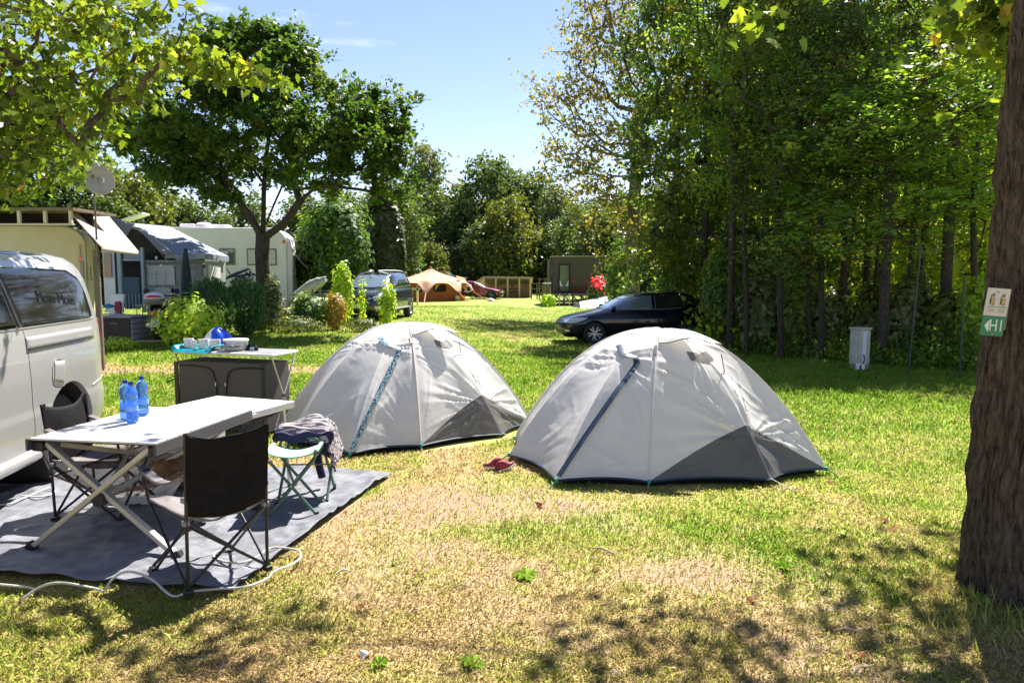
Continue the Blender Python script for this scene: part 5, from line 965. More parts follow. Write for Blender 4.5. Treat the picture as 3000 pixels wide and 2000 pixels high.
    panel('cream_wall', 300, 342, 728, 915, 15.9, WHITEV, .03); panel('small_window', 303, 328, 740, 812, 15.86, GLASSD, .03)
    dr = panel('blue_door', 362, 412, 812, 905, 15.95, BLUED); panel('door_opening', 362, 412, 762, 812, 16.1, DARK); panel('door_header', 362, 412, 758, 764, 15.9, LBLUE, .06); panel('fabric_strip', 362, 412, 735, 757, 15.95, AWNG)
    s = MB()
    for k in range(5): a, b = L_(366 + 10 * k, 860, 15.9), L_(370 + 10 * k, 905, 15.9); s.span((a.x, a.y - .01, b.z), (b.x, a.y + .01, a.z))
    s.build('door_stripes', LBLUE, t)
    MB().tube([L_(447, 710, 16.0), L_(490, 765, 15.7), L_(540, 818, 15.4)], .008, 5).build('guy_line', PLG, t)
    for px, py in ((458, 755), (472, 778)): MB().lathe([(0, -.05), (.03, -.03), (.035, .03), (0, .05)], tuple(L_(px, py, 16.0)), 10).build('hanging_bulb', PLW, t)
awning()
def motorhome():
    Yd = 27.4; a, b = W(470, 665, Yd), W(838, 668, Yd); g0 = tz(b.x, Yd); t = empty('motorhome', (b.x, Yd, g0), R(9), 'white motorhome with blue swoosh decal behind the maple trunk', 'motorhome'); H = b.z - g0; Lx = a.x - b.x; r = .55
    pr = [(Lx, .4), (-.05, .4), (0, .8), (0, H - r)] + [(-r + r * math.cos(k * PI / 16), H - r + r * math.sin(k * PI / 16)) for k in range(1, 9)] + [(Lx, H)]
    MB().prism(pr, 2.3, lambda u, v, w_: (u, 1.15 + w_, v)).build('body', WHITEV, t, 40, bevel=.04)
    rear = MB(); rear.prism([(-.1, .6), (.16, .6), (.2, H - .9), (.12, H - .4), (-.1, H - .2)], 2.1, lambda u, v, w_: (u, 1.15 + w_, v)); rear.build('rounded_end', WHITEV, t, 40, bevel=.06)
    L_ = lambda px, py: Vector((W(px, py, Yd).x - b.x, 0, W(px, py, Yd).z - g0))
    for i, (x0, y0, x1, y1) in enumerate(((650, 728, 697, 777), (727, 728, 813, 778))):
        p, q = L_(x0, y0), L_(x1, y1); wn = MB().span((p.x, -.03, q.z), (q.x, .02, p.z)).build('window', PLG, t, bevel=.02); e = .06; MB().span((p.x + e, -.04, q.z + e), (q.x - e, -.02, p.z - e)).build('pane', CURT if i else GLASSC, wn)
        MB().span((p.x + e + .03, -.05, q.z + e + .03), (p.x + e + .25 + .3 * i, -.042, p.z - e - .05)).build('curtain', CURT, wn)
    p = L_(868, 745); wn = MB().span((.18, .4, 1.55), (.24, 1.9, 2.3)).build('rear_window', GLASSD, t, bevel=.02); MB().add([(.22, .4, 2.35), (.22, 1.9, 2.35), (.7, 1.9, 1.85), (.7, .4, 1.85)], [(0, 1, 2, 3)]).build('window_shade', PLG, wn, solid=.03)
    # decal swoosh and splash
    d = MB(); sw = lambda pts: d.prism([(L_(x, y).x, L_(x, y).z) for x, y in pts], .006, lambda u, v, w_: (u, -.006 + w_, v))
    sw([(660, 822), (676, 808), (700, 796), (730, 787), (742, 788), (722, 797), (700, 806), (735, 800), (748, 806), (720, 810), (752, 818), (715, 816), (690, 812), (672, 818)]); sw([(668, 782), (684, 803), (680, 804)]); sw([(705, 790), (740, 783), (722, 785)]); sw([(690, 822), (748, 818), (740, 823)])
    for x, y, rr in ((728, 802, 5), (738, 797, 4), (746, 803, 4), (735, 809, 4), (744, 812, 3), (752, 806, 3)): c = L_(x, y); k = rr * Yd / F; d.prism([(c.x + k * math.cos(a_), c.z + k * math.sin(a_)) for a_ in np.linspace(0, 2 * PI, 9)[:-1]], .006, lambda u, v, w_: (u, -.006 + w_, v))
    d.build('decal', mat('navy decal', G(.02, .02, .11), None, rough=.5), t)
    MB().box(tuple(L_(832, 708)), (.1, .02, .12)).build('orange_marker', ORNG, t)
    ro = MB(); ro.box((-2.6, 1, H + .08), (.9, .7, .14)); ro.box((-3.6, .8, H + .1), (.5, .5, .12)); ro.build('roof_vents', PLW, t, bevel=.05); MB().lathe([(0, .22), (.2, .2), (.33, .1), (.35, 0)], (-3.0, .6, H), 18).build('roof_dome', PLW, t, 60); MB().box((-5.6, .6, H + .28), (1.3, .8, .05), ry=-.35).build('roof_hatch', PLW, t)
    for x in (-.9, -4.6): wheel(t, x, .12, .34, .2, 6, -1)
motorhome()
def bicycle():
    q = W(905, 830, 28.0); t = empty('bicycle', (q.x, q.y + .5, .55), R(80), 'bicycle hung on the rear of the white motorhome', 'bicycle'); m = MB()
    for x in (-.5, .5):
        w_ = MB().tube([(x + .32 * math.cos(k * PI / 12), 0, .4 + .32 * math.sin(k * PI / 12)) for k in range(25)], .02, 6, False).build('wheel', TYRE, t)
    m.tube([(-.5, 0, .4), (-.1, 0, .35), (.35, 0, .8), (-.2, 0, .82), (-.5, 0, .4)], .022, 6); m.tube([(-.1, 0, .35), (-.25, 0, .95)], .02, 6); m.tube([(.5, 0, .4), (.33, 0, .95)], .02, 6); m.build('frame', ALU, t, 60)
    MB().tube([(.33, -.25, .98), (.35, 0, 1.0), (.33, .25, .98)], .015, 6).build('handlebar', BLACKM, t, 60); MB().box((-.26, 0, .97), (.22, .12, .05)).build('saddle', PLB, t, bevel=.02)
bicycle()
def parasol():
    q = W(550, 900, 19.9); t = empty('folded_parasol', (q.x, q.y, tz(q.x, q.y)), 0, 'closed dark green parasol standing beside the grey awning', 'parasol'); H = W(547, 730, 19.9).z - t.location.z
    MB().tube([(0, 0, 0), (0, 0, H)], .02, 8).build('pole', STEELR, t)
    MB().grid(lambda a, b: ((.11 + .015 * math.cos(14 * PI * a)) * math.sin(PI * (.06 + .72 * (1 - b))) ** .8 * 1.15 * math.cos(2 * PI * a), (.11 + .015 * math.cos(14 * PI * a)) * math.sin(PI * (.06 + .72 * (1 - b))) ** .8 * 1.15 * math.sin(2 * PI * a), .35 + (H - .33) * b), 42, 14).build('folded_canopy', GOLDT, t, 60)
    MB().lathe([(.2, 0), (.2, .05), (.05, .1), (0, .1)], (0, 0, 0), 16).build('base', PLG, t)
parasol()
def deck_box():
    p = W(348, 960, 18.2); g0 = tz(p.x, 18.2); A, C = W(313, 980, 18.0), W(386, 985, 18.0); t = empty('deck_box', (p.x, 18.4, g0 + .04), R(-12), 'dark plastic storage box with pale ribbed end, beside the silver motorcycle', 'storage box')
    MB().box((0.05, 0, .27), (.86, .62, .54)).build('box_body', BOXD, t, bevel=.02); MB().box((0.05, 0, .565), (.92, .68, .06)).build('lid', BOXG, t, bevel=.02)
    for k in range(4): MB().box((.49, .0, .07 + .13 * k), (.03, .6, .115)).build('ribbed_end', BOXG, t, bevel=.008)
    MB().box((.0, -.315, .4), (.2, .02, .03)).build('handle', PLG, t, bevel=.008)
deck_box()
def junk():
    p = W(420, 1000, 17.6); t = empty('paving_slabs', (p.x, 17.9, tz(p.x, 17.9) + .0), .1, 'row of pinkish paving slabs in front of the storage box', 'paving'); m = MB()
    for k in range(4): m.box((-.7 + .46 * k, .02 * (k % 2), .02), (.44, .4, .04))
    m.build('slabs', STONE, t, bevel=.01)
    q = W(322, 880, 19.2); t = empty('garden_chair', (q.x, 19.2, tz(q.x, 19.2)), R(-20), 'white plastic garden chair holding folded things behind the storage box', 'chair')
    MB().box((0, 0, .42), (.46, .45, .04)).build('seat', PLW, t, bevel=.02); MB().box((-.02, .22, .78), (.46, .05, .72), rx=-.15).build('backrest', PLW, t, bevel=.02)
    for s in (1, -1):
        for e in (1, -1): MB().tube([(s * .2, e * .2, .42), (s * .23, e * .24, 0)], .022, 6).build('leg', PLW, t)
        MB().box((s * .24, 0, .62), (.05, .42, .03)).build('armrest', PLW, t, bevel=.01)
    MB().lathe([(0, 0), (.14, .02), (.12, .08), (0, .12)], (0, -.05, .78), 14).build('cushion', mat('blue cushion', G(.05, .12, .4), G(.02, .3, .3), 3), t, 60)
    q = W(425, 855, 19.9); t = empty('side_table', (q.x, 19.9, tz(q.x, 19.9)), 0, 'small cream table by the pale awning post', 'table'); MB().box((0, 0, .82), (.42, .4, .03)).build('table_top', WOODP, t, bevel=.01)
    for s in (1, -1):
        for e in (1, -1): MB().tube([(s * .16, e * .15, .82), (s * .2, e * .18, 0)], .013, 6).build('leg', WOODP, t)
    q = W(346, 895, 19.3); t = empty('red_canister', (q.x, 19.3, tz(q.x, 19.3) + .25), 0, 'small red canister beside the white garden chair', 'canister'); MB().lathe([(0, 0), (.09, 0), (.09, .55), (.05, .6), (0, .6)], (0, 0, .1), 14).build('canister_body', REDP, t, 40)
junk()
def boat_and_fence():
    p, q = W(862, 870, 24.0), W(955, 820, 23.4); c = (p + q) / 2; t = empty('upturned_boat', (c.x, c.y, tz(c.x, c.y)), 0, 'pale upturned hull lying slanted on a trestle behind the wire fence', 'boat'); a, b = p - t.location, q - t.location
    m = MB(); m.tube([a, a * .8 + b * .2, (a + b) / 2 + Vector((0, 0, .03)), a * .2 + b * .8 + Vector((0, 0, .04)), b], [.03, .14, .2, .17, .06], 14); m.build('hull', mat('pale hull', G(.3, .33, .28), G(.42, .44, .38), 4, .5), t, 60)
    m = MB(); m.tube([a + Vector((0, -.02, .12)), (a + b) / 2 + Vector((0, -.03, .25)), b + Vector((0, -.02, .1))], .025, 6); m.build('gunwale', mat('white rim', G(.6, .6, .55), None), t, 60)
    m = MB(); [m.tube([(a * (1 - k) + b * k), (a.x * (1 - k) + b.x * k, 0, 0)], .04, 6) for k in (.25, .8)]; m.build('trestle', WOODD, t)
    A, B_ = W(815, 860, 23.0), W(960, 860, 22.6); t = empty('wire_fence', (A.x, A.y, tz(A.x, A.y)), math.atan2(B_.y - A.y, B_.x - A.x), 'low wire mesh fence on brown posts beside the orange shrub', 'fence'); Lf = (B_ - A).length
    m = MB(); n = int(Lf / .08)
    for k in range(n + 1): m.tube([(k * Lf / n, 0, .3), (k * Lf / n, 0, 1.15)], .0025, 3, False)
    for z in (.3, .5, .72, .94, 1.15): m.tube([(0, 0, z), (Lf, 0, z)], .003, 3, False)
    m.build('mesh_panel', PLG, t)
    for x in (0, Lf * .7): MB().tube([(x, 0, 0), (x, 0, 1.2)], .04, 6).build('post', WOODD, t)
    MB().span((Lf * .76, -.05, .05), (Lf * .98, .12, 1.05)).build('green_mesh_bin', mat('green mesh', G(.08, .14, .1), G(.2, .26, .2), 30), t)
    s = MB(); [s.tube([(Lf * .76, -.06, z), (Lf * .98, -.06, z)], .012, 4) for z in (.08, .35, .6, .85, 1.05)]; s.build('bin_rails', PLG, t)
    q = W(830, 930, 22.0); t = empty('stacked_boards', (q.x, 22.4, tz(q.x, 22.4)), .05, 'low stack of grey weathered boards below the wire fence', 'boards'); m = MB(); [m.box((.02 * k, 0, .38 + .085 * k), (.95, .4, .07)) for k in range(3)]; m.build('boards', WOODD, t, bevel=.008); m = MB(); [m.box((x, 0, .17), (.1, .3, .34)) for x in (-.35, .35)]; m.build('supports', WOODD, t)
boat_and_fence()
def bell_tent():
    Yd = 57; c = W(1262, 862, Yd); g0 = tz(c.x, Yd); t = empty('bell_tent', (c.x, Yd, g0), 0, 'large orange bell tent with scalloped awning edge at the far end of the field', 'tent'); K = Yd / F; H = 98 * K
    # pixel-free local frame: radius in metres
    Rw, Rr = 2.05, 3.35; n = 8; Hw = 1.15
    m = MB(); m.lathe([(Rw, 0), (Rw, Hw + .35)], (0.0, 0, 0), n * 2); m.build('wall', ORANGED, t)
    def roof(a, b):
        an = 2 * PI * a; k = abs(math.cos(an * n / 2)); rr = Rr * b * (.82 + .18 * k ** 3); zz = H - (H - 1.35) * (b ** .62) ; 
        if b > .8: zz -= (b - .8) / .2 * (.0 + .75 * k ** 6)
        return (rr * math.cos(an), rr * math.sin(an), zz)
    MB().grid(roof, 96, 24).build('roof', ORANGE, t, 60, solid=.01)
    for k in range(n): an = 2 * PI * k / n; MB().tube([(Rr * math.cos(an), Rr * math.sin(an), .62), (Rr * 1.3 * math.cos(an), Rr * 1.3 * math.sin(an), 0)], .035, 5).build('guy_strap', ORANGE, t)
    for k in (-.9, -.25, .45): an = -PI / 2 + k; MB().box(((Rw + .02) * math.cos(an), (Rw + .02) * math.sin(an), .95), (.05, .95, .5), rz=an).build('window', DARK, t, bevel=.05); MB().add([((Rw + .08) * math.cos(an + s), (Rw + .08) * math.sin(an + s), z) for s, z in ((-.22, 1.25), (-.02, 1.25), (-.2, .75))], [(0, 1, 2)]).build('curtain', ORANGE, t, solid=.01)
    MB().lathe([(0, .35), (.12, .2), (.2, 0)], (0, 0, H - .3), 8).build('cap', ORANGED, t); MB().box((.9, -.95, H - 1.35), (.25, .1, .25)).build('air_vent', BLACKF, t)
    # side porch stretched to the right
    pm = MB(); a0, a1 = W(1350, 800, Yd) - t.location, W(1372, 862, Yd - 1) - t.location; pm.add([(2.0, -1, 1.9), (2.6, .8, 1.7), tuple(a1 + Vector((-.1, 1.0, .05))), tuple(a1)], [(0, 1, 2, 3)]); pm.build('porch_flap', ORANGE, t, solid=.02)
bell_tent()
def barrier():
    a, b = W(1191, 840, 47), W(1225, 842, 47); g0 = tz(b.x, 47); t = empty('barrier_board', (b.x, 47, g0), 0, 'pale board on a wooden post in front of the orange tent', 'sign'); MB().box((-.35, 0, 1.05 + .0), (.95, .04, .16)).build('board', mat('pale green board', G(.4, .38, .2), None), t); MB().box((-.05, .03, .55), (.12, .1, 1.1)).build('post', WOODL, t)
barrier()
def far_bits():
    q = W(1437, 874, 55); t = empty('white_bag', (q.x, 55, tz(q.x, 55)), 0, 'white bag lying in front of the red hatchback', 'bag'); MB().lathe([(0, 0), (.3, .05), (.26, .16), (0, .22)], (0, 0, 0), 12).build('bag_body', PLW, t, 60)
    q = W(1353, 868, 57); t = empty('orange_bucket', (q.x, 56, tz(q.x, 56)), 0, 'orange and white bucket by the legs of the leaning person', 'bucket'); MB().lathe([(0, 0), (.2, 0), (.24, .42), (0, .44)], (.1, 0, 0), 14).build('bucket_body', ORNG, t, 40); MB().lathe([(0, 0), (.2, .1), (.22, .35), (0, .45)], (-.25, 0, 0), 12).build('white_sack', PLW, t, 60)
far_bits()
def wood_shelter():
    Yd = 63; p, q = W(1419, 868, Yd), W(1556, 868, Yd); g0 = tz(q.x, Yd); t = empty('wooden_shelter', (q.x, Yd, g0), 0, 'open fronted light timber shelter beyond the red hatchback', 'shelter'); Wd = q.x - p.x; H = W(1556, 812, Yd).z - g0
    MB().span((-Wd, 2.4, 0), (0, 2.46, H - .1)).build('back_wall', WOODL, t); s = MB(); s.add([(-Wd, 0, 0), (-Wd - .95, 2.4, 0), (-Wd - .95, 2.4, H - .75), (-Wd, 0, H - .1)], [(0, 1, 2, 3)]); s.build('side_wall', WOODL, t, solid=.06); MB().span((0, 0, 0), (.06, 2.4, H - .1)).build('side_wall', WOODL, t)
    r_ = MB(); r_.add([(-Wd - .05, -.25, H + .02), (.15, -.25, H - .04), (.15, 2.6, H - .55), (-Wd - 1.15, 2.6, H - .62)], [(0, 1, 2, 3)]); r_.build('roof', ROOFM, t, solid=.14)
    for k in range(5): MB().span((-Wd * k / 3.98 - .06 if k else -.14, -.08, 0), (-Wd * k / 3.98 + .06 if k else -.02, .04, H - .08)).build('post', WOODL, t) if k < 5 else None
    for k in range(3): MB().span((-Wd * (.1 + .3 * k), 2.38, .9), (-Wd * (.1 + .3 * k) - .08, 2.4, H - .2)).build('panel_batten', WOODD, t)
    t2 = empty('picnic_bench', (q.x - 1.6, Yd + 1.0, g0), .1, 'dark picnic bench inside the timber shelter', 'bench'); MB().box((0, 0, .72), (1.6, .7, .06)).build('table_top', WOODD, t2)
    for s_ in (1, -1): MB().box((0, s_ * .65, .44), (1.6, .25, .05)).build('seat', WOODD, t2); MB().tube([(s_ * .6, -.55, 0), (s_ * .6, .35, .75)], .05, 5).build('leg', WOODD, t2); MB().tube([(s_ * .6, .55, 0), (s_ * .6, -.35, .75)], .05, 5).build('leg', WOODD, t2)
wood_shelter()
def cabin():
    Yd = 49; a, b = W(1622, 752, Yd), W(1727, 757, Yd); g0 = tz(b.x, Yd); t = empty('grey_cabin', (a.x, Yd, g0), 0, 'dark grey timber cabin on trestles with glazed door and red lower band', 'cabin'); L_ = lambda px, py: Vector((W(px, py, Yd).x - a.x, 0, W(px, py, Yd).z - g0))
    z0, z1 = L_(1620, 858).z, L_(1622, 752).z; x1 = L_(1768, 760).x; xb = L_(1726, 856).x
    m = MB(); m.prism([(0, z0), (xb, z0), (L_(1745, 815).x, L_(1745, 815).z), (x1, z1 - 1.0), (x1, z1), (0, z1)], 3.0, lambda u, v, w_: (u, 1.5 + w_, v)); m.build('body', CABIN, t, bevel=.02)
    MB().span((L_(1610, 758).x, .4, z0 + .0), (0, 3.0, z1 - .15)).build('side_box', CABIN, t, bevel=.02); MB().span((-.1, -.05, z1), (x1 + .1, 3.05, z1 + .06)).build('roof_edge', ROOFM, t); MB().span((L_(1617, 780).x, .36, L_(1617, 808).z), (L_(1620, 780).x, .4, L_(1617, 780).z)).build('slit_window', GLASSD, t)
    d = MB().span((L_(1636, 772).x, -.06, z0), (L_(1671, 772).x, .02, L_(1636, 772).z)).build('door', PLB, t); p, q = L_(1641, 778), L_(1665, 852); MB().span((p.x, -.09, q.z), (q.x, -.061, p.z)).build('glazing', mat('green reflecting glass', G(.1, .13, .1), G(.2, .24, .18), 2, .1, coat=1), d)
    for s, x in ((1, 1640), (-1, 1665)): MB().add([(L_(x, 820).x, -.095, L_(x, 820).z), (L_(x, 838).x, -.095, L_(x, 838).z), (L_(x + 8 * s, 838).x, -.095, L_(x, 838).z)], [(0, 1, 2)]).build('tied_curtain', PLW, d, solid=.01)
    MB().span((L_(1672, 825).x, -.03, z0), (xb - .05, .0, L_(1672, 838).z)).build('red_band', REDC, t)
    for x0, x_1 in ((1673, 1688), (1711, 1727)): MB().span((L_(x0, 823).x, -.04, L_(x0, 827).z), (L_(x_1, 823).x, -.005, L_(x0, 823).z)).build('red_strip', PINK, t)
    MB().span((L_(1608, 858).x, -1.1, z0 - .18), (xb, 3.0, z0 - .02)).build('deck', mat('grey decking', G(.16, .14, .12), G(.22, .2, .17), 6, .8), t)
    for px in (1606, 1625, 1650, 1675, 1700, 1722):
        x = L_(px, 860).x; MB().span((x - .06, -.9, 0), (x + .06, -.8, z0 - .15)).build('trestle_leg', WOODD, t); MB().tube([(x + .05, -.85, z0 - .2), (x + .6, 1.5, .1)], .05, 5).build('brace', WOODD, t)
    s = MB(); [s.tube([(L_(px, 860).x, -1.2, 0), (L_(px, 860).x, -1.2, z0)], .04, 6) for px in (1636, 1664)]; [s.tube([(L_(1636, 860).x, -1.2, z), (L_(1664, 860).x, -1.2, z)], .035, 6) for z in (.25, z0 - .25)]; s.build('step_ladder', ALU, t)
    def gate(px, py, Y, w_, h, lb): q = W(px, py, Y); t_ = empty('wooden_gate', (q.x, Y, tz(q.x, Y)), 0, lb, 'gate'); [MB().tube([(0, 0, h * k), (w_, 0, h * k)], .05, 4).build('rail', WOODD, t_) for k in (.3, .62, .95)]; [MB().tube([(x, 0, 0), (x, 0, h)], .07, 4).build('upright', WOODD, t_) for x in (0, w_ / 2, w_)]
    gate(1580, 866, 58, .95, 1.7, 'weathered timber gate just left of the grey cabin'); gate(1557, 866, 60, .9, 1.3, 'low weathered rail fence next to the light timber shelter')
    q = W(1612, 870, 47); t_ = empty('garden_post', (q.x - .2, 47, tz(q.x, 47)), 0, 'dark stump post with white cap at the corner of the cabin deck', 'post'); MB().lathe([(.28, 0), (.24, .8), (.2, 1.4)], (0, 0, 0), 10).build('stump', WOODD, t_, 60); MB().box((0, 0, 1.45), (.5, .3, .08)).build('cap', PLW, t_)
    q = W(1755, 870, 50); t_ = empty('picnic_bench', (q.x, 50, tz(q.x, 50)), -.2, 'pale picnic bench right of the grey cabin', 'bench'); MB().box((0, 0, .78), (1.7, .7, .07)).build('table_top', WOODL, t_)
    for s_ in (1, -1): MB().box((0, s_ * .65, .45), (1.7, .25, .06)).build('seat', WOODL, t_); MB().tube([(s_ * .6, -.55, 0), (s_ * .6, .35, .75)], .05, 5).build('leg', WOODL, t_); MB().tube([(s_ * .6, .55, 0), (s_ * .6, -.35, .75)], .05, 5).build('leg', WOODL, t_)
cabin()
def power_post():
    p = on(2516, 1085); p = Vector((p.x, p.y, tz(p.x, p.y))); K = p.y / F; t = empty('power_pillar', tuple(p), R(24), 'weathered white electricity pillar at the edge of the trees', 'power pillar'); H = 128 * K
    MB().box((0, 0, H * .56), (.27, .25, H * .82)).build('cabinet', POSTW, t, bevel=.02); MB().box((0, 0, H * .09), (.25, .23, H * .18)).build('plinth', mat('mossy plinth', G(.2, .19, .11), G(.28, .26, .17), 6), t, bevel=.01); MB().box((0, 0, H * .98), (.31, .29, .035)).build('cap', POSTW, t, bevel=.01)
    MB().box((-.03, -.128, H * .56), (.1, .01, H * .7)).build('cover_strip', POSTW2, t, bevel=.004); MB().box((-.2, -.2, H * .13), (.13, .1, H * .15)).build('socket_box', PLW, t, bevel=.01); MB().tube(curve_pts([(-.2, -.25, H * .2), (-.17, -.26, H * .3), (-.12, -.2, H * .4)], 5), .012, 5).build('cable', PLB, t); MB().tube([(-.25, -.25, H * .18), (-.27, -.27, 0)], .018, 5).build('cable', PLB, t)
    MB().box((.0, -.126, H * .55), (.27, .005, .01)).build('joint_line', PLG, t)
power_post()
for k, (px, py, Yd, hh, lb) in enumerate(((2660, 1080, 12.6, 2.3, 'slim dark green fence post leaning slightly, behind the electricity pillar'), (2812, 1095, 12.0, 1.7, 'slim dark green fence post right of the leaning one, near the signed tree'))):
    q = W(px, py, Yd); m = MB(); m.tube([(0, 0, -.1), (.12 if k == 0 else -.01, 0, hh)], .016, 8); o = m.build('fence_post', mat('green post', G(.02, .045, .035), None, rough=.5), None, 60); o.location = (q.x, Yd, tz(q.x, Yd)); tag(o, lb, 'post', 'fence posts at the wood edge')
# ---------------------------------------------------------------- trees and shrubs
def rel(px, py, Y, o): p = at(px, py, Y); return (p.x - o[0], Y - o[1], p.z - o[2])
def pblobs(lst, o): # (px, py, rx_px, ry_px, Y, ry_m) ellipsoids given by where they appear
    r = []
    for px, py, rx, rz, Y, ry in lst: c = rel(px, py, Y, o); k = Y / F; r.append((c[0], c[1], c[2], rx * k, ry, rz * k))
    return r
def maple():
    Yd = 21.5; q = at(768, 900, Yd); o = (q.x, Yd, tz(q.x, Yd)); B = [(560, 300, 190, 150, 21.5, 2.6), (790, 230, 150, 150, 21.5, 2.4), (800, 165, 120, 70, 21.5, 1.6), (640, 160, 90, 60, 21, 1.4), (470, 440, 130, 90, 21.5, 2.0), (700, 400, 240, 120, 21.5, 3.0), (950, 350, 150, 110, 21.5, 2.4), (1080, 420, 120, 110, 21, 1.8), (1120, 350, 90, 90, 21.5, 1.4), (1165, 290, 35, 45, 21.3, .5), (1195, 355, 35, 35, 21.3, .5), (1150, 520, 90, 70, 21.2, 1.5), (930, 500, 130, 75, 21.3, 2.0), (560, 540, 130, 55, 21.0, 1.7), (430, 380, 90, 80, 22, 1.6), (980, 280, 60, 45, 21.5, .9)]
    trunk = [(0, 0, 0), rel(770, 800, Yd, o), rel(768, 745, Yd, o), rel(770, 700, Yd, o)]
    t = tree('maple_tree', 'broad maple with dark dense crown and forked trunk in front of the motorhome', 'tree', o, trunk, pblobs(B, o), 400, 160, .115, T_maple(), LM_MAPLE, BARKD, 11, .2, spread=.29, flat=.9, shell=.35, step=.45, r_tip=.007, droop=.5,
        limbs=[[rel(px, py, Y, o) for px, py, Y in l_] for l_ in (((735, 640, 21.4), (690, 575, 21.2), (655, 520, 21.2), (640, 450, 21.4), (600, 370, 21.6), (560, 300, 21.6)), ((772, 630, 21.6), (774, 540, 21.8), (785, 420, 22), (800, 290, 21.8), (805, 180, 21.5)), ((835, 650, 21.3), (880, 590, 21.2), (930, 545, 21), (1000, 490, 20.8), (1060, 450, 20.8)), ((790, 630, 22.2), (850, 500, 23), (920, 400, 23), (980, 330, 22.5)), ((720, 620, 22.2), (640, 520, 23), (520, 460, 23.4), (430, 420, 23)))])
    g = rs(5); C = []   # thin upright shoots above the crown
    for px in (740, 780, 805, 825, 850, 868, 735, 885):
        b = np.array(rel(px, 125, 21.5, o)); hgt = g.uniform(.5, .95)
        for k in range(16): C.append(b + np.array([g.normal() * .03, g.normal() * .03, hgt * k / 16]))
    leafcloud('leaves', C, .1, T_LEAF, LM_MAPLE, t, 9, .5)
maple()
def near_left():
    o = (-7.6, 6.6, 0.0); B = [(120, 120, 250, 190, 6.6, 1.1), (330, 90, 180, 120, 6.2, .8), (60, 360, 170, 140, 6.8, .9), (230, 330, 120, 100, 6.4, .6), (500, 140, 90, 60, 6.2, .3), (620, 200, 80, 18, 6.1, .12), (750, 220, 50, 14, 6.1, .08), (60, 500, 130, 80, 7.0, .7), (190, 430, 60, 50, 6.8, .4), (400, 400, 60, 10, 6.2, .08), (380, 260, 80, 50, 6.2, .3), (-150, 250, 250, 330, 6.8, 1.2), (530, 40, 50, 50, 6.2, .3)] + [(560, 175, 60, 22, 6.1, .15), (640, 200, 60, 20, 6.1, .12), (700, 212, 50, 18, 6.1, .1), (770, 225, 50, 16, 6.1, .1)] * 5
    tree('broadleaf_tree', 'large leaved tree whose sunlit branches hang into the top left corner', 'tree', o, [(0, 0, 0), (0.05, 0, 1.4), (.1, 0, 2.4)], pblobs(B, o), 680, 13, .066, T_maple(), LM_NEAR, BARK, 21, .09, spread=.11, flat=.45, shell=.2, step=.3, r_tip=.0035, droop=.7)
near_left()
def near_right():
    o = (2.69, 3.78, 0.0)
    t = empty('signed_tree', o, 0, 'thick rough barked tree with the white and green sign, leaning at the right edge', 'tree')
    ax = [(0, 0, -.2), (0, 0, .0), (-.01, 0, .25), (-.02, 0, .7), (.0, .0, 1.4), (.02, .01, 2.1), (.05, .02, 2.8), (.12, .05, 3.6), (.2, .08, 4.4)]; rr = [.235, .23, .228, .222, .215, .205, .195, .188, .17]
    pts = curve_pts(ax, 24); rad = np.interp([q.z for q in pts], [a[2] for a in ax], rr); m = MB(); n = 200; vs = []
    for c, r in zip(pts, rad):
        for j in range(n):
            a = 2 * PI * j / n; u = math.cos(a), math.sin(a); h = c.z
            w_ = float(vnoise(a * 40 / 2 / PI * 2 + 1.2 * math.sin(h * 4), h * 3.2 + 5)) - .5; w2 = float(vnoise(a * 20 + 3, h * 5)) - .5; fl = .09 * max(0, .4 - h) * (1 + math.cos(5 * a)) * .5
            q = r * (1 + .03 * math.sin(3 * a + 1)) + .036 * abs(w_) * 2 + .018 * w2 + fl; vs.append(c + Vector((u[0] * q, u[1] * q, 0)))
    m.add(vs, [(i * n + j, i * n + (j + 1) % n, (i + 1) * n + (j + 1) % n, (i + 1) * n + j) for i in range(len(pts) - 1) for j in range(n)]); m.build('trunk', BARKN, t, 60)
    B = [(x - o[0], y - o[1], z, rx, ry, rz) for x, y, z, rx, ry, rz in ((2.4, 6.5, 5.0, .85, .42, .3), (3.7, 6.7, 5.1, .5, .4, .3), (.4, 6.4, 5.0, .85, .34, .25), (-.6, 6.45, 4.9, .6, .26, .22), (3.6, 5.6, 4.9, .8, .8, .4), (4.6, 7, 5.4, 1.4, 1.2, .6), (3.4, 4.4, 5.6, 1.4, 1.2, .6), (5.0, 4.0, 5.4, 1.6, 1.4, .6))]
    B += pblobs([(2970, 50, 60, 40, 4.6, .2), (2900, 10, 60, 25, 4.8, .2), (2860, 90, 30, 30, 4.8, .15), (2900, 190, 20, 30, 4.8, .1), (2250, -4, 40, 8, 4.8, .12)], o)
    tips, _ = in_blobs(B, 330, 31, .2); tp2, _ = in_blobs(B[-5:], 46, 36, .1); tips = np.concatenate([tips, tp2]); segs, _p = skeleton([(.09, .04, 3.3), (.15, .06, 4.0), (.2, .08, 4.4)], list(tips), 32, .055, r_tip=.003, step=.35); limb_mesh('limbs', segs, BARKD, t)
    g = rs(33); C = np.repeat(tips, 16, 0); C = C + g.normal(size=C.shape) * .15; leafcloud('crown', C, .085, T_maple(), LM_NEAR, t, 34, .7, droop=.4)
    return o
BARKN = mat('rugged near bark', G(.045, .032, .021), G(.2, .145, .095), 16, .92, bump=1.0, bscale=26, stretch=(2.6, 2.6, .75), bdist=.08, detail=12, lo=.36, hi=.66)
NRo = near_right()
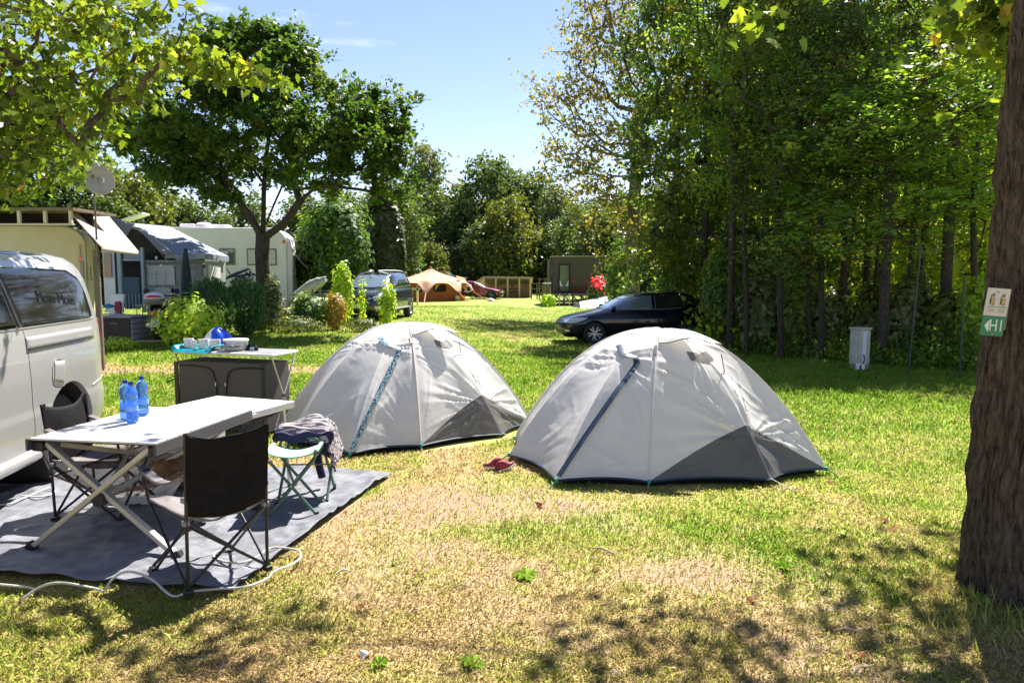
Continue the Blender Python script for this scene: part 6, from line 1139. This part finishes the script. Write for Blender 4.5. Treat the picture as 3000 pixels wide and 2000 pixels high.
def sign():
    Y = 3.60; c = lambda px, py: at(px, py, Y); A, B_, C, D = c(2888, 843), c(2956, 845), c(2942, 988), c(2876, 980); o = (A + B_ + C + D) / 4; ux = ((B_ - A) + (C - D)).normalized(); uy = ((A - D) + (B_ - C)); uy = (uy - ux * uy.dot(ux)).normalized(); n = ux.cross(uy)
    if n.y > 0: n = -n
    Wd = ((B_ - A).length + (C - D).length) / 2; H = ((A - D).length + (B_ - C).length) / 2; t = empty('trail_sign', tuple(o), 0, 'small white over green sign reading H1 with left arrow, fixed to the tree trunk', 'sign')
    rot = Matrix((ux, uy, n)).transposed().to_4x4(); sh = Matrix.Identity(4); t.matrix_world = Matrix.Translation(o) @ rot; hw = Wd / 2; sk = -.1
    def plate(nm, y0, y1, m): q = MB(); q.prism([(-hw + sk * (H / 2 - y0) * .0, y0), (hw, y0), (hw, y1), (-hw, y1)], .006, lambda u, v, w_: (u - sk * v * .6, v, w_)); return q.build(nm, m, t, bevel=.0015)
    w1 = plate('white_plate', -H * .08, H / 2, SIGNW); g1 = plate('green_plate', -H / 2, -H * .085, SIGNG); gy = -H * .29
    MB().prism([(-hw * .78, gy), (-hw * .38, gy + H * .13), (-hw * .38, gy - H * .13)], .002, lambda u, v, w_: (u - sk * v * .6, v, .0045 + w_)).build('arrow', SIGNT, g1)
    M = Matrix.Translation((hw * .27 + .06 * gy, gy, .0042)) @ Matrix.Diagonal((.72, 1, 1, 1)); text_mesh('H1', H * .36, SIGNT, 'lettering', g1, M, .001)
    for s in (-1, 1):
        x = s * hw * .45; y = H * .29; f = lambda u, v, w_: (x + u - sk * (y + v) * .6, y + v, .0042 + w_)
        m = MB(); m.prism([(-.011, -.03), (.006, -.034), (.012, -.018), (.012, 0), (-.009, .002), (-.013, -.014)], .001, f); m.build('hand_body_print', SIGNY, w1)
        m = MB(); [m.prism([(-.013 + .006 * k, .006 + .006 * (k % 2)), (-.006 + .006 * k, .004 + .006 * (k % 2)), (-.002 + .005 * k, .018 + .006 * (k % 2)), (-.009 + .006 * k, .018 + .004 * k)], .001, f) for k in range(3)]; m.prism([(-.013, -.03), (-.009, -.03), (-.007, .003), (-.013, .003)], .001, f); m.prism([(.0, -.035), (.012, -.02), (.012, -.026), (.0, -.04)], .001, f); m.build('grey_print', SIGNB, w1)
        f2 = lambda u, v, w_: (x + u - sk * (H * .09) * .6, H * .09 + v, .0042 + w_); m = MB()
        for k, (l_, hh) in enumerate(((.9, .006), (.62, .004), (.66, .004))): m.prism([(-hw * .42 * l_, -.012 * k + .004 - hh / 2), (hw * .42 * l_, -.012 * k + .004 - hh / 2 + (.004 if k == 2 else 0)), (hw * .42 * l_, -.012 * k + .004 + hh / 2 + (.004 if k == 2 else 0)), (-hw * .42 * l_, -.012 * k + .004 + hh / 2)], .0008, f2)
        m.build('text_lines', mat('faded print', G(.3, .28, .26), None), w1)
    MB().lathe([(0, .002), (.005, .001), (.005, -.004)], (.0, H * .42, .005), 8).build('nail', PLG, t); MB().lathe([(0, .002), (.005, .001), (.005, -.004)], (-.005, -H * .46, .005), 8).build('nail', PLG, t)
    MB().box((Wd * .32, 0, -.04), (Wd * .5, H * .7, .075)).build('backing_block', WOODD, t)
sign()
def poplar():
    Yd = 35; q = at(1853, 880, Yd); o = (q.x, Yd, tz(q.x, Yd)); B = [(1650, 330, 110, 130, 35, 2.0), (1590, 250, 60, 60, 35, 1.0), (1760, 200, 120, 150, 35, 2.4), (1720, 100, 80, 110, 35, 1.6), (1830, 60, 120, 160, 35, 2.4), (1900, 150, 130, 200, 35.5, 2.6), (1740, 440, 120, 110, 34.5, 2.2), (1850, 350, 120, 140, 35, 2.4), (1700, 540, 110, 80, 34.5, 1.8), (1790, 620, 130, 90, 34, 2.0), (1880, 560, 100, 120, 35, 2.0), (1640, 470, 60, 60, 35, 1.0), (1850, -100, 160, 120, 35, 2.4), (1800, 720, 90, 60, 33.5, 1.3), (1555, 240, 25, 30, 35, .5), (1610, 170, 25, 40, 35, .5), (1700, 15, 35, 40, 35, .5)]
    tree('poplar_tree', 'tall airy tree with browning leaves and grey trunk beyond the black estate car', 'tree', o, [(0, 0, 0), rel(1856, 820, Yd, o), rel(1850, 720, Yd, o), rel(1858, 600, Yd, o), rel(1866, 450, Yd, o), rel(1878, 300, Yd, o)], pblobs(B, o), 520, 24, .17, T_LEAF, LM_POPLAR, BARKG, 41, .3, spread=.42, flat=.3, shell=.15, step=.7, r_tip=.011)
poplar()
# archetypes for woods and backdrop; copies share their meshes
def proto(name, label, B, ntips, per, ls, lm, seed, r, H, tmpl=T_LEAF, spread=.5, bark=BARKD, shell=.35, lean=.0, flat=.6):
    return tree(name, label, 'tree', (0, 0, 0), [(0, 0, 0), (lean * .1, 0, H * .12), (lean * .3, 0, H * .3), (lean * .6, 0, H * .5), (lean, 0, H * .7)], B, ntips, per, ls, tmpl, lm, bark, seed, r, spread=spread, shell=shell, step=.8, r_tip=.012, flat=flat)
def plant_copy(src, x, y, s, rz, label, group, sz=None, lm=None, first=[set()]):
    if src.name not in first[0]: first[0].add(src.name); o = src
    else: o = copy_tree(src)
    o.location = (x, y, tz(x, y)); o.rotation_euler = (0, 0, rz); o.scale = (s, s, sz or s); o['label'] = label
    if lm:
        for c in kids(o):
            if c.name.startswith('crown'): c.material_slots[0].link = 'OBJECT'; c.material_slots[0].material = lm
    if group: o['group'] = group
    return o
# woodland on the right: tall stems with foliage high up and a leafy skirt on the field side
WA = proto('woodland_tree', 'x', [(0, 0, 11, 2.4, 2.4, 2.5), (.8, .5, 8.0, 2.6, 2.4, 2.0), (-.9, -.3, 6.2, 2.0, 2.0, 1.4), (.2, 0, 13.4, 1.5, 1.5, 1.6)], 150, 72, .13, LM_WOOD, 51, .12, 13, spread=.4)
WB = proto('woodland_tree', 'x', [(0, 0, 10, 1.9, 1.9, 3.4), (.5, 0, 6.4, 1.5, 1.5, 1.5), (-.3, .3, 13, 1.3, 1.3, 1.5), (0, .6, 4.2, 1.2, 1.2, 1.0)], 120, 70, .13, LM_WOOD, 52, .085, 12, spread=.4, lean=.5)
WC = proto('woodland_tree', 'x', [(0, 0, 6.5, 2.3, 2.2, 2.6), (.4, -.2, 3.4, 2.0, 1.9, 1.9), (-.3, .3, 9.6, 1.9, 1.9, 2.3), (0, 0, 12, 1.3, 1.3, 1.4), (-.5, 0, 1.6, 1.5, 1.4, 1.0)], 230, 72, .13, LM_WOOD, 53, .13, 11, spread=.38, tmpl=T_maple())
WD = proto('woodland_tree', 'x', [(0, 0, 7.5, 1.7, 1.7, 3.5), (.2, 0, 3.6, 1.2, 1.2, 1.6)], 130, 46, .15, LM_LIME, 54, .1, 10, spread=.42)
LM_WOODG = leafmat('dark blue green woodland leaves', [(0, G(.045, .085, .03)), (.5, G(.08, .14, .045)), (.85, G(.16, .22, .07)), (1, G(.28, .3, .12))], tl=.5, rough=.4)
LM_WOODY = leafmat('turning woodland leaves', [(0, G(.05, .085, .014)), (.5, G(.1, .14, .02)), (.8, G(.2, .21, .03)), (1, G(.36, .28, .05))], tl=.5)
HT = {WA.name: 15.2, WB.name: 14.8, WC.name: 13.6, WD.name: 11.2}
GW = 'trees of the dense wood on the right'
WPOS = [ # (px at ground, depth, proto, scale, label)
    (1975, 24.5, WC, 1.12, 'leafy tree with foliage down to the grass at the left end of the wood'), (2060, 21.5, WC, 1.0, 'dense dark tree just right of the parked estate car'),
    (2140, 18.0, WA, .95, 'tall wood tree with straight stem right above the tail of the estate car'), (2235, 19.5, WC, .9, 'dark crowned tree second right of the estate car'), (2292, 16.2, WB, .95, 'slim dark stem nearest behind the right tent'),
    (2352, 17.6, WA, 1.0, 'mid wood tree between slim stems behind the right tent'), (2412, 15.4, WB, .9, 'slim leaning stem left of the electricity pillar'), (2468, 16.8, WB, 1.05, 'straight slim stem directly behind the electricity pillar'),
    (2590, 14.2, WA, 1.15, 'thick pale barked wood tree right of the electricity pillar'), (2535, 18.5, WA, .9, 'wood tree further back behind the electricity pillar'), (2682, 17.5, WB, 1.0, 'slim wood tree behind the leaning fence post'),
    (2768, 14.6, WA, 1.2, 'thick dark stemmed tree between the two fence posts'), (2930, 15.5, WD, 1.0, 'sunlit yellow green tree just left of the signed trunk'),
    (2320, 23, WC, 1.1, 'dark tree deeper in the wood, above the right tent'), (2480, 23, WA, 1.1, 'high crowned tree deep in the wood, above the pillar'), (2640, 24, WD, 1.15, 'lime green backlit tree deep in the wood, between thick stems'), (2800, 25, WD, 1.15, 'lime green tree deep in the wood near the right edge'),
    (2160, 26, WA, 1.15, 'tall tree deep in the wood, above the estate car'), (2400, 30, WD, 1.3, 'lime green backlit tree far back in the wood'), (2230, 33, WD, 1.3, 'lime green backlit tree far behind the left part of the wood'),
    (2600, 33, WD, 1.4, 'lime green backlit tree far back behind the pillar')]
for k, (px, Y, pr, s, lb) in enumerate(WPOS):
    Y = Y + 1.3; x = (px - 1500) / F * Y; hc = min((Y - 10.2) / .66 * (.92 + .1 * math.sin(k * 3)), 13.5); plant_copy(pr, x, Y, s * .85, k * 2.4, lb, GW, hc / HT[pr.name], None if pr is WD else (LM_WOOD, LM_WOODG, LM_WOODY)[(k * 7 + 1) % 3])
# slender bare stems inside the wood
g = rs(77); stem0 = None; ORD = 'first second third fourth fifth sixth seventh eighth ninth tenth eleventh twelfth thirteenth fourteenth fifteenth sixteenth'.split()
for k, (px, Y) in enumerate([(2105, 19.5), (2190, 17.2), (2262, 18.4), (2385, 16.3), (2440, 19.5), (2645, 15.5), (2710, 19), (2860, 14.5), (2560, 18)]):
    if stem0 is None:
        stem0 = empty('sapling', (0, 0, 0)); tips = [np.array([.25 * math.sin(i * 2.1) * (1 + i * .12), .3 * math.cos(i * 1.7), 2.2 + .55 * i]) for i in range(14)]
        segs, _p = skeleton([(0, 0, -.1), (.06, 0, 1.5), (.02, .05, 3.5), (.16, 0, 5.5), (.1, .1, 8.5)], tips, 5, .065, r_tip=.008); limb_mesh('trunk', segs, BARKD, stem0); C = np.repeat(np.array(tips), 26, 0); C = C + rs(6).normal(size=C.shape) * .32; leafcloud('crown', C, .13, T_LEAF, LM_WOOD, stem0, 7); o = stem0
    else: o = copy_tree(stem0)
    Y += 1.2; x = (px - 1500) / F * Y; o.location = (x, Y, tz(x, Y)); o.rotation_euler = (g.normal() * .09, g.normal() * .09, k); s = g.uniform(.65, 1.0); o.scale = (s, s, s)
    rank = sorted([2105, 2190, 2262, 2385, 2440, 2645, 2710, 2860, 2560]).index(px)
    tag(o, ORD[rank] + ' slender dark sapling from the left among the shaded stems of the wood', 'sapling', 'saplings in the shade of the wood')
# backdrop beyond the field
FA = proto('backdrop_tree', 'x', [(0, 0, 8, 3.2, 3.2, 3.2), (1.2, 0, 5, 3.0, 3.0, 2.4), (-1.2, .5, 4.2, 2.8, 2.8, 2.4), (.2, 0, 11.2, 2.0, 2.0, 1.8), (0, 0, 1.8, 2.8, 2.8, 1.6)], 420, 30, .36, LM_FAR, 61, .22, 11, spread=.62)
FB = proto('backdrop_tree', 'x', [(0, 0, 6, 2.4, 2.4, 3.6), (.4, 0, 10.2, 1.6, 1.6, 2.6), (-.5, 0, 3, 2.4, 2.4, 2.2)], 330, 30, .34, LM_FARG, 62, .2, 12, spread=.6)
FC = proto('backdrop_tree', 'x', [(0, 0, 3.4, 2.8, 2.6, 2.6), (1.4, 0, 2.0, 2.0, 2.0, 1.6), (-1.3, 0, 2.2, 2.0, 2.0, 1.7), (0, 0, 5.6, 1.8, 1.8, 1.4)], 330, 30, .32, LM_FARY, 63, .18, 5, spread=.55)
GB = 'trees along the far side of the field'
FPOS = [(1235, 400, 78, FB, 'feathery greyish tree rising above the maple crown edge, top beside the sky'), (1165, 520, 66, FA, 'green far tree behind the clipped conifer'), (1275, 545, 74, FA, 'far tree above the orange tent, left of the tall green one'), (1345, 520, 80, FB, 'grey green far tree directly above the orange tent peak'), (1425, 445, 76, FA, 'tall green far tree with twin tops, left of centre'), (1490, 470, 80, FA, 'tall far tree right of the twin topped one'),
        (1485, 560, 66, FC, 'yellowish rounded far tree above the timber shelter'), (1560, 495, 78, FA, 'far tree with gaps beside the poplar'), (1630, 530, 72, FB, 'greyish far tree left of the poplar stem'), (1690, 600, 62, FA, 'far tree above the grey cabin'), (1560, 660, 68, FC, 'low bushy tree behind the timber shelter roof'), (1260, 700, 64, FC, 'pale low bushy tree behind the orange tent'), (1330, 715, 70, FB, 'grey bush tree right behind the orange tent'),
        (1410, 640, 68, FA, 'dark tree between orange tent and timber shelter'), (1640, 640, 66, FA, 'dark tree directly behind the grey cabin'), (1760, 600, 58, FA, 'far tree right of the grey cabin'), (1850, 560, 60, FC, 'bushy tree behind the grey trunk'), (1950, 520, 56, FA, 'far tree glimpsed at the left end of the wood'),
        (360, 480, 52, FC, 'light green tree rising behind the grey awning'), (420, 500, 58, FC, 'yellow green tree left of the maple, behind the awning'), (300, 560, 48, FA, 'tree behind the satellite dish pole'), (520, 560, 56, FA, 'green tree behind the motorhome roof, left'), (620, 600, 56, FA, 'dark tree behind the motorhome roof, middle'), (150, 560, 50, FA, 'far tree behind the timber shelter roof'), (10, 540, 50, FB, 'greyish far tree above the silver van'), (-150, 500, 50, FA, 'far tree beyond the left edge of the shelter'), (720, 560, 60, FA, 'far tree glimpsed under the maple crown'), (880, 560, 60, FA, 'far tree behind the round green tree'), (1010, 540, 66, FA, 'far tree between the maple crown and the conifer'), (1100, 540, 70, FB, 'greyish far tree behind the conifer top')]
topz = {FA.name: 13.2, FB.name: 13.3, FC.name: 7.4}
for k, (px, py, Y, pr, lb) in enumerate(FPOS):
    if 1180 < px < 1720: Y += 12
    q = at(px, py, Y); H = q.z - tz(q.x, Y); s = H / topz[pr.name]; sx = min(max(s, .75), 1.25); plant_copy(pr, q.x, Y, sx, k * 1.9, lb, GB, s)
for k in range(11): # second row closing the view low down
    px = 1180 + 75 * k; Y = 98 + 4 * math.sin(k * 2); q = at(px, 600 + 30 * math.sin(k * 1.7), Y); plant_copy(FA, q.x, Y, 1.3, k, ORD[k] + ' tree from the left in the shadowed second row beyond the field', GB, .9)
for k, (x, y) in enumerate([(34, 30), (30, 42), (40, 22), (38, 12), (26, 50), (20, 62), (-38, 40), (-32, 30), (-40, 20), (-30, 48)]): plant_copy(FA if k % 2 else FB, x, y, 1.2, k, ORD[k] + (' tall tree closing the view right of the wood' if x > 0 else ' tall tree closing the view left of the caravans'), GB, 1.1)

for k, (px, Y, s_) in enumerate([(2120, 44, 1.2), (2260, 40, 1.1), (2400, 43, 1.25), (2540, 39, 1.1), (2680, 37, 1.15), (2810, 35, 1.1), (2940, 33, 1.2)]):
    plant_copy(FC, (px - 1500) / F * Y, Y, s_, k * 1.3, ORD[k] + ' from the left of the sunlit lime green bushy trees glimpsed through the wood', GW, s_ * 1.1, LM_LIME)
# ---- shrubs
def bush(name, label, px, py, Y, wpx, hpx, n, ls, lm, seed, tmpl=T_LEAF, dep=None, group=None, cat='shrub', stems=7, flat=.4, shell=.55, flowers=None, updir=False, cone=0.0, box=False):
    q = at(px, py, Y); t = empty(name, (q.x, Y, tz(q.x, Y)), 0, label, cat, group); k = Y / F; rx = wpx * k / 2; top = at(px, py - hpx, Y).z - t.location.z; H = top; ry = dep or rx * .8; g = rs(seed)
    d = g.normal(size=(n, 3)); d /= np.linalg.norm(d, axis=1)[:, None]; r = (shell + (1 - shell) * g.rand(n)) ** .7
    if box: d = g.uniform(-1, 1, (n, 3)); ax = g.randint(0, 3, n); d[np.arange(n), ax] = np.sign(d[np.arange(n), ax]); r = .75 + .25 * g.rand(n); d[:, 2] *= .96
    lump = 1 + .22 * (vnoise(d[:, 0] * 2.5 + seed, d[:, 2] * 2.5 + d[:, 1] * 2) - .5) * 2
    P = d * (r * lump)[:, None] * np.array([rx, ry, H * .52]); P[:, 2] += H * .5
    if cone: f = np.clip(1 - cone * (P[:, 2] / H - .15), .12, 1); P[:, 0] *= f; P[:, 1] *= f
    P[:, 2] = np.maximum(P[:, 2], .02); m = MB()
    for s in range(stems): a = 2.4 * s; m.tube(curve_pts([(.04 * math.cos(a), .04 * math.sin(a), -.05), (rx * .3 * math.cos(a), ry * .3 * math.sin(a), H * .4), (rx * .55 * math.cos(a), ry * .55 * math.sin(a), H * .8)], 3), [.018, .016, .014, .012, .01, .008, .006], 5)
    m.build('stem', STEM, t, 60); leafcloud('foliage', P, ls, tmpl, lm, t, seed, flat, updir=updir)
    if flowers: fm, fn = flowers; fp = P[g.choice(n, fn)] * 1.04; fp = np.repeat(fp, 9, 0) + g.normal(size=(fn * 9, 3)) * ls * .35; leafcloud('blossoms', fp, ls * .6, T_QUAD, fm, t, seed + 1, .3)
    return t
bush('yellow_green_shrub', 'bright yellow green leafy shrub between the motorcycles and the cupboard', 562, 1005, 16.6, 215, 140, 1700, .11, LM_BRIGHT, 71, T_LEAF, stems=9, shell=.2)
bush('yellow_green_shrub', 'small bright shoots left of the folded parasol foot', 505, 1000, 17.2, 70, 60, 250, .1, LM_BRIGHT, 72, stems=5, shell=.1)
bush('juniper_shrub', 'feathery green juniper in front of the grey awning', 622, 935, 18.9, 135, 118, 7000, .11, LM_JUN, 73, T_NEED, updir=True, shell=.5)
bush('juniper_shrub', 'dark clipped juniper at the foot of the maple', 717, 948, 19.9, 125, 130, 8000, .10, LM_JUN, 74, T_NEED, updir=True, shell=.5)
bush('tall_weeds', 'tall dusty weeds between the dark juniper and the wire fence', 800, 950, 21.0, 80, 150, 1800, .09, LM_WEED, 75, stems=12, shell=.1, cone=.5, flowers=(LM_WHITE, 25))
bush('hydrangea_shrub', 'dark leaved shrub with white blossoms left of the orange shrub', 903, 945, 21.5, 110, 85, 1700, .11, LM_MID, 76, flowers=(LM_WHITE, 34), shell=.4)
bush('orange_shrub', 'rounded orange tinted shrub in front of the off-roader', 980, 944, 21.8, 76, 88, 2200, .07, LM_ORANGE, 77, shell=.45)
bush('lime_shrub', 'lime green leafy shrub behind the orange shrub', 1005, 940, 24.5, 80, 180, 1500, .12, LM_BRIGHT, 78, shell=.3, cone=.3)
bush('young_tree', 'thin young tree with few leaves in front of the off-roader', 1062, 950, 21.6, 26, 150, 230, .09, LM_BRIGHT, 79, stems=1, cat='young tree', shell=.0, group='young trees in front of the off-roader')
bush('young_tree', 'fuller young tree covering the right headlamp of the off-roader', 1136, 944, 21.8, 56, 125, 900, .1, LM_BRIGHT, 80, stems=3, cat='young tree', shell=.1, group='young trees in front of the off-roader')
bush('low_groundcover', 'low dry weeds under the white blossomed shrub', 860, 955, 20.6, 200, 28, 1300, .08, LM_WEED, 81, stems=3, shell=.1)
bush('low_groundcover', 'low weeds along the bonnet side of the off-roader', 1060, 955, 21.2, 150, 26, 800, .08, LM_WEED, 82, stems=3, shell=.1)
bush('low_groundcover', 'low leafy weeds beside the tail lamp of the silver van', 350, 1022, 16.2, 110, 36, 900, .07, LM_BRIGHT, 83, stems=3, shell=.1)
bush('clipped_conifer', 'tall clipped conifer hedge column behind the off-roader', 1130, 880, 31, 130, 350, 9000, .22, LM_THUJA, 84, T_LEAF, cone=.35, shell=.72, stems=3, cat='conifer')
bush('round_green_tree', 'round bright green tree between the motorhome and the conifer', 985, 800, 28.5, 215, 255, 5200, .2, LM_MID, 85, T_LEAF, shell=.5, cat='tree')
bush('dark_evergreen', 'dark evergreen bush behind the wire fence beside the motorhome', 925, 880, 29.5, 150, 260, 4200, .18, LM_WOOD, 86, shell=.4, cat='shrub')
bush('red_flower_bush', 'bush with red blossom right of the grey cabin', 1752, 868, 47, 60, 60, 700, .25, LM_FAR, 87); 
q = at(1753, 828, 46.2); t_ = empty('red_blossom_clump', (q.x, 46.2, tz(q.x, 46.2)), 0, 'clump of vivid red blossom beside the grey cabin', 'flowers'); g_ = rs(9); leafcloud('blossoms', g_.normal(size=(110, 3)) * np.array([.2, .18, .2]) + np.array([0, 0, q.z - tz(q.x, 46.2)]), .22, T_QUAD, LM_RED, t_, 9); MB().tube([(0, 0, 0), (0, 0, 1.6)], .04, 6).build('stem', STEM, t_)
bush('conifer_bush', 'dark green bush between the grey cabin and the grey trunk', 1822, 880, 38, 90, 150, 2600, .2, LM_WOOD, 88, shell=.5)
bush('hazel_bush', 'sunlit bush leaning over the right end of the grey cabin', 1822, 800, 40, 110, 130, 1500, .2, LM_MID, 89, shell=.3)
bush('hazel_bush', 'yellow green bush at the foot of the wood behind the estate car', 1960, 900, 27, 130, 120, 1800, .16, LM_MID, 90, shell=.3)
bush('cabin_weeds', 'low bright weeds at the foot of the cabin steps', 1608, 885, 46, 50, 22, 300, .2, LM_BRIGHT, 91)
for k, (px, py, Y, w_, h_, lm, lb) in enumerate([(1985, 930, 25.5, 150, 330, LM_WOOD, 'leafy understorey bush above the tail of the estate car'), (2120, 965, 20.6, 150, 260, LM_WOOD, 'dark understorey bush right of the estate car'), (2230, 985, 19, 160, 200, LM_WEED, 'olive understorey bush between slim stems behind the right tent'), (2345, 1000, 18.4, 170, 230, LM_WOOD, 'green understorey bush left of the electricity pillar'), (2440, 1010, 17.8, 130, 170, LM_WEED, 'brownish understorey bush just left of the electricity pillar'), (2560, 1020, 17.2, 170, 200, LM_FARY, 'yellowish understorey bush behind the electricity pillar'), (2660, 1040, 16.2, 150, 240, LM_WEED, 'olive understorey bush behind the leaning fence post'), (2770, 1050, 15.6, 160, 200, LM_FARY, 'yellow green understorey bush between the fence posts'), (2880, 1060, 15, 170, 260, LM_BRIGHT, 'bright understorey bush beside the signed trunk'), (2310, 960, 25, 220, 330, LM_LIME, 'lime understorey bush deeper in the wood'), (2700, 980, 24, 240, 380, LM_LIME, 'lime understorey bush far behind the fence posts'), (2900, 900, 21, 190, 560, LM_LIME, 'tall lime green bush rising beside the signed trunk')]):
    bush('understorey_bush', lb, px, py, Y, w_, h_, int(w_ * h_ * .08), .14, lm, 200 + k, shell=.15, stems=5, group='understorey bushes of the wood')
# undergrowth along the wood edge: dense low mass nobody could count
def undergrowth():
    g = rs(99); n = 26000; px = g.uniform(2070, 3200, n); line = np.interp(px, [2070, 2250, 2500, 2860, 3200], [21, 18.2, 15.6, 13.4, 13.2]); Y = line + np.abs(g.normal(size=n)) * 2.2; x = (px - 1500) / F * Y
    h = g.rand(n) ** 1.5 * (.35 + .9 * sm(0, 1.8, Y - line)) * (.5 + 1.1 * fbm(x * 1.1, Y * 1.1)); C = np.stack([x, Y, terrain(x, Y) + h], 1)
    o = leafcloud('undergrowth', C, .085, T_LEAF, LM_WOOD, None, 98, .4); tag(o, 'shaded low undergrowth and ivy along the edge of the wood', 'undergrowth', kind='stuff')
    n = 9000; px = g.uniform(2000, 3100, n); Y = g.uniform(19, 30, n); x = (px - 1500) / F * Y; h = g.rand(n) * 2.6 * (fbm(x * .5, Y * .5)); C = np.stack([x, Y, terrain(x, Y) + h], 1)
    o = leafcloud('brushwood', C, .16, T_LEAF, LM_LIME, None, 97, .3); tag(o, 'sunlit tangled brushwood glimpsed through the stems of the wood', 'undergrowth', kind='stuff')
undergrowth()
# ---- small things on the lawn
def litter():
    LT = ['large reddish brown leaf below the front corner of the right tent', 'small brown leaf on the dry ground left of the bare patch', 'left one of two long brown leaves right of the right tent', 'right one of two long brown leaves right of the right tent', 'brown leaf just beyond the guy line of the right tent', 'rust coloured leaf left of the foot of the signed tree', 'small rust leaf on straw near the bottom left shade', 'brown leaf above the shaded bottom edge, right of centre', 'dark brown leaf near the bottom right corner', 'large pale crumpled scrap near the bottom edge, left of centre', 'brown leaf near the thin dark twig', 'curled brown leaf on the green lawn between the tents', 'pale speck in the grass beyond the right tent hem',
          'pale scrap on the field nearest behind the left tent', 'pale scrap on the field near the nose of the estate car', 'farthest pale scrap on the field beside the off-roader', 'orange leaf on the field in front of the estate car', 'yellow green leaf on dry lawn right of the groundsheet', 'small brown leaf between rosette and groundsheet', 'reddish leaf at the right tent foot panel', 'tiny pale scrap at the very bottom of the lawn']
    g = rs(12); LL = mat('fallen brown leaf', G(.3, .1, .04), G(.45, .2, .08), 30, .7, tl=.2); LP = mat('pale litter', G(.7, .62, .5), None, rough=.7); LY = mat('yellow fallen leaf', G(.5, .42, .08), None, tl=.2)
    for k, (px, py, m, s) in enumerate([(1590, 1482, LL, .07), (1462, 1545, LL, .03), (2600, 1525, LL, .06), (2612, 1547, LL, .06), (2435, 1415, LL, .05), (2718, 1728, LL, .05), (1045, 1774, LL, .045), (2205, 1762, LL, .05), (2510, 1925, LL, .07), (1075, 1925, LP, .055), (1755, 1668, LL, .04), (1546, 1128, LL, .05), (2430, 1470, LP, .04), (1455, 1030, LP, .12), (1540, 962, LP, .12), (1330, 948, LP, .12), (1560, 982, LL, .1), (1158, 1646, LY, .04), (1212, 1673, LL, .03), (2355, 1335, LL, .05), (1800, 2000 - 30, LP, .03)]):
        p = on(px, py, .012); mb = MB(); T = T_maple(); a = g.rand() * 6; mb.add([((x * math.cos(a) - y * math.sin(a)) * s, (x * math.sin(a) + y * math.cos(a)) * s, .3 * s * math.sin(5 * x + a) + .004) for x, y, z in T], [tuple(range(len(T)))])
        o = mb.build('fallen_leaf', m); o.location = p; tag(o, LT[k], 'leaf', 'fallen leaves and scraps on the lawn')
    for k, (px, py, n, s) in enumerate([(1540, 1692, 13, .075), (1110, 1950, 9, .05), (2870, 1760, 7, .08), (2300, 1668, 9, .06), (1380, 1950, 8, .06)]):
        p = on(px, py, 0); C = []; t = empty('weed_rosette', tuple(p), 0, ['bright green dandelion rosette in the middle of the dry lawn', 'small green weed near the bottom edge, left of centre', 'yellowing weed at the foot of the signed tree', 'low green weed right of centre on the lawn', 'green weed at the bottom edge below the rosette'][k], 'weed'); mb = MB()
        for j in range(n):
            a = j * 2.4; d = Vector((math.cos(a), math.sin(a), 0)); sd_ = Vector((-d.y, d.x, 0)); L_ = s * (.7 + .6 * g.rand()); z = .02 + .03 * g.rand()
            mb.add([tuple(sd_ * .006), tuple(d * L_ * .5 + sd_ * .013 + Vector((0, 0, z))), tuple(d * L_ + Vector((0, 0, z * .6))), tuple(d * L_ * .5 - sd_ * .013 + Vector((0, 0, z))), tuple(-sd_ * .006)], [(0, 1, 2, 3, 4)])
        mb.build('leaves', mat('dandelion green', G(.25, .4, .03), G(.34, .5, .06), 9, .5, tl=.3), t)
    for k, (a, b, r) in enumerate([((1735, 1604), (1800, 1622), .006), ((2495, 1975), (2550, 1950), .005), ((985, 1679), (1020, 1670), .007), ((1325, 1720), (1380, 1718), .004), ((1195, 1795), (1230, 1785), .005), ((2440, 1846), (2520, 1850), .004)]):
        p, q = on(*a, .012), on(*b, .012); o = MB().tube([(0, 0, 0), tuple((q - p) * .5 + Vector((0, .01, .012))), tuple(q - p)], r, 5).build('twig', PALE, None); o.location = p; tag(o, ['dark twig right of the green rosette', 'bent dry stalk near the bottom right corner', 'short thick twig right of the groundsheet corner', 'thin pale twig left of the green rosette', 'pale twig on straw above the bottom edge', 'long thin twig left of the signed tree'][k], 'twig', 'twigs on the lawn')
    # long grass blades at the foot of the signed tree
    n = 700; px = g.uniform(2700, 3080, n); py = g.normal(1790, 70, n); C = []
    P = np.array([tuple(on(a, b, 0)) for a, b in zip(px[:n], py[:n])]); o = leafcloud('long_grass', P, .085, [(0, 0, 0), (.03, .5, 0), (0, 1, .12), (-.03, .5, 0)], leafmat('long dry grass', [(0, G(.2, .2, .05)), (.5, G(.4, .33, .15)), (1, G(.25, .4, .05))], tl=.35), None, 15, .3, updir=True); tag(o, 'longer dry grass round the foot of the signed tree', 'grass', kind='stuff')
litter()
